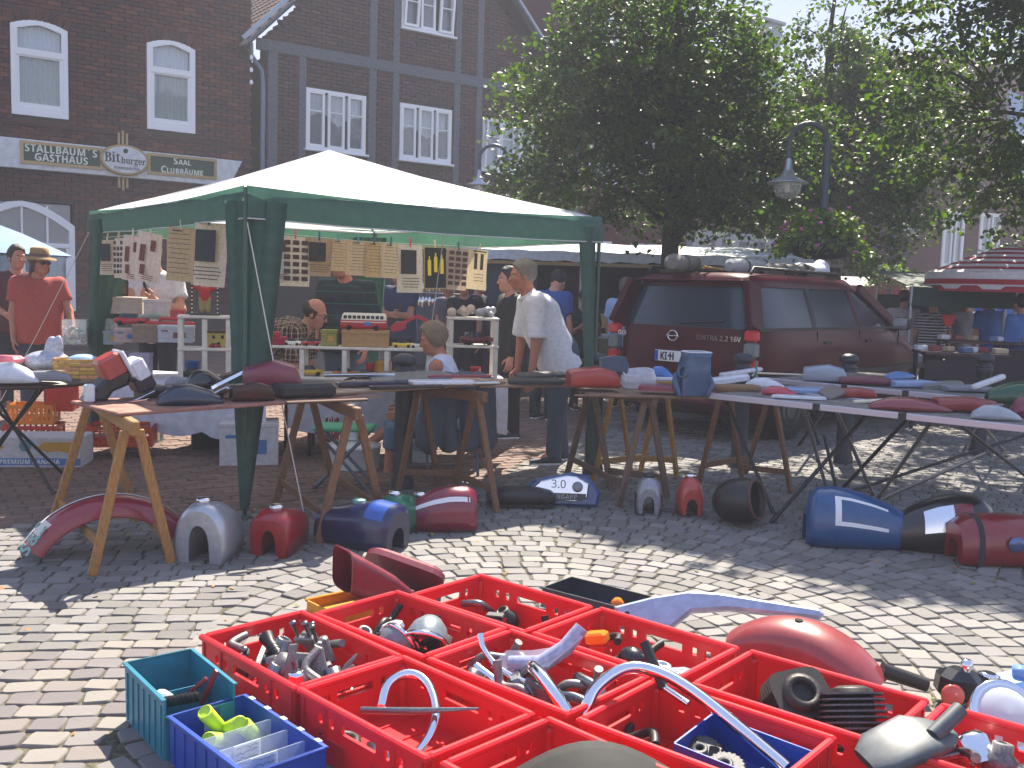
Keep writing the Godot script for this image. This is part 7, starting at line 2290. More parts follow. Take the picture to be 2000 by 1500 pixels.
func van():
	var t := thing("minivan", "dark red people carrier parked with its tailgate to the stall, bundles on its roof", "van")
	var yaw := 47.0
	var b := Basis(Vector3.UP, deg_to_rad(yaw))
	t.transform = Transform3D(b, spot(1482, 9.6) - b * V(-2.28, 0, 0.9))
	var pm := paint("van_red", "4a0c1a", 0.28, 0.0)
	pm.clearcoat = 0.08
	pm.metallic_specular = 0.25
	var dk := mat("van_black", hx("121216"), 0.5)
	var gl := mat("van_glass", hx("2c3540"), 0.16, 0.0)
	gl.metallic_specular = 0.5
	var outl := func(y: float, xr: float, xf: float, w: float, p: float) -> PackedVector3Array:
		return sring(V((xr + xf) * 0.5, y, 0), Vector3.RIGHT, V(0, 0, 1), (xf - xr) * 0.5, w, p, 44)
	var m := MB.new()
	m.loft([outl.call(0.24, -2.1, 2.1, 0.8, 7.0), outl.call(0.3, -2.24, 2.22, 0.87, 7.0), outl.call(0.55, -2.3, 2.3, 0.905, 7.0), outl.call(0.8, -2.29, 2.22, 0.91, 7.0), outl.call(0.98, -2.28, 1.8, 0.905, 7.0), outl.call(1.15, -2.25, 1.3, 0.885, 7.0)])
	part("body", m, pm, t)
	m = MB.new()
	m.loft([outl.call(1.15, -2.235, 1.25, 0.872, 8.0), outl.call(1.36, -2.165, 0.86, 0.80, 8.0), outl.call(1.6, -2.08, 0.36, 0.715, 8.0)], true, true)
	part("glazing", m, gl, t)
	m = MB.new()
	m.loft([outl.call(1.57, -2.12, 0.44, 0.74, 8.0), outl.call(1.62, -2.11, 0.38, 0.735, 8.0), outl.call(1.68, -2.06, 0.28, 0.70, 7.0), outl.call(1.71, -1.9, 0.05, 0.6, 5.0)])
	part("roof", m, pm, t)
	for s in [-1, 1]:
		for q in [[-2.2, -2.06, 0.13, 0.15, "rear_pillar", pm], [-1.0, -0.98, 0.05, 0.08, "pillar", dk], [0.1, 0.02, 0.04, 0.08, "pillar", pm], [1.22, 0.37, 0.06, 0.07, "windscreen_pillar", pm]]:
			m = MB.new()
			m.bar(V(q[0], 1.14, s * (0.872 - 0.03)), V(q[1], 1.6, s * (0.722 - 0.022)), q[2] * 2.0, 0.07, V(0, 0, s), 0.012)
			part(q[4], m, q[5], t)
		m = MB.new()
		m.bar(V(-2.2, 1.15, s * 0.882), V(1.25, 1.15, s * 0.882), 0.03, 0.03, V(0, 1, 0))
		m.bar(V(-2.2, 0.66, s * 0.914), V(2.0, 0.66, s * 0.914), 0.02, 0.07, V(0, 1, 0), 0.006)
		part("side_moulding", m, dk, t)
		m = MB.new()
		for x in [-0.98, 0.06, 1.16]: m.bar(V(x, 0.34, s * 0.906), V(x, 1.12, s * 0.893), 0.008, 0.012, V(0, 0, s))
		part("door_seam", m, dk, t)
		for x in [-0.75, 0.28]:
			m = MB.new(); m.box(V(x, 1.0, s * 0.91), V(0.16, 0.03, 0.03), Basis(), 0.008); part("door_handle", m, dk, t)
		m = MB.new(); m.box(V(1.02, 1.2, s * 0.99), V(0.13, 0.16, 0.2), Basis(), 0.03); m.bar(V(1.04, 1.15, s * 0.87), V(1.04, 1.17, s * 0.97), 0.06, 0.04)
		var mi := part("wing_mirror", m, dk, t)
		m = MB.new(); m.box(V(0.95, 1.2, s * 0.99), V(0.006, 0.13, 0.165)); part("mirror_glass", m, mat("chrome"), mi)
		m = MB.new(); m.tube([V(-1.95, 1.7, s * 0.62), V(-1.9, 1.76, s * 0.62), V(0.0, 1.75, s * 0.6), V(0.1, 1.69, s * 0.6)], 0.018, 8); part("roof_rail", m, dk, t)
		# tail lamps round the rear corners
		for q in [[1.09, 0.12, "c8262a", "red_lens"], [0.95, 0.16, "6a7478", "clear_lens"], [0.81, 0.12, "b81f24", "red_lens"]]:
			m = MB.new(); m.box(V(-2.235, q[0], s * 0.83), V(0.12, q[1] - 0.008, 0.13), Basis(), 0.02)
			part(q[3], m, mat("van_lamp_" + q[2], hx(q[2]), 0.15, 0, "", 1, Color(0.3, 0.02, 0.02) if q[2] != "6a7478" else Color.BLACK), t)
		m = MB.new(); m.box(V(-2.31, 0.5, s * 0.6), V(0.02, 0.04, 0.3), Basis(), 0.006); part("reflector", m, mat("van_lamp_d01f24"), t)
		for x in [-1.45, 1.42]:
			var w := MB.new()
			w.lathe([[0.2, -0.09], [0.3, -0.1], [0.325, -0.06], [0.325, 0.06], [0.3, 0.1], [0.2, 0.09]], Transform3D(Basis(Vector3.RIGHT, PI / 2), V(x, 0.325, s * 0.8)), 28)
			var wo := part("wheel", w, mat("tyre", hx("17171a"), 0.85), t)
			w = MB.new(); w.lathe([[0.2, 0.0], [0.19, 0.1], [0.12, 0.085], [0.05, 0.1], [0.0, 0.1]], Transform3D(Basis(Vector3.RIGHT, s * PI / 2), V(x, 0.325, s * 0.8)), 20); part("rim", w, mat("steel"), wo)
			w = MB.new()
			var ar := []
			for i in 15: ar.append(V(x + cos(PI * i / 14.0) * 0.37, 0.33 + sin(PI * i / 14.0) * 0.37, s * 0.9))
			w.tube(ar, 0.022, 6); part("wheel_arch", w, dk, t)
	# tailgate details
	m = MB.new(); m.box(V(-2.31, 0.5, 0), V(0.14, 0.3, 1.72), Basis(), 0.05); part("rear_bumper", m, paint("van_bumper", "54141f", 0.35), t)
	m = MB.new()
	for y in [0.49, 0.43]: m.box(V(-2.383, y, 0), V(0.006, 0.012, 0.9))
	part("bumper_groove", m, mat("groove", hx("8a3a48"), 0.4), t)
	m = MB.new(); m.box(V(-2.305, 0.84, 0.02), V(0.02, 0.14, 0.62), Basis(), 0.005); part("plate_recess", m, pm, t)
	var pl := MB.new(); pl.box(V(-2.32, 0.84, 0.02), V(0.008, 0.112, 0.52), Basis(), 0.002)
	var plate := part("number_plate", pl, mat("plate_white", hx("dfe3e6"), 0.4), t)
	m = MB.new(); m.box(V(-2.325, 0.84, -0.217), V(0.004, 0.104, 0.042)); part("plate_band", m, mat("plate_blue", hx("1f4fa8"), 0.4), plate)
	var rear := Basis(Vector3.UP, deg_to_rad(-90))
	words_on("KI H", 0.082, mat("plate_ink", hx("15161a"), 0.5), plate, Transform3D(rear * Basis.from_scale(V(0.78, 1, 1)), V(-2.326, 0.837, -0.085)), "lettering", "Droid Sans", true)
	m = MB.new(); m.lathe([[0.014, 0.0], [0.014, 0.004]], Transform3D(Basis(Vector3.BACK, PI / 2), V(-2.325, 0.845, -0.06)), 12); part("plate_seal", m, mat("plate_blue"), plate)
	m = MB.new()
	var rg := []
	for i in 21: rg.append(V(-2.29, 1.05 + sin(TAU * i / 20.0) * 0.052, -0.05 + cos(TAU * i / 20.0) * 0.058))
	m.tube(rg, 0.008, 6, false)
	m.tube([V(-2.292, 1.055, -0.13), V(-2.292, 1.045, -0.05), V(-2.292, 1.055, -0.045), V(-2.292, 1.045, 0.03)], 0.007, 5)
	part("emblem", m, mat("chrome"), t)
	words_on("SINTRA 2.2 16V", 0.052, mat("chrome"), t, Transform3D(rear, V(-2.282, 1.05, 0.48)), "badge", "Droid Sans", true)
	words_on("GLS", 0.045, mat("chrome"), t, Transform3D(rear, V(-2.282, 1.05, -0.7)), "badge", "Droid Sans", true)
	m = MB.new(); m.tube([V(-2.24, 1.18, 0.0), V(-2.235, 1.19, 0.1), V(-2.22, 1.22, 0.5)], 0.009, 6); part("wiper", m, dk, t)
	m = MB.new(); m.box(V(-2.13, 1.625, 0), V(0.07, 0.03, 1.3), Basis(), 0.012); part("tailgate_lip", m, pm, t)
	for s in [-1, 1]:
		m = MB.new(); m.box(V(2.2, 0.72, s * 0.62), V(0.14, 0.14, 0.36), Basis(), 0.03); part("headlight", m, mat("lamp_glass", hx("b9c3c9"), 0.08), t)
	# bundles of tent poles and bags on the roof
	var cloth := mat("bag_grey", hx("77746c"), 0.85, 0, "cloth", 2.0)
	var pale := mat("bag_pale", hx("9fa0a2"), 0.8, 0, "cloth", 2.0)
	for q in [[-1.75, -0.3, 0.085, 1.1, 20.0, cloth, "thick grey tent bag poking back over the van's tailgate"], [-1.2, 0.18, 0.075, 1.0, 4.0, pale, "rolled pale bag strapped in the middle of the van roof"], [-0.75, 0.42, 0.06, 0.9, -6.0, cloth, "brownish rolled bag beside the pale one on the van roof"]]:
		var u := thing("roof_bundle", q[6], "bag")
		u.transform = t.transform * T(V(q[0], 1.72 + q[2], q[1]), q[4], 0, 2)
		m = MB.new()
		var rs := []
		for k in 12:
			var x := -0.5 + k / 11.0
			var r: float = q[2] * (1.15 - 0.3 * k / 11.0) * (0.55 if k == 0 or k == 11 else 1.0 + 0.1 * sin(k * 2.4))
			rs.append(sring(V(x * q[3], 0, 0), V(0, 0, 1), Vector3.UP, r * 1.1, r, 2.2, 16))
		m.loft(rs); part("cover", m, q[5], u)
		for x in [-0.2, 0.25]:
			m = MB.new(); m.loft([sring(V(x * q[3] - 0.02, 0, 0), V(0, 0, 1), Vector3.UP, q[2] * 1.28, q[2] * 1.17, 2.2, 16), sring(V(x * q[3] + 0.02, 0, 0), V(0, 0, 1), Vector3.UP, q[2] * 1.28, q[2] * 1.17, 2.2, 16)], false, false)
			part("strap", m, mat("strap_dark", hx("22232a"), 0.8), u)
	m = MB.new()
	var f := SDF.new(V(-0.4, -0.02, -0.3), V(0.4, 0.25, 0.3), 0.02)
	f.ell(V(-0.05, 0.06, 0), V(0.3, 0.09, 0.2)); f.ell(V(0.12, 0.1, 0.04), V(0.12, 0.1, 0.1)); f.ell(V(-0.2, 0.09, -0.05), V(0.1, 0.06, 0.1))
	f.mesh(m)
	put("white_sack", "crumpled white sack near the front of the van roof", "sack", m, mat("sack_white", hx("dcdee4"), 0.6, 0, "cloth", 3.0), t.transform * T(V(-0.1, 1.72, 0.35)))
	m = MB.new(); m.tube([V(-0.5, 0, 0), V(0.6, -0.04, 0)], 0.018, 8)
	put("roof_pole", "yellowish wooden pole lying along the van roof", "pole", m, mat("pine_yellow", hx("c08d3c"), 0.6), t.transform * T(V(-1.55, 1.76, 0.02), 12))

func bollards():
	var iron := mat("bollard_iron", hx("3d434c"), 0.5, 0.3, "grain", 2.0)
	for q in [[786, 952, "dark iron bollard with a ball head between the tent's trestles"], [1157, 926, "iron bollard at the right tent leg behind the weathered trestle"], [1442, 912, "iron bollard in front of the red van's right tail lamp"], [1646, 905, "iron bollard beside the van's front door, behind the folding tables"], [1910, 888, "iron bollard past the van's bonnet near the market tables"]]:
		var t := thing("bollard", q[2], "bollard", gp(q[0], q[1]), 0, "iron bollards along the square's edge")
		var m := MB.new()
		m.lathe([[0.085, 0.0], [0.085, 0.06], [0.07, 0.1], [0.066, 0.8], [0.075, 0.82], [0.075, 0.85], [0.06, 0.87], [0.055, 0.905]], Transform3D(), 18)
		part("post", m, iron, t)
		m = MB.new(); m.lathe([[0.05, 0.9], [0.078, 0.912], [0.086, 0.94], [0.078, 0.97], [0.045, 0.99], [0.0, 0.995]], Transform3D(), 18); part("ball_head", m, iron, t)
		m = MB.new(); m.lathe([[0.077, 0.86], [0.082, 0.868], [0.077, 0.876]], Transform3D(), 18); part("collar", m, iron, t)

func lamps():
	var iron := mat("lamp_iron", hx("3a4450"), 0.45, 0.4)
	for q in [[1600, 12.6, 3.62, 0.47, "tall arched street lamp in the middle of the tree row, flowers below its arm", 1.0, -1], [1738, 24.5, 3.9, 0.5, "farther arched street lamp with pink flowers, before the white shops", 0.95, 1], [985, 19.5, 4.2, 0.55, "arched street lamp top showing over the tent roof before the timber house", 0.9, -1]]:
		var b := spot(q[0], q[1])
		var t := thing("street_lamp", q[4], "street lamp", b, 0, "arched street lamps on the square")
		var h: float = q[2]
		var w: float = q[3]
		var m := MB.new()
		m.tube([V(0, 0, 0), V(0, 0.3, 0), V(0, 0.32, 0), V(0, h - w * 0.5, 0)], [0.09, 0.09, 0.06, 0.045], 12); part("post", m, iron, t)
		m = MB.new()
		var pts := []
		for i in 13:
			var a := PI * i / 12.0
			pts.append(V(q[6] * (w * 0.5 - cos(a) * w * 0.5), h - w * 0.5 + sin(a) * w * 0.5, 0))
		pts.append(V(q[6] * w, h - w * 0.5 - 0.22, 0))
		m.tube(pts, 0.032, 10); part("arm", m, iron, t)
		var hc := V(q[6] * w, h - w * 0.5 - 0.22, 0)
		m = MB.new(); m.lathe([[0.035, 0.02], [0.05, -0.1], [0.1, -0.2], [0.25, -0.27], [0.25, -0.285], [0.05, -0.27]], Transform3D(Basis(), hc), 22); part("shade", m, mat("lamp_shade_metal", hx("a4a9b2"), 0.3, 0.6), t)
		m = MB.new(); m.lathe([[0.17, -0.285], [0.165, -0.36], [0.13, -0.43], [0.06, -0.47], [0.0, -0.475]], Transform3D(Basis(), hc), 22); part("globe", m, glass("lamp_globe", hx("d8dce0"), 0.25), t)
		m = MB.new(); m.lathe([[0.02, -0.27], [0.035, -0.32], [0.03, -0.38], [0.0, -0.4]], Transform3D(Basis(), hc), 12); part("bulb", m, mat("bulb_milk", hx("d9d4c4"), 0.4), t)
		if q[0] == 985: continue
		var s: float = q[5]
		var by := 1.98 if q[0] == 1600 else 1.72
		var pk := thing("flower_basket", "wide round flower planter hung on the nearer lamp post" if q[0] == 1600 else "reddish flower planter with pink blooms on the farther lamp post", "flower basket", b + V(0, by, 0))
		m = MB.new(); m.lathe([[0.2, -0.02], [0.34, 0.02], [0.42, 0.22], [0.4, 0.24], [0.1, 0.22]], Transform3D(), 22); part("planter", m, mat("planter_green", hx("20302c"), 0.6) if q[0] == 1600 else mat("planter_red", hx("6c3028"), 0.6), pk)
		rng.seed = int(q[0])
		var xs := []; var cs := []; var fx := []; var fc := []
		for i in 2400:
			var d := V(rng.randfn(), absf(rng.randfn()) * 0.9, rng.randfn()).normalized()
			var r := rng.randf_range(0.3, 1.0)
			var p := V(d.x * 0.6 * r, 0.2 + d.y * 0.44 * r - 0.62 * maxf(0, Vector2(d.x, d.z).length() * r - 0.66), d.z * 0.6 * r)
			var sc := rng.randf_range(0.05, 0.09)
			xs.append(Transform3D(Basis.from_euler(V(rng.randf() * 1.4, rng.randf() * TAU, rng.randf() - 0.5)) * Basis.from_scale(V(sc, sc, sc)), p))
			var g := rng.randf_range(0.7, 1.3)
			cs.append(Color(0.17 * g, 0.24 * g, 0.05 * g))
			if i % 46 == 0:
				fx.append(Transform3D(Basis.from_euler(V(rng.randf(), rng.randf() * TAU, 0)) * Basis.from_scale(V(0.035, 0.035, 0.035)), p * V(1.06, 1.05, 1.06)))
				fc.append(Color(0.5, 0.08, 0.16) if rng.randf() < 0.5 else Color(0.45, 0.1, 0.3))
		many("foliage", shared.leaf, mat("leaf"), xs, pk, cs)
		var fm := MB.new(); fm.ball(Vector3.ZERO, V(1, 0.5, 1), 8)
		var fmat := mat("petal", Color.WHITE, 0.7, 0, "", 1, Color(0.4, 0.4, 0.4)); fmat.vertex_color_use_as_albedo = true
		many("blooms", fm.done(), fmat, fx, pk, fc)

func sheet_paper(label: String, p: Vector3, right: Vector3, w: float, h: float, swing: float, tone: String, kind: int, sd: int, peg: String):
	var t := thing("hanging_paper", label, "paper", p, 0, "old prints pegged to the line in the tent")
	t.transform = Transform3D(Basis(right, Vector3.UP, right.cross(Vector3.UP)) * Basis(Vector3.BACK, deg_to_rad(swing)), p)
	var m := MB.new()
	var rows := []
	for i in 5:
		var v := i / 4.0
		var r := PackedVector3Array()
		for k in 5:
			var u := k / 4.0 - 0.5
			r.append(V(u * w, -v * h, 0.012 * sin(v * 2.5 + sd) + 0.01 * sin(u * 3.0 + sd * 2.0) * v))
		rows.append(r)
	m.sheet(rows)
	part("sheet", m, mat("paper_" + tone, hx(tone).lightened(0.22), 0.8, 0, "cloth", 3.0, Color(0.8, 0.76, 0.66)), t)
	# print: pictures and lines of type as thin flat ink
	rng.seed = sd
	var ink := MB.new()
	var z := 0.022
	var bl := func(x: float, y: float, bw: float, bh: float): ink.box(V((x - 0.5) * w, -y * h, z), V(bw * w, bh * h, 0.001))
	match kind:
		0:
			for i in 9: bl.call(0.5, 0.12 + i * 0.09, rng.randf_range(0.5, 0.8), 0.012)
			bl.call(0.4, 0.06, 0.3, 0.03)
		1:
			bl.call(0.42, 0.36, 0.62, 0.5)
			for i in 4: bl.call(0.5, 0.7 + i * 0.06, rng.randf_range(0.6, 0.85), 0.014)
		2:
			for r in 6:
				for c in 3:
					if rng.randf() < 0.9: bl.call(0.2 + c * 0.3, 0.12 + r * 0.145, 0.22, 0.09)
		3:
			bl.call(0.3, 0.3, 0.16, 0.4); bl.call(0.62, 0.3, 0.16, 0.4)
			bl.call(0.5, 0.05, 0.7, 0.03)
			for i in 3: bl.call(0.5, 0.62 + i * 0.08, 0.5, 0.014)
		4:
			bl.call(0.3, 0.42, 0.22, 0.34); bl.call(0.7, 0.25, 0.2, 0.22); bl.call(0.36, 0.75, 0.2, 0.2)
			for i in 3: bl.call(0.6, 0.86 + i * 0.04, 0.5, 0.012)
		5:
			bl.call(0.5, 0.5, 0.94, 0.94)
	var ic: String = ["6b5c4a", "3c4044", "5a4446", "4a4c48", "8a4b3e", "2b2c30"][kind]
	part("print", ink, mat("print_" + ic, hx(ic), 0.8, 0, "grain", 9.0), t)
	if kind == 5:
		var tub := MB.new()
		for q in [[0.22, 0.5], [0.5, 0.42], [0.78, 0.46]]:
			tub.box(V((q[0] - 0.5) * w, -q[1] * h, z + 0.002), V(0.15 * w, 0.36 * h, 0.002)); tub.box(V((q[0] - 0.5) * w, -(q[1] - 0.22) * h, z + 0.002), V(0.05 * w, 0.1 * h, 0.002))
		part("yellow_tube", tub, mat("tube_print", hx("d5c33a"), 0.7), t)
	m = MB.new(); m.box(V(0, 0.02, 0.014), V(0.012, 0.075, 0.014), Basis(Vector3.BACK, 0.08 * (sd % 5 - 2)), 0.003)
	part("clothes_peg", m, mat("peg_" + peg, hx(peg), 0.5), t)

func papers():
	var a0 := gB.lerp(gA, 0.06) + V(0, 1.79, 0)
	var a1 := gB.lerp(gA, 0.82) + V(0, 1.86, 0)
	var l0 := gB.lerp(gA, 0.5) + V(0.35, 1.86, 0)
	var l1 := gC.lerp(gD, 0.52) + V(0.35, 1.83, 0)
	var line := solo("washing_line", "thin line strung across inside the tent for the old prints", "line", line_mesh([[a0, a1], [l0, l1]]), mat("rope", hx("c9c6bd"), 0.9))
	var n := 0
	var defs := [[212, 0.17, 0.3, 0, "cdbba0", 1, "narrow"], [234, 0.12, 0.33, 0, "d8d4cc", 2, "slim white"], [262, 0.2, 0.36, -6, "d9c4b8", 4, "pinkish spotted"], [296, 0.24, 0.38, -9, "dcc9bd", 4, "tilted pink"], [356, 0.27, 0.38, -4, "b59a6c", 0, "large brown"], [412, 0.27, 0.42, -3, "d2c3a8", 1, "car photo"]]
	for d in defs:
		# where the pixel ray meets the line's upright plane
		var p := on_line(d[0], a0, a1)
		sheet_paper("%s old print on the tent's side line, %s" % [d[6], ["beside the corner curtain", "second from the corner curtain", "third from the corner curtain", "over the man's face", "fifth from the corner", "next to the front leg"][n]], p, ((a1 - a0).normalized() * 0.45 + Vector3.RIGHT * 0.6).normalized(), d[1], d[2], d[3], d[4], d[5], 30 + n, ["c9b79a", "c9b79a", "d9cfb8", "d9cfb8", "c9b79a", "2a5a8a"][n])
		n += 1
	defs = [[540, 0.22, 0.36, 2, "c4cdd2", 4, "bluish with a red car", "d04a6a"], [576, 0.26, 0.4, 0, "d8d0bd", 2, "catalogue grid of small cars", "d04a6a"], [622, 0.25, 0.31, 0, "a98a68", 1, "brown photo of a dark gable", "2a5a8a"], [660, 0.18, 0.26, 0, "cdb085", 0, "plain tan", "4aa0a8"], [698, 0.22, 0.29, 0, "cbb08a", 0, "tan with a small emblem", "4aa0a8"], [730, 0.19, 0.3, 0, "c2a26c", 0, "yellow tan typed", "34566a"], [762, 0.19, 0.3, -1, "d3bf98", 0, "cream typed", "34566a"], [800, 0.26, 0.42, 1, "d2cdbd", 1, "black photo with round logo", "d0306a"], [848, 0.24, 0.38, 2, "b9a860", 5, "black with three yellow tubes", "d9d2b0"], [894, 0.25, 0.38, -2, "a8958a", 5, "brown crowd engraving", "34566a"], [936, 0.22, 0.37, -3, "d4c4a0", 3, "cream with two shoe soles", "c9b79a"]]
	n = 0
	for d in defs:
		var p := on_line(d[0], l0, l1)
		if d[6].begins_with("brown crowd"): d[5] = 2
		sheet_paper("%s print pegged on the line across the tent" % d[6], p, (l1 - l0).normalized(), d[1], d[2], d[3], d[4], d[5], 50 + n, d[7])
		n += 1

func line_mesh(segs: Array) -> MB:
	var m := MB.new()
	for s in segs: m.tube([s[0] + V(0, 0.03, 0), (s[0] + s[1]) * 0.5 + V(0, 0.0, 0), s[1] + V(0, 0.03, 0)], 0.003, 5)
	return m

func on_line(px: float, a: Vector3, b: Vector3) -> Vector3:
	var d := ray(px, 470)
	# plan view intersection of the ray and the line
	var e := b - a
	var den := d.x * e.z - d.z * e.x
	var s := ((a.x - eye.x) * d.z - (a.z - eye.z) * d.x) / -den * -1.0
	s = ((eye.x - a.x) * d.z - (eye.z - a.z) * d.x) / (e.x * d.z - e.z * d.x)
	var p := a + e * s
	return p

func open_shelf(label: String, px: float, py: float, dist: float, yaw: float, L: float, W: float, levels: Array, bays: int) -> Node3D:
	var base := at(px, py, dist)
	var t := thing("display_shelf", label, "shelf", base, yaw)
	var wm := mat("shelf_white", hx("d9d6cf"), 0.5, 0, "cloth", 1.0)
	for y in levels:
		var m := MB.new(); m.box(V(0, y, 0), V(L, 0.022, W), Basis(), 0.004); part("board", m, wm, t)
	for i in bays + 1:
		for s in [-1, 1]:
			var m := MB.new()
			m.box(V((float(i) / bays - 0.5) * (L - 0.05), (levels[-1] - 0.011) * 0.5, s * (W * 0.5 - 0.025)), V(0.04, levels[-1] - 0.022, 0.035), Basis(), 0.004)
			part("upright", m, wm, t)
	return t

func toy_car(label: String, xf: Transform3D, c: String, L := 0.16, called := "toy_car"):
	var t := thing(called, label, "toy car", Vector3.ZERO, 0, "toy cars on the shelves")
	t.transform = xf
	var m := MB.new()
	var rs := []
	for q in [[-0.5, 0.1, 0.12], [-0.46, 0.17, 0.2], [-0.3, 0.2, 0.22], [0.2, 0.2, 0.21], [0.44, 0.16, 0.18], [0.5, 0.08, 0.1]]: rs.append(sring(V(q[0] * L, L * 0.15, 0), V(0, 0, 1), Vector3.UP, q[2] * L, q[1] * L * 0.5, 4.0, 14))
	m.loft(rs); part("body", m, mat("toy_" + c, hx(c), 0.3), t)
	m = MB.new()
	m.loft([sring(V(-0.04 * L, L * 0.23, 0), Vector3.RIGHT, V(0, 0, 1), L * 0.3, L * 0.19, 4.0, 14), sring(V(-0.05 * L, L * 0.36, 0), Vector3.RIGHT, V(0, 0, 1), L * 0.2, L * 0.15, 4.0, 14)]); part("cabin", m, mat("toy_glass", hx("20262e"), 0.1), t)
	for x in [-0.3, 0.3]:
		for s in [-1, 1]:
			m = MB.new(); m.lathe([[0.08 * L, -0.02 * L], [0.08 * L, 0.02 * L], [0.0, 0.02 * L]], Transform3D(Basis(Vector3.RIGHT, PI / 2), V(x * L, 0.08 * L, s * 0.2 * L)), 10); part("wheel", m, mat("tyre", hx("17171a"), 0.85), t)

func carton(label: String, xf: Transform3D, s: Vector3, c: String, marks := 0, called := "carton"):
	var t := thing(called, label, "box")
	t.transform = xf
	var m := MB.new(); m.box(V(0, s.y * 0.5, 0), s, Basis(), 0.004); part("box", m, mat("carton_" + c, hx(c), 0.75, 0, "cloth", 1.5), t)
	m = MB.new(); m.box(V(0, s.y - 0.012, 0), V(s.x + 0.008, 0.03, s.z + 0.008), Basis(), 0.003); part("lid", m, mat("carton_" + c), t)
	if marks:
		m = MB.new(); m.box(V(s.x * 0.12, s.y * 0.45, s.z * 0.5 + 0.002), V(s.x * 0.36, s.y * 0.34, 0.002)); m.box(V(-s.x * 0.3, s.y * 0.7, s.z * 0.5 + 0.002), V(s.x * 0.2, s.y * 0.08, 0.002))
		part("print", m, mat("carton_print_%d" % marks, [hx("7a4a44"), hx("3a6aa0"), hx("b08a3a")][marks % 3], 0.7), t)

func toys():
	# the covered table under the shelves
	var cloth := mat("table_cloth_white", hx("c9cbd6"), 0.85, 0, "cloth", 1.0, Color(0.2, 0.2, 0.22))
	for q in [[212, 520, 741, 8.5, "white cloth covered table under the toy boxes, left of the tent leg", 30.0], [570, 985, 738, 8.35, "white cloth covered table under the long toy shelf", 12.0]]:
		var a := at(q[0], q[2], q[3])
		var b := at(q[1], q[2] + 8, q[3] + (0.25 if q[0] > 500 else -0.35))
		var c := (a + b) * 0.5
		var L := (b - a).length()
		var u := (b - a); u.y = 0; u = u.normalized()
		var t := thing("cloth_table", q[4], "table", V(c.x, 0, c.z))
		var bs := Basis(u, Vector3.UP, u.cross(Vector3.UP))
		var top := c.y
		var m := MB.new(); m.box(bs * V(0, 0, -0.35) + V(0, top - 0.012, 0), V(L, 0.02, 0.7), bs, 0.003); part("top", m, mat("board_ply"), t)
		m = MB.new()
		var rows := []
		for y in [[0.0, -0.7], [0.003, 0.0], [-0.02, 0.02], [-0.2, 0.045], [-0.42, 0.03]]:
			var r := PackedVector3Array()
			for k in 31:
				var x := (k / 30.0 - 0.5) * (L + 0.06)
				r.append(bs * V(x, 0, y[1] + (0.02 * sin(k * 1.3) if y[0] < -0.1 else 0.0)) + V(0, top + y[0] + 0.002 - (0.05 * absf(sin(k * 0.35)) if y[0] < -0.3 else 0.0), 0))
			rows.append(r)
		m.sheet(rows); part("cloth", m, cloth, t)
		for x in [-0.42, 0.42]:
			for z in [-0.6, -0.08]:
				m = MB.new(); m.tube([bs * V(x * L, 0, z) , bs * V(x * L, 0, z) + V(0, top - 0.02, 0)], 0.018, 8); part("leg", m, mat("rod_dark"), t)
	# shelves
	var s1 := open_shelf("white two tier display shelf with an acrobat toy on top, left of the tent leg", 400, 742, 8.15, 16, 0.42, 0.28, [0.02, 0.26, 0.52], 2)
	var s2 := open_shelf("long low white display shelf carrying the toy bus and cars", 675, 742, 8.2, 4, 1.42, 0.28, [0.02, 0.27], 4)
	var s3 := open_shelf("tall white display shelf behind the seated woman's head", 920, 742, 8.7, 8, 0.44, 0.28, [0.02, 0.3, 0.54], 1)
	for q in [[s1, -0.1, 0.28, "c9a98a", "9a2f2a"], [s2, 0, 0, "", ""]]: pass
	# acrobat toy on the left shelf
	var ac := thing("acrobat_toy", "wooden acrobat figure in a red top swinging between two striped posts", "toy", s1.position + V(0, 0.535, 0), 16)
	var m := MB.new()
	for s in [-1, 1]: m.box(V(0.1 * s, 0.15, 0), V(0.014, 0.3, 0.014), Basis(), 0.002)
	m.box(V(0, 0.006, 0), V(0.24, 0.012, 0.1), Basis(), 0.003)
	part("post", m, mat("toy_dark", hx("2a2224"), 0.5), ac)
	m = MB.new()
	for s in [-1, 1]:
		for i in 9: m.box(V(0.1 * s, 0.02 + i * 0.033, 0.0085), V(0.01, 0.012, 0.003))
	part("light_dot", m, mat("toy_dot", hx("e6d8c4"), 0.5), ac)
	var f := SDF.new(V(-0.12, 0, -0.06), V(0.12, 0.32, 0.06), 0.006)
	f.cap(V(0, 0.13, 0), V(0, 0.19, 0), 0.036, 0.042, 0.01); f.ell(V(0, 0.25, 0.005), V(0.036, 0.042, 0.036))
	for s in [-1, 1]:
		f.cap(V(0.035 * s, 0.205, 0), V(0.075 * s, 0.22, 0), 0.014, 0.012, 0.01); f.cap(V(0.075 * s, 0.22, 0), V(0.07 * s, 0.295, 0), 0.012, 0.011, 0.005)
		f.cap(V(0.02 * s, 0.12, 0), V(0.024 * s, 0.03, 0), 0.024, 0.015, 0.01)
	m = MB.new(); f.mesh(m); part("figure", m, mat("toy_skin", hx("c48a68"), 0.5), ac)
	f = SDF.new(V(-0.12, 0.05, -0.07), V(0.12, 0.32, 0.07), 0.006)
	f.cap(V(0, 0.14, 0), V(0, 0.195, 0), 0.041, 0.046, 0.01)
	for s in [-1, 1]:
		f.cap(V(0.035 * s, 0.205, 0), V(0.075 * s, 0.22, 0), 0.018, 0.016, 0.01); f.cap(V(0.075 * s, 0.22, 0), V(0.071 * s, 0.275, 0), 0.016, 0.015, 0.005, 2)
	m = MB.new(); f.mesh(m); part("red_top", m, mat("toy_red_cloth", hx("b02f26"), 0.7), ac)
	f = SDF.new(V(-0.08, 0, -0.07), V(0.08, 0.16, 0.07), 0.006)
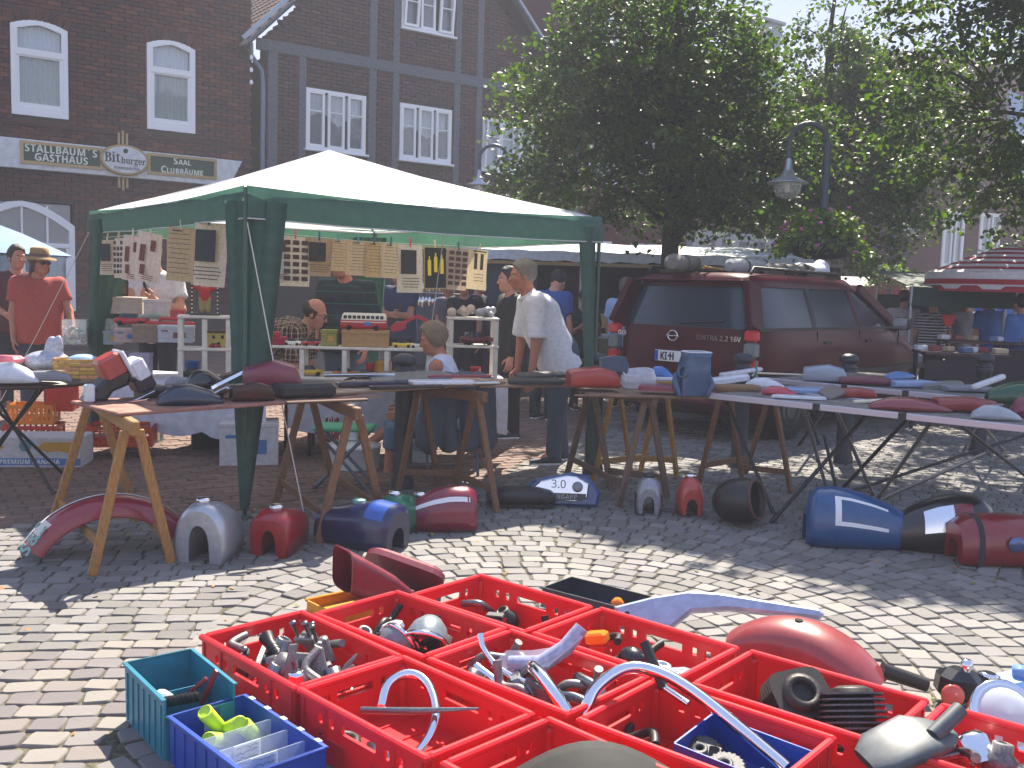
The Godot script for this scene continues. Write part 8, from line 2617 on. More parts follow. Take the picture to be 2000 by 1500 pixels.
	for s in [-1, 1]: f.cap(V(0.02 * s, 0.125, 0), V(0.024 * s, 0.03, 0), 0.031, 0.02, 0.01, 2)
	m = MB.new(); f.mesh(m); part("trousers", m, mat("toy_khaki", hx("8e8358"), 0.7), ac)
	# the toy bus on its box
	carton("tan cardboard box under the toy bus", s2.transform * T(V(0.16, 0.283, 0.0), 2), V(0.38, 0.13, 0.2), "b08a5e")
	var bus := thing("toy_bus", "large red and cream toy bus standing on a tan box", "toy bus")
	bus.transform = s2.transform * T(V(0.145, 0.415, 0.02), 2)
	var bx := MB.new(); bx.loft([sring(V(-0.19, 0.045, 0), V(0, 0, 1), Vector3.UP, 0.045, 0.035, 5.0, 20), sring(V(-0.18, 0.05, 0), V(0, 0, 1), Vector3.UP, 0.05, 0.04, 5.0, 20), sring(V(0.185, 0.05, 0), V(0, 0, 1), Vector3.UP, 0.05, 0.04, 5.0, 20), sring(V(0.19, 0.045, 0), V(0, 0, 1), Vector3.UP, 0.045, 0.035, 5.0, 20)]); part("lower_body", bx, mat("bus_red", hx("a8242c"), 0.3), bus)
	bx = MB.new(); bx.loft([sring(V(0, 0.085, 0), Vector3.RIGHT, V(0, 0, 1), 0.186, 0.048, 6.0, 24), sring(V(0.004, 0.13, 0), Vector3.RIGHT, V(0, 0, 1), 0.178, 0.044, 6.0, 24), sring(V(0.004, 0.142, 0), Vector3.RIGHT, V(0, 0, 1), 0.165, 0.036, 6.0, 24)]); part("upper_body", bx, mat("bus_cream", hx("d8d3c6"), 0.35), bus)
	for i in 9:
		bx = MB.new(); bx.box(V(-0.15 + i * 0.037, 0.109, 0.0455), V(0.027, 0.026, 0.004)); part("window", bx, mat("toy_glass", hx("20262e"), 0.1), bus)
	bx = MB.new(); bx.box(V(0.0, 0.07, 0.0505), V(0.36, 0.008, 0.002)); part("trim_line", bx, mat("bus_cream"), bus)
	bx = MB.new(); bx.box(V(0.03, 0.055, 0.0508), V(0.05, 0.03, 0.002)); part("poster_patch", bx, mat("patch_blue", hx("2a6fb0"), 0.4), bus)
	for x in [-0.12, 0.1]:
		bx = MB.new(); bx.lathe([[0.022, -0.008], [0.022, 0.008], [0.012, 0.01], [0.0, 0.01]], Transform3D(Basis(Vector3.RIGHT, PI / 2), V(x, 0.022, 0.045)), 14); part("wheel", bx, mat("tyre", hx("17171a"), 0.85), bus)
	carton("small yellow and green picture box beside the tan box", s2.transform * T(V(-0.13, 0.283, 0.03), -4), V(0.13, 0.13, 0.1), "8f8a4a", 2)
	carton("low crimson box at the left end of the long shelf", s2.transform * T(V(-0.6, 0.283, 0.02), 2), V(0.22, 0.06, 0.18), "9a1f44")
	carton("flat red box under the crimson lid on the long shelf", s2.transform * T(V(-0.62, 0.345, 0.0), 6), V(0.16, 0.035, 0.14), "a83038")
	rng.seed = 77
	var cols := ["c8c8c4", "a82a2a", "b9b09a", "d0c8b8", "8a3030", "3e5a70", "b8a030", "707478"]
	var k := 0
	for q in [[s2, -0.42, 0.281, 0.07, "white toy car first in the row before the bending man"], [s2, -0.35, 0.281, -0.02, "cream toy car behind the white one"], [s2, -0.28, 0.281, 0.08, "red toy car right of the white one"], [s2, -0.22, 0.281, -0.03, "silver toy car under the bending man's chin"], [s2, 0.46, 0.281, 0.03, "yellow toy taxi right of the tan box"], [s2, 0.6, 0.281, 0.02, "white toy saloon behind the yellow taxi"], [s2, -0.3, 0.031, 0.05, "yellow tin racing car on the shelf's lower board"], [s2, 0.0, 0.031, 0.06, "orange toy lorry on the lower board by the red tin"], [s2, 0.18, 0.031, 0.05, "brown toy wagon on the lower board"], [s1, 0.08, 0.271, 0.04, "small red toy car beside the yellow toy house"], [s1, -0.09, 0.031, 0.05, "black toy limousine on the left shelf's bottom board"], [s3, 0.04, 0.311, 0.03, "big maroon toy van on the tall shelf's middle board"], [s3, -0.05, 0.031, 0.04, "dark toy car at the bottom of the tall shelf"]]:
		toy_car(q[4], (q[0] as Node3D).transform * T(V(q[1], q[2], q[3]), rng.randf_range(-30, 30) + (0 if k < 6 else 10), 0, 0), ["d6d6d2", "cfc6ae", "a82a2a", "a9aeb4", "d2b82c", "d8d8d6", "c8a82a", "b8622a", "8a5a34", "a82a2a", "17181c", "5c1a26", "24262e"][k], [0.15, 0.13, 0.15, 0.14, 0.17, 0.16, 0.24, 0.2, 0.18, 0.1, 0.2, 0.3, 0.2][k])
		k += 1
	var hs := thing("toy_house", "pale yellow toy house with dark little windows on the left shelf", "toy house")
	hs.transform = s1.transform * T(V(0.1, 0.271, -0.02), 10)
	m = MB.new(); m.box(V(0, 0.06, 0), V(0.15, 0.12, 0.1), Basis(), 0.003); part("wall", m, mat("toy_yellow_wall", hx("b8a85e"), 0.7), hs)
	m = MB.new(); m.box(V(0, 0.125, 0), V(0.17, 0.012, 0.12)); part("roof", m, mat("toy_brown_roof", hx("5a3a2a"), 0.7), hs)
	for q in [[-0.04, 0.085], [0.03, 0.085], [0.0, 0.03]]:
		m = MB.new(); m.box(V(q[0], q[1], 0.0505), V(0.022, 0.028, 0.003)); part("window", m, mat("toy_glass"), hs)
	# tins, boxes and figures
	for q in [[s2, 0.31, 0.031, 0.03, "c8962a", "round yellow tin on the long shelf's lower board", 0.065, 0.12], [s2, 0.2, 0.031, 0.0, "b8322a", "red tin beside the yellow one", 0.04, 0.1], [s3, 0.03, 0.031, 0.08, "c03a2a", "small red drum at the bottom of the tall shelf", 0.045, 0.08], [s3, -0.02, 0.311, -0.05, "8d8f98", "grey tin on the tall shelf's middle board", 0.04, 0.09], [s1, -0.1, 0.031, -0.02, "2a62a0", "blue tin at the bottom of the left shelf", 0.06, 0.11]]:
		m = MB.new(); m.lathe([[q[6], 0.0], [q[6], q[7]], [q[6] * 1.04, q[7] + 0.002], [q[6] * 1.04, q[7] + 0.014], [0.0, q[7] + 0.016]], Transform3D(), 18)
		put("tin", q[5], "tin", m, mat("tin_" + q[4], hx(q[4]), 0.35, 0.2), (q[0] as Node3D).transform * T(V(q[1], q[2], q[3])))
	for q in [[s3, -0.1, 0.551, "e0cfc0", "heap of pale shells on top of the tall shelf", 0.1], [s3, 0.12, 0.551, "b9bcc8", "silvery model engine on top of the tall shelf", 0.07]]:
		f = SDF.new(V(-0.15, -0.01, -0.12), V(0.15, 0.16, 0.12), 0.009)
		rng.seed = int(q[5] * 1000)
		for i in 9: f.ell(V(rng.randf_range(-1, 1) * q[5], rng.randf_range(0.01, 0.07), rng.randf_range(-0.07, 0.07)), V(0.02, 0.02, 0.02) + V(rng.randf(), rng.randf(), rng.randf()) * 0.025, Basis.from_euler(V(rng.randf(), rng.randf(), 0)), 0.006)
		m = MB.new(); f.mesh(m)
		put("shell_heap" if q[1] < 0 else "model_engine", q[4], "ornament", m, mat("heap_" + q[3], hx(q[3]), 0.4, 0.0 if q[1] < 0 else 0.5, "grain", 5.0), (q[0] as Node3D).transform * T(V(q[1], q[2], 0)))
	# red toy crane arm behind the long shelf
	m = MB.new(); m.bar(V(-0.1, 0.08, 0), V(0.16, -0.05, 0), 0.03, 0.03); m.bar(V(-0.22, 0.02, 0), V(-0.1, 0.08, 0), 0.025, 0.025); m.slab([P(-0.3, -0.06), P(-0.2, -0.03), P(-0.19, 0.03), P(-0.28, 0.03), P(-0.33, -0.02)], 0.09)
	put("toy_digger", "red toy digger with its arm raised behind the yellow taxi", "toy", m, mat("bus_red", hx("a8242c"), 0.3), s2.transform * T(V(0.68, 0.46, -0.1), 0))
	# boxes and prints on the left table
	for q in [[255, 668, 8.7, 0.24, 0.12, 0.2, "b9a3a0", 1, "pinkish box with a car picture at the left end of the toy boxes", 14], [292, 668, 8.6, 0.24, 0.15, 0.2, "8d7a6c", 0, "plain brown box side by side with the picture boxes", 8], [345, 668, 8.5, 0.28, 0.14, 0.2, "b9c0cc", 3, "pale blue picture box below the red toy", 12], [222, 672, 9.0, 0.14, 0.12, 0.18, "8a9aa0", 2, "grey green box behind the pinkish picture box", 10], [238, 612, 9.2, 0.4, 0.15, 0.25, "c0b2a8", 0, "long pale box under the framed board", 10], [308, 618, 9.1, 0.2, 0.15, 0.2, "c9c2c4", 0, "white box under the white shirted man's hands", 8], [276, 740, 8.5, 0.16, 0.22, 0.18, "a9a4c0", 0, "lilac grey box standing on the cloth below the boxes", 10]]:
		carton(q[8], T(at(q[0], q[1], q[2]), q[9]), V(q[3], q[4], q[5]), q[6], q[7])
	m = MB.new(); ring_frame(m, [P(-0.1, 0), P(0.1, 0), P(0.09, 0.14), P(-0.09, 0.14)], 0.016, -0.01, 0.01)
	var fr := put("picture_frame", "dark framed brown board tipped back over the pale box", "frame", m, mat("toy_dark", hx("2a2224"), 0.5), T(at(228, 577, 9.2), 14, -12, -4))
	m = MB.new(); m.box(V(0, 0.07, -0.004), V(0.18, 0.125, 0.005)); part("backing", m, mat("board_tan", hx("9a6f42"), 0.7, 0, "grain", 2.0), fr)
	toy_car("red tin boat shaped car lying along the picture boxes", T(at(258, 636, 8.8), 6), "a8242c", 0.3)
	m = MB.new(); m.box(V(0, 0.06, 0), V(0.2, 0.03, 0.1), Basis(), 0.01); m.box(V(0.05, 0.1, 0), V(0.12, 0.09, 0.05), Basis(), 0.012); m.box(V(0, 0.02, 0), V(0.4, 0.035, 0.12), Basis(), 0.01)
	put("toy_sewing_machine", "red toy sewing machine on the pale blue box", "toy", m, mat("bus_red"), T(at(335, 636, 8.7), 8))
	m = MB.new(); m.tube([V(-0.2, 0, 0), V(0, 0.02, 0.0), V(0.12, 0.01, 0)], [0.006, 0.03, 0.02], 10)
	put("toy_plane", "greenish toy plane body beside the sewing machine", "toy", m, mat("toy_sage", hx("7c8a82"), 0.5), T(at(300, 622, 8.8), 10))
	for q in [[150, 672, 8.9, 0.2, "glass tank of trinkets next to the corner curtain"], [204, 668, 9.1, 0.2, "second glass tank of trinkets half behind the corner curtain"]]:
		var j := thing("glass_tank", q[4], "glass tank", at(q[0], q[1], q[2]), 12)
		m = MB.new()
		for s in [-1, 1]:
			m.box(V(0.1 * s, 0.11, 0), V(0.004, 0.22, 0.2)); m.box(V(0, 0.11, 0.1 * s), V(0.2, 0.22, 0.004))
		part("pane", m, glass("tank_glass", hx("e4ecee"), 0.15), j)
		var xs := []; var cs := []
		rng.seed = 9
		for i in 90:
			xs.append(Transform3D(Basis.from_euler(V(rng.randf() * 3, rng.randf() * 3, 0)) * Basis.from_scale(V(0.03, 0.02, 0.025)), V(rng.randf_range(-0.08, 0.08), rng.randf_range(0.02, 0.15), rng.randf_range(-0.08, 0.08))))
			cs.append(Color.from_hsv(rng.randf(), rng.randf() * 0.6, rng.randf_range(0.15, 0.6)))
		var cm := mat("trinket", Color.WHITE, 0.4); cm.vertex_color_use_as_albedo = true
		many("trinkets", shared.brick, cm, xs, j, cs)

func left_table():
	var top := mat("table_brown", hx("5a3a34"), 0.5, 0, "dirt", 1.5)
	var t := thing("round_table", "dark round topped folding table at the far left with a wicker basket on it", "table", spot(20, 6.9))
	var h := gp(20, 748, 0.0)
	var y := at(60, 748, 6.6).y
	var m := MB.new()
	m.lathe([[0.6, y - 0.025], [0.62, y - 0.015], [0.62, y], [0.0, y]], Transform3D(Basis(), V(-0.02, 0, 0)), 36); part("top", m, top, t)
	for a in 4:
		m = MB.new()
		var c := V(cos(a * PI / 2 + 0.5), 0, sin(a * PI / 2 + 0.5))
		m.tube([c * 0.42 + V(0, 0.0, 0), -c * 0.3 + V(0, y - 0.03, 0)], 0.012, 8); m.tube([c * 0.42, c * 0.45 + V(0, 0.0, 0)], 0.016, 8)
		part("leg", m, mat("rod_dark"), t)
	# basket woven in rows of slats
	var b := thing("wicker_basket", "oblong wicker basket woven in yellow and pink bands on the round table", "basket", at(163, 738, 6.55), 10)
	for r in 5:
		for k in 22:
			var a := TAU * k / 22.0
			m = MB.new()
			m.box(V(cos(a) * 0.18, 0.015 + r * 0.026, sin(a) * 0.1), V(0.05, 0.022, 0.006 + 0.006 * ((r + k) % 2)), Basis(Vector3.UP, -atan2(sin(a) * 0.18, cos(a) * 0.1) + PI / 2), 0.002)
			part("slat", m, mat("wicker_%d" % ((k / 3 + r) % 3), [hx("c59a4c"), hx("b9855a"), hx("b08a3c")][(k / 3 + r) % 3], 0.7), b)
	m = MB.new(); m.lathe([[0.17, 0.0], [0.17, 0.01]], Transform3D(Basis.from_scale(V(1, 1, 0.55))), 20); part("base", m, mat("wicker_0"), b)
	m = MB.new(); m.ball(V(0, 0.02, 0), V(0.11, 0.05, 0.08), 14)
	put("blue_bundle", "pale blue folded cloth in the wicker basket", "cloth", m, mat("pale_blue_cloth", hx("8fb2d8"), 0.7, 0, "cloth", 3.0), T(at(163, 712, 6.55)))
	m = MB.new()
	var f := SDF.new(V(-0.2, -0.02, -0.2), V(0.2, 0.3, 0.2), 0.014)
	f.ell(V(0, 0.06, 0), V(0.15, 0.07, 0.12)); f.ell(V(0.04, 0.14, 0), V(0.05, 0.09, 0.05)); f.ell(V(0.09, 0.16, 0.02), V(0.03, 0.08, 0.03)); f.mesh(m)
	put("carrier_bag", "crumpled clear carrier bag on the round table", "bag", m, mat("cloudy_bag", hx("c2c6d4"), 0.3, 0, "mottle", 5.0, Color(0.3, 0.3, 0.35)), T(at(92, 722, 6.7)))
	panel("mudguard_piece", "white mudguard piece with a dark lip on the round table", "mudguard", 24, 742, 10, 0.34, 0.2, 0.13, paint("cover_white", "d9dbe2"), 1, at(24, 744, 6.5).y - TH)
	panel("grey_tray", "long grey tray part beside the white mudguard piece", "tray", 100, 742, -4, 0.34, 0.14, 0.07, mat("long_grey", hx("7a7c84"), 0.45), 2, at(100, 744, 6.5).y - TH)
	m = MB.new(); m.box(V(0, 0.03, 0), V(0.2, 0.06, 0.14), Basis(), 0.02)
	put("red_tub", "white tub with a red lid stacked on the mudguard piece", "tub", m, mat("tub_pink", hx("c86a74"), 0.4), T(at(14, 712, 6.6)))
	# crates and the banana box below it
	for q in [[62, 860, 8.1, 0.4, 0.14, 0.3, "c81a16", "red mesh crate under the round table"], [62, 825, 8.15, 0.34, 0.16, 0.26, "e8860c", "orange mesh crate stacked on the red one"], [118, 800, 8.3, 0.2, 0.3, 0.25, "d02a10", "tall red orange crate behind the trestle leg"], [235, 868, 8.2, 0.52, 0.17, 0.3, "c03c16", "long brick red crate behind the end trestle"]]:
		var b0 := spot(q[0], q[2])
		var yy: float = maxf(at(q[0], q[1], q[2]).y, 0.0)
		var c := thing("mesh_crate", q[7], "crate", V(b0.x, yy, b0.z), 12)
		var cm := mat("mesh_crate_" + q[6], hx(q[6]), 0.4, 0, "cloth", 1.0, Color(0.5, 0.15, 0.02))
		m = MB.new()
		for s in [-1, 1]:
			for y0 in [0.02, q[4] - 0.015]:
				m.box(V(0, y0, s * q[5] * 0.5), V(q[3], 0.03, 0.008)); m.box(V(s * q[3] * 0.5, y0, 0), V(0.008, 0.03, q[5]))
		part("rim", m, cm, c)
		m = MB.new()
		for s in [-1, 1]:
			for i in 10: m.box(V((i / 9.0 - 0.5) * q[3] * 0.98, q[4] * 0.5, s * q[5] * 0.5), V(0.016, q[4], 0.006))
			for i in 6: m.box(V(s * q[3] * 0.5, q[4] * 0.5, (i / 5.0 - 0.5) * q[5] * 0.98), V(0.006, q[4], 0.016))
			m.box(V(0, q[4] * 0.5, s * q[5] * 0.499), V(q[3], 0.014, 0.004))
		part("lattice", m, cm, c)
		m = MB.new(); m.box(V(0, 0.006, 0), V(q[3], 0.01, q[5])); part("floor", m, cm, c)
	var bb := thing("banana_box", "white fruit carton with yellow fruit print and a blue stripe under the round table", "carton", gp(60, 905), 8)
	m = MB.new(); m.box(V(0, 0.115, 0), V(0.85, 0.23, 0.36), Basis(), 0.004); part("carton", m, mat("carton_white", hx("c4c2c8"), 0.75, 0, "cloth", 1.5), bb)
	m = MB.new(); m.box(V(0, 0.045, 0.182), V(0.85, 0.055, 0.003)); part("blue_stripe", m, mat("stripe_blue", hx("3a6fae"), 0.6), bb)
	words_on("PREMIUM BANANA", 0.035, mat("trim_white", hx("d6d8da"), 0.4), bb, T(V(0.05, 0.045, 0.186)))
	m = MB.new()
	for q in [[-0.3, 0.2], [0.26, 0.22]]: m.slab([P(q[0] - 0.16, 0.15), P(q[0] - 0.08, 0.12), P(q[0], 0.13), P(q[0] + 0.1, 0.11), P(q[0] + 0.17, 0.16), P(q[0] + 0.1, 0.2), P(q[0] - 0.1, 0.2)], 0.003, T(V(0, 0, 0.182)))
	part("fruit_print", m, mat("print_yellow", hx("b98a2c"), 0.7), bb)
	m = MB.new(); m.lathe([[0.045, 0.0], [0.045, 0.003]], T(V(0.02, 0.17, 0.182), 0, 90), 16); part("round_label", m, mat("label_teal", hx("4a7a94"), 0.6), bb)
	m = MB.new(); m.lathe([[0.035, 0.0], [0.036, 0.2], [0.015, 0.24], [0.015, 0.28], [0.0, 0.28]], Transform3D(), 14)
	put("water_bottle", "clear water bottle beside the long brick red crate", "bottle", m, glass("bottle_clear", hx("d4e4e8"), 0.3, 0.08), T(gp(312, 862)))

func ground_things():
	var m := MB.new()
	carton("big white cardboard carton on the paving behind the front tent leg", T(gp(487, 902), 14), V(0.46, 0.34, 0.36), "c2c0c6", 1)
	# folding stool with green seat and crossed legs
	var t := thing("folding_stool", "folding stool with a flat green seat and crossed grey legs", "stool", gp(672, 950), 0)
	m = MB.new(); m.box(V(0, 0.44, 0), V(0.42, 0.03, 0.3), Basis(), 0.01); part("seat", m, mat("stool_green", hx("3fa07a"), 0.6), t)
	for z in [-0.12, 0.12]:
		for s in [-1, 1]:
			m = MB.new(); m.tube([V(-0.19 * s, 0.42, z), V(0.2 * s, 0.0, z + 0.012 * s)], 0.013, 8); part("leg", m, mat("stool_grey", hx("5a626e"), 0.4, 0.5), t)
	m = MB.new(); m.tube([V(0.2, 0.02, -0.13), V(0.2, 0.02, 0.13)], 0.012, 8); m.tube([V(-0.2, 0.02, -0.13), V(-0.2, 0.02, 0.13)], 0.012, 8); part("foot_bar", m, mat("stool_grey"), t)
	m = MB.new(); m.lathe([[0.2, 0.0], [0.21, 0.16], [0.215, 0.165], [0.215, 0.19], [0.0, 0.2]], Transform3D(), 26)
	put("white_tub", "wide low white tub under the green stool", "tub", m, mat("tub_white", hx("d2d6da"), 0.4, 0, "cloth", 2.0), T(gp(692, 912)))
	m = MB.new(); m.lathe([[0.045, 0.0], [0.045, 0.28], [0.05, 0.285], [0.05, 0.31], [0.0, 0.315]], Transform3D(), 18)
	put("white_tube", "tall white tube standing on the low white tub", "tube", m, mat("tub_white"), T(gp(688, 905) + V(0, 0.2, 0)))
	m = MB.new(); m.lathe([[0.11, 0.0], [0.125, 0.27], [0.13, 0.275], [0.13, 0.29], [0.0, 0.29]], Transform3D(), 22)
	var bu := put("white_bucket", "white bucket with a printed label beside the middle bollard", "bucket", m, mat("tub_white"), T(gp(826, 900)))
	m = MB.new(); m.loft([sring(V(0, 0.1, 0), Vector3.RIGHT, V(0, 0, 1), 0.122, 0.122, 2.0, 24), sring(V(0, 0.17, 0), Vector3.RIGHT, V(0, 0, 1), 0.1255, 0.1255, 2.0, 24)], false, false); part("label_band", m, mat("bucket_label", hx("8aa0b4"), 0.6), bu)
	m = MB.new()
	for i in 14: m.box(V(cos(i * 0.9) * 0.05, 0.09, sin(i * 0.9) * 0.05), V(0.008, 0.18, 0.02), Basis(V(1, 0, 0), 0.2 * sin(i * 2.0)))
	put("red_basket", "red and white striped basket hanging under the green stool", "basket", m, mat("basket_red", hx("8c2838"), 0.6), T(gp(648, 905) + V(0, 0.2, 0)))
	carton("green folded parasol bag shaped box below the hanging cloth", T(gp(655, 880) + V(0, 0.4, 0.0), 5), V(0.5, 0.06, 0.2), "1d5a34", 0, "green_case")
	carton("black crate of machine parts behind the tent leg", T(gp(420, 872), 20), V(0.4, 0.36, 0.3), "18181c", 0, "black_case")
	# the woman's chair, with a jacket hung over its back
	var c := thing("camp_chair", "metal framed chair the woman sits on, turned from view", "chair", spot(872, 7.9), 205)
	m = MB.new(); m.box(V(0, 0.35, 0.02), V(0.42, 0.03, 0.4), Basis(), 0.01); part("seat", m, mat("chair_cloth", hx("3a4250"), 0.8), c)
	for s in [-1, 1]:
		m = MB.new(); m.tube([V(0.21 * s, 0.0, 0.2), V(0.21 * s, 0.36, 0.18)], 0.013, 8); part("leg", m, mat("stool_grey"), c)
		m = MB.new(); m.tube([V(0.21 * s, 0.0, -0.24), V(0.21 * s, 0.36, -0.18), V(0.21 * s, 0.78, -0.27)], 0.013, 8); part("leg", m, mat("stool_grey"), c)
	m = MB.new(); m.tube([V(-0.21, 0.78, -0.27), V(0.21, 0.78, -0.27)], 0.013, 8); m.tube([V(-0.21, 0.02, 0.2), V(0.21, 0.02, 0.2)], 0.012, 8); part("cross_bar", m, mat("stool_grey"), c)
	m = MB.new(); m.box(V(0, 0.62, -0.245), V(0.4, 0.3, 0.02), Basis(Vector3.RIGHT, 0.2), 0.008); part("backrest", m, mat("chair_cloth"), c)
	var f := SDF.new(V(-0.5, 0.1, -0.6), V(0.5, 0.95, 0.1), 0.018)
	f.cap(V(-0.2, 0.78, -0.29), V(0.2, 0.78, -0.29), 0.05, 0.05, 0.03)
	for x in [-0.2, -0.07, 0.07, 0.2]: f.cap(V(x, 0.76, -0.31), V(x * 1.2, 0.28, -0.34), 0.055, 0.07, 0.05)
	for s in [-1, 1]: f.cap(V(0.24 * s, 0.74, -0.3), V(0.3 * s, 0.3, -0.3), 0.06, 0.05, 0.03)
	var ns := FastNoiseLite.new(); ns.frequency = 4.0
	for i in f.d.size():
		var x := i % f.nx; var yy := (i / f.nx) % f.ny; var z := i / (f.nx * f.ny)
		f.d[i] += ns.get_noise_3d(x * f.h * 2.5, yy * f.h * 0.6, z * f.h * 2.0) * 0.022
	m = MB.new(); f.mesh(m)
	var j := put("denim_jacket", "faded grey blue denim jacket hung over the woman's chair back", "jacket", m, mat("jacket_grey", hx("5c6878"), 0.9, 0, "grain", 3.0), c.transform)
	m = MB.new()
	for s in [-1, 1]: m.tube([V(0.02 * s, 0.74, -0.37), V(0.025 * s, 0.3, -0.42)], 0.005, 5)
	part("seam", m, mat("seam_grey", hx("48525f"), 0.9), j)

func awning_stall():
	var wht := mat("awning_white", hx("dfe2e6"), 0.7, 0, "cloth", 0.8, Color(0.35, 0.33, 0.25))
	var t := thing("awning_stall", "long market stall with a white awning between the tent and the van", "market stall", V(0, 0, 0))
	var a := at(905, 487, 15.0)
	var b := at(1590, 508, 15.6)
	var back := V(0.8, 0.3, -3.0)
	var m := MB.new()
	var rows := []
	for r in 4:
		var row := PackedVector3Array()
		for k in 17:
			var p := a.lerp(b, k / 16.0) + back * (r / 3.0)
			p.y -= 0.03 * absf(sin(k * PI / 4.0)) 
			row.append(p)
		rows.append(row)
	m.sheet(rows); part("awning", m, wht, t)
	m = MB.new()
	var r0 := PackedVector3Array(); var r1 := PackedVector3Array()
	for k in 33:
		var p := a.lerp(b, k / 32.0)
		r0.append(p + V(0, 0.02 + 0.01 * sin(k * 1.7), 0.01)); r1.append(p + V(0, -0.13 + 0.015 * sin(k * 2.3), 0.03 + 0.01 * sin(k * 1.1)))
	m.sheet([r0, r1]); part("valance", m, mat("awning_valance", hx("c4d0e2"), 0.7, 0, "cloth", 0.8, Color(0.1, 0.1, 0.1)), t)
	m = MB.new()
	for k in 5:
		var p := a.lerp(b, k / 4.0)
		m.bar(p + V(0, -0.16, -0.05), p + back + V(0, -0.12, 0), 0.04, 0.05)
	for s in [0.0, 0.4, 0.8]: m.bar(a + back * s + V(0, -0.17, -0.05), b + back * s + V(0, -0.17, -0.05), 0.05, 0.05)
	part("roof_beam", m, mat("beam_cream", hx("b59f76"), 0.7, 0, "grain", 1.5), t)
	for k in [0.0, 0.33, 0.66, 1.0]:
		m = MB.new()
		var p := a.lerp(b, k)
		m.tube([V(p.x, 0, p.z - 0.03), p + V(0, -0.1, -0.03)], 0.025, 8); part("post", m, mat("post_steel", hx("9aa4ac"), 0.4, 0.6), t)
	m = MB.new()
	m.box(V(1.9, 1.0, -17.6), V(7.6, 2.0, 0.05)); part("back_cloth", m, mat("back_dark", hx("23262c"), 0.9, 0, "dirt", 1.0), t)
	m = MB.new()
	m.box(V(0.9, 0.72, -15.6), V(3.4, 0.04, 0.9)); m.box(V(0.9, 0.36, -15.16), V(3.4, 0.7, 0.02)); part("counter", m, mat("purple_cloth", hx("45203c"), 0.85, 0, "cloth", 1.0), t)
	# blue tarpaulin behind the hanging chrome
	m = MB.new()
	var rr := []
	for r in 5:
		var row := PackedVector3Array()
		for k in 13: row.append(at(760, 560, 15.4) * V(1, 0, 1) + V(k * 0.19, 1.95 - r * 0.42, 0.06 * sin(k * 1.4 + r)))
		rr.append(row)
	m.sheet(rr)
	put("blue_tarpaulin", "dark blue tarpaulin hung behind the chrome parts rack", "tarpaulin", m, mat("tarp_blue", hx("24384f"), 0.6, 0, "mottle", 1.0), Transform3D())
	var rack := thing("chrome_rack", "rail hung with rows of shiny chrome parts beside the green tent curtain", "rack", V(0, 0, 0))
	var p0 := at(790, 540, 14.2); var p1 := at(905, 545, 14.2)
	for y in [0.0, -0.22]:
		m = MB.new(); m.tube([p0 + V(0, y, 0), p1 + V(0, y, 0)], 0.012, 6); part("rail", m, mat("steel"), rack)
	for e in [p0, p1]:
		m = MB.new(); m.tube([V(e.x, 0, e.z), e], 0.015, 6); part("post", m, mat("steel"), rack)
	rng.seed = 33
	var piece := MB.new(); piece.lathe([[0.012, 0.0], [0.03, -0.03], [0.034, -0.07], [0.02, -0.1], [0.0, -0.11]], Transform3D(), 10)
	var pm := piece.done()
	for i in 34:
		var o := part("chrome_part", pm, mat("chrome"), rack)
		o.position = p0.lerp(p1, (i % 17 + 0.5) / 17.0) + V(0, -0.03 - 0.22 * (i / 17) - rng.randf() * 0.05, 0.03)
		o.scale = V(1, rng.randf_range(0.7, 1.5), 1)
	# assorted goods on the counters in the shade
	for q in [[990, 690, 13.2, "6a2a44", 0.5, 0.1, "maroon box on the purple counter past the tall shelf"], [1000, 668, 13.4, "8a8f98", 0.4, 0.12, "grey case on the purple counter behind the black clothed person"], [1170, 668, 12.9, "c9ccd4", 0.36, 0.1, "white tray of goods between the tent leg and the van"], [1160, 692, 12.6, "8a7a5c", 0.4, 0.2, "brown open carton beside the van's rear corner"], [1130, 640, 15.0, "7a6a50", 0.3, 0.16, "tan box on the shaded counter under the awning"], [1185, 640, 15.0, "b99a5a", 0.24, 0.2, "yellowish basket hanging in the awning's shade"]]:
		carton(q[6], T(at(q[0], q[1], q[2]), 8), V(q[4], q[5], 0.3), q[3], 0)
	var tb := thing("goods_table", "plank table of boxes beside the van's rear corner", "table", spot(1165, 12.6))
	m = MB.new(); m.box(V(0, 0.62, 0), V(1.0, 0.04, 0.6), Basis(), 0.004); part("top", m, mat("board_brown"), tb)
	for q in [[-0.45, -0.25], [0.45, -0.25], [-0.45, 0.25], [0.45, 0.25]]:
		m = MB.new(); m.box(V(q[0], 0.3, q[1]), V(0.04, 0.6, 0.04)); part("leg", m, mat("board_brown"), tb)

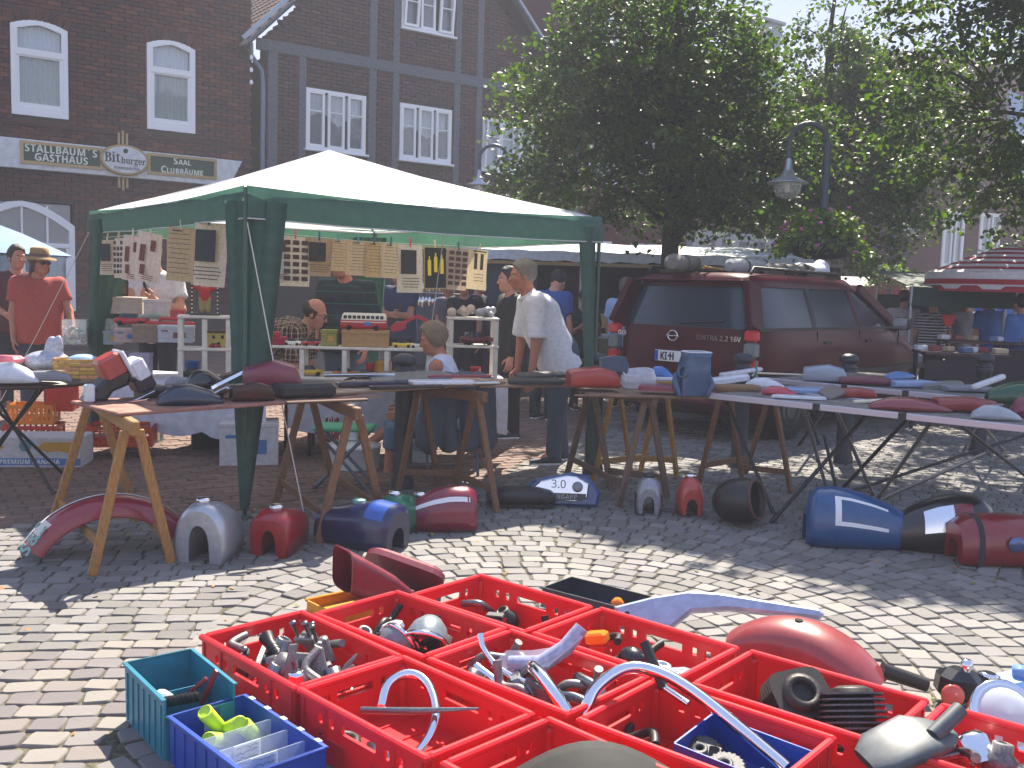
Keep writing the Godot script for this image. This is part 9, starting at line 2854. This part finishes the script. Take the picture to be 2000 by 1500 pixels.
func parasol(label: String, c: Vector3, R: float, rim: float, top: float, n: int, cols: Array, rings: int, flap: Array) -> Node3D:
	var t := thing("parasol", label, "parasol", V(c.x, 0, c.z))
	for k in rings:
		var m := MB.new()
		var a := float(k) / rings
		var b := float(k + 1) / rings
		var r0 := PackedVector3Array(); var r1 := PackedVector3Array()
		for i in n * 4:
			var an := TAU * i / (n * 4)
			var sag := 1.0 - 0.035 * absf(sin(i * PI / 4.0)) 
			r0.append(V(cos(an) * R * a * sag, lerpf(top, rim, pow(a, 1.15)), sin(an) * R * a * sag))
			r1.append(V(cos(an) * R * b * sag, lerpf(top, rim, pow(b, 1.15)), sin(an) * R * b * sag))
		m.loft([r0, r1], false, false)
		part("canopy_band", m, cols[k % cols.size()], t)
	var y := rim
	for f in flap:
		var m := MB.new()
		var r0 := PackedVector3Array(); var r1 := PackedVector3Array()
		for i in 96:
			var an := TAU * i / 96.0
			r0.append(V(cos(an) * (R - 0.02), y, sin(an) * (R - 0.02)))
			r1.append(V(cos(an) * (R - 0.01), y - f[1] * (1.0 if not f[2] else 0.55 + 0.45 * float(i % 8 < 4)), sin(an) * (R - 0.01)))
		m.loft([r0, r1], false, false, true, -1)
		part("flap", m, f[0], t)
		y -= f[1] * 0.62
	var m := MB.new(); m.tube([V(0, 0, 0), V(0, top + 0.03, 0)], 0.022, 10); part("pole", m, mat("post_steel", hx("9aa4ac"), 0.4, 0.6), t)
	for i in n:
		m = MB.new(); var an := TAU * i / n
		m.tube([V(0, top - 0.02, 0), V(cos(an) * R * 0.97, rim - 0.01, sin(an) * R * 0.97)], 0.008, 5); part("rib", m, mat("rod_dark"), t)
	return t

func right_market():
	var red := mat("parasol_red", hx("a8202e"), 0.75, 0, "cloth", 1.5, Color(0.3, 0.05, 0.05))
	var whi := mat("parasol_white", hx("d6cfcf"), 0.75, 0, "cloth", 1.5, Color(0.35, 0.33, 0.3))
	var blu := mat("parasol_blue", hx("2a6ac8"), 0.75, 0, "cloth", 1.5, Color(0.1, 0.2, 0.5))
	var sky := mat("parasol_sky", hx("5c82b4"), 0.75, 0, "cloth", 1.5, Color(0.02, 0.03, 0.05))
	parasol("red and white striped parasol with a scalloped fringe at the right edge", spot(1966, 13.2), 1.02, 1.86, 2.24, 8, [red, whi, red, whi], 12, [[whi, 0.09, false], [red, 0.1, false], [whi, 0.1, true], [red, 0.07, false]])
	parasol("blue and white parasol farther back, under the striped one's fringe", spot(1948, 20.0), 0.85, 1.65, 2.05, 8, [blu, sky], 4, [[blu, 0.4, true]])
	parasol("pale blue parasol at the left edge before the arched window", spot(-60, 12.6), 1.25, 1.72, 2.22, 8, [sky], 2, [])
	# dark green market tent and the red topped one beside it
	for q in [[1780, 1985, 574, 13.0, "tent_dark", "17362c", "dark green market tent behind the striped parasol", 0.25, 0.5], [1640, 1776, 580, 25.0, "tent_red", "8e1c2a", "red market canopy with a sunlit top past the van's roof", 0.34, 0.3]]:
		var a := at(q[0], q[2], q[3]); var b := at(q[1], q[2] + 8, q[3])
		a.y = maxf(a.y, 1.55) + q[8]; b.y = a.y
		if q[8] == 0.5:
			a.y = at(q[0], 560, q[3]).y; b.y = a.y
		else:
			a.y = at(q[0], 556, q[3]).y; b.y = a.y
		var t := thing("market_tent", q[6], "market tent")
		var cm := mat(q[4], hx(q[5]), 0.75, 0, "cloth", 1.2)
		var m := MB.new()
		m.quad(a, b, b + V(0.3, 0.25, -2.2), a + V(0.3, 0.25, -2.2)); part("roof", m, cm if q[8] == 0.5 else whi, t)
		m = MB.new()
		m.quad(a + V(0, 0, 0.01), b + V(0, 0, 0.01), b + V(0, -q[7], 0.02), a + V(0, -q[7], 0.02)); part("valance", m, cm, t)
		for e in [a, b, a + V(0.3, 0, -2.1), b + V(0.3, 0, -2.1)]:
			m = MB.new(); m.tube([V(e.x, 0, e.z), V(e.x, e.y, e.z)], 0.02, 8); part("leg", m, mat("post_steel"), t)
		if q[8] == 0.5:
			m = MB.new(); m.quad(a + V(0.3, -0.1, -2.15), b + V(0.3, -0.1, -2.15), V(b.x + 0.3, 0.6, b.z - 2.15), V(a.x + 0.3, 0.6, a.z - 2.15)); part("back_cloth", m, mat("tent_back", hx("1d3a26"), 0.8, 0, "mottle", 1.0), t)
	# market tables with goods
	for q in [[1925, 668, 12.6, 1.1, "dark market table with maroon cloth under the striped parasol", "maroon covered market table"], [1875, 690, 11.2, 0.9, "market table edge with silver handles by the far bollard", "nearer market table"]]:
		var c := at(q[0], q[1], q[2])
		var t := thing("market_table", q[4], "table", V(c.x, 0, c.z), -8)
		var m := MB.new(); m.box(V(0, c.y, 0), V(q[3], 0.03, 0.6), Basis(), 0.004); part("top", m, mat("market_top", hx("5a3038"), 0.6, 0, "dirt", 2.0), t)
		m = MB.new(); m.box(V(0, c.y * 0.55, 0.28), V(q[3] * 0.98, c.y * 0.75, 0.02)); part("front_cloth", m, mat("market_cloth", hx("33262c"), 0.85, 0, "cloth", 1.0), t)
		for s in [-1, 1]:
			m = MB.new(); m.box(V(s * q[3] * 0.46, c.y * 0.5, -0.24), V(0.04, c.y, 0.04)); part("leg", m, mat("rod_dark"), t)
		rng.seed = 51
		for i in 7:
			var g := MB.new(); g.box(V(0, 0.03, 0), V(rng.randf_range(0.06, 0.16), 0.06, 0.1), Basis(), 0.01)
			var cl: String = ["c8ccd4", "8a3038", "b0a080", "3a5a86"][i % 4]
			put("market_item", "%s boxed item, %s along the %s" % [["silvery", "dark red", "tan", "blue"][i % 4], ["first", "second", "third", "fourth", "fifth", "sixth", "last"][i], q[5]], "box", g, mat("item_" + cl, hx(cl), 0.35), T(V(c.x, c.y + 0.015, c.z) + V((i / 6.0 - 0.5) * q[3] * 0.85, 0, rng.randf_range(-0.2, 0.2)), rng.randf() * 40), "boxed items on the market tables")
	var m := MB.new(); m.slab([P(-0.09, 0.08), P(0.09, 0.08), P(0.06, -0.05), P(0.0, -0.1), P(-0.06, -0.05)], 0.03, Transform3D(), 0.008)
	put("red_pennant", "bright red pennant shaped sign between two shoppers", "sign", m, mat("bright_red", hx("e0281c"), 0.5, 0, "", 1, Color(0.5, 0.05, 0.02)), T(at(1853, 626, 13.4)))
	m = MB.new(); m.tube([V(0, -0.9, 0), V(0, 0, 0)], 0.008, 6)
	put("pennant_stick", "thin stick holding up the red pennant", "stick", m, mat("rod_dark"), T(at(1853, 626, 13.42)))
	for q in [[1640, 548, 27.0, "nearest the van roof"], [1765, 560, 27.0, "next to the dark green tent"], [1690, 553, 27.5, "midway, beside the far flower planter"]]:
		m = MB.new(); m.ball(V(0, 0, 0), 0.11, 12)
		put("yellow_lantern", "yellow lantern globe on the white shopfront, %s" % q[3], "lantern", m, mat("lantern_yellow", hx("d8b45a"), 0.5, 0, "", 1, Color(0.4, 0.3, 0.1)), T(at(q[0], q[1], q[2])), "yellow lantern globes on the shopfront")

func _ready():
	setting_light()
	ground()
	inn()
	timber_house()
	far_houses()
	trees()
	gazebo()
	people()
	crates()
	tank_row()
	tables()
	table_goods()
	van()
	bollards()
	lamps()
	papers()
	toys()
	left_table()
	ground_things()
	awning_stall()
	right_market()
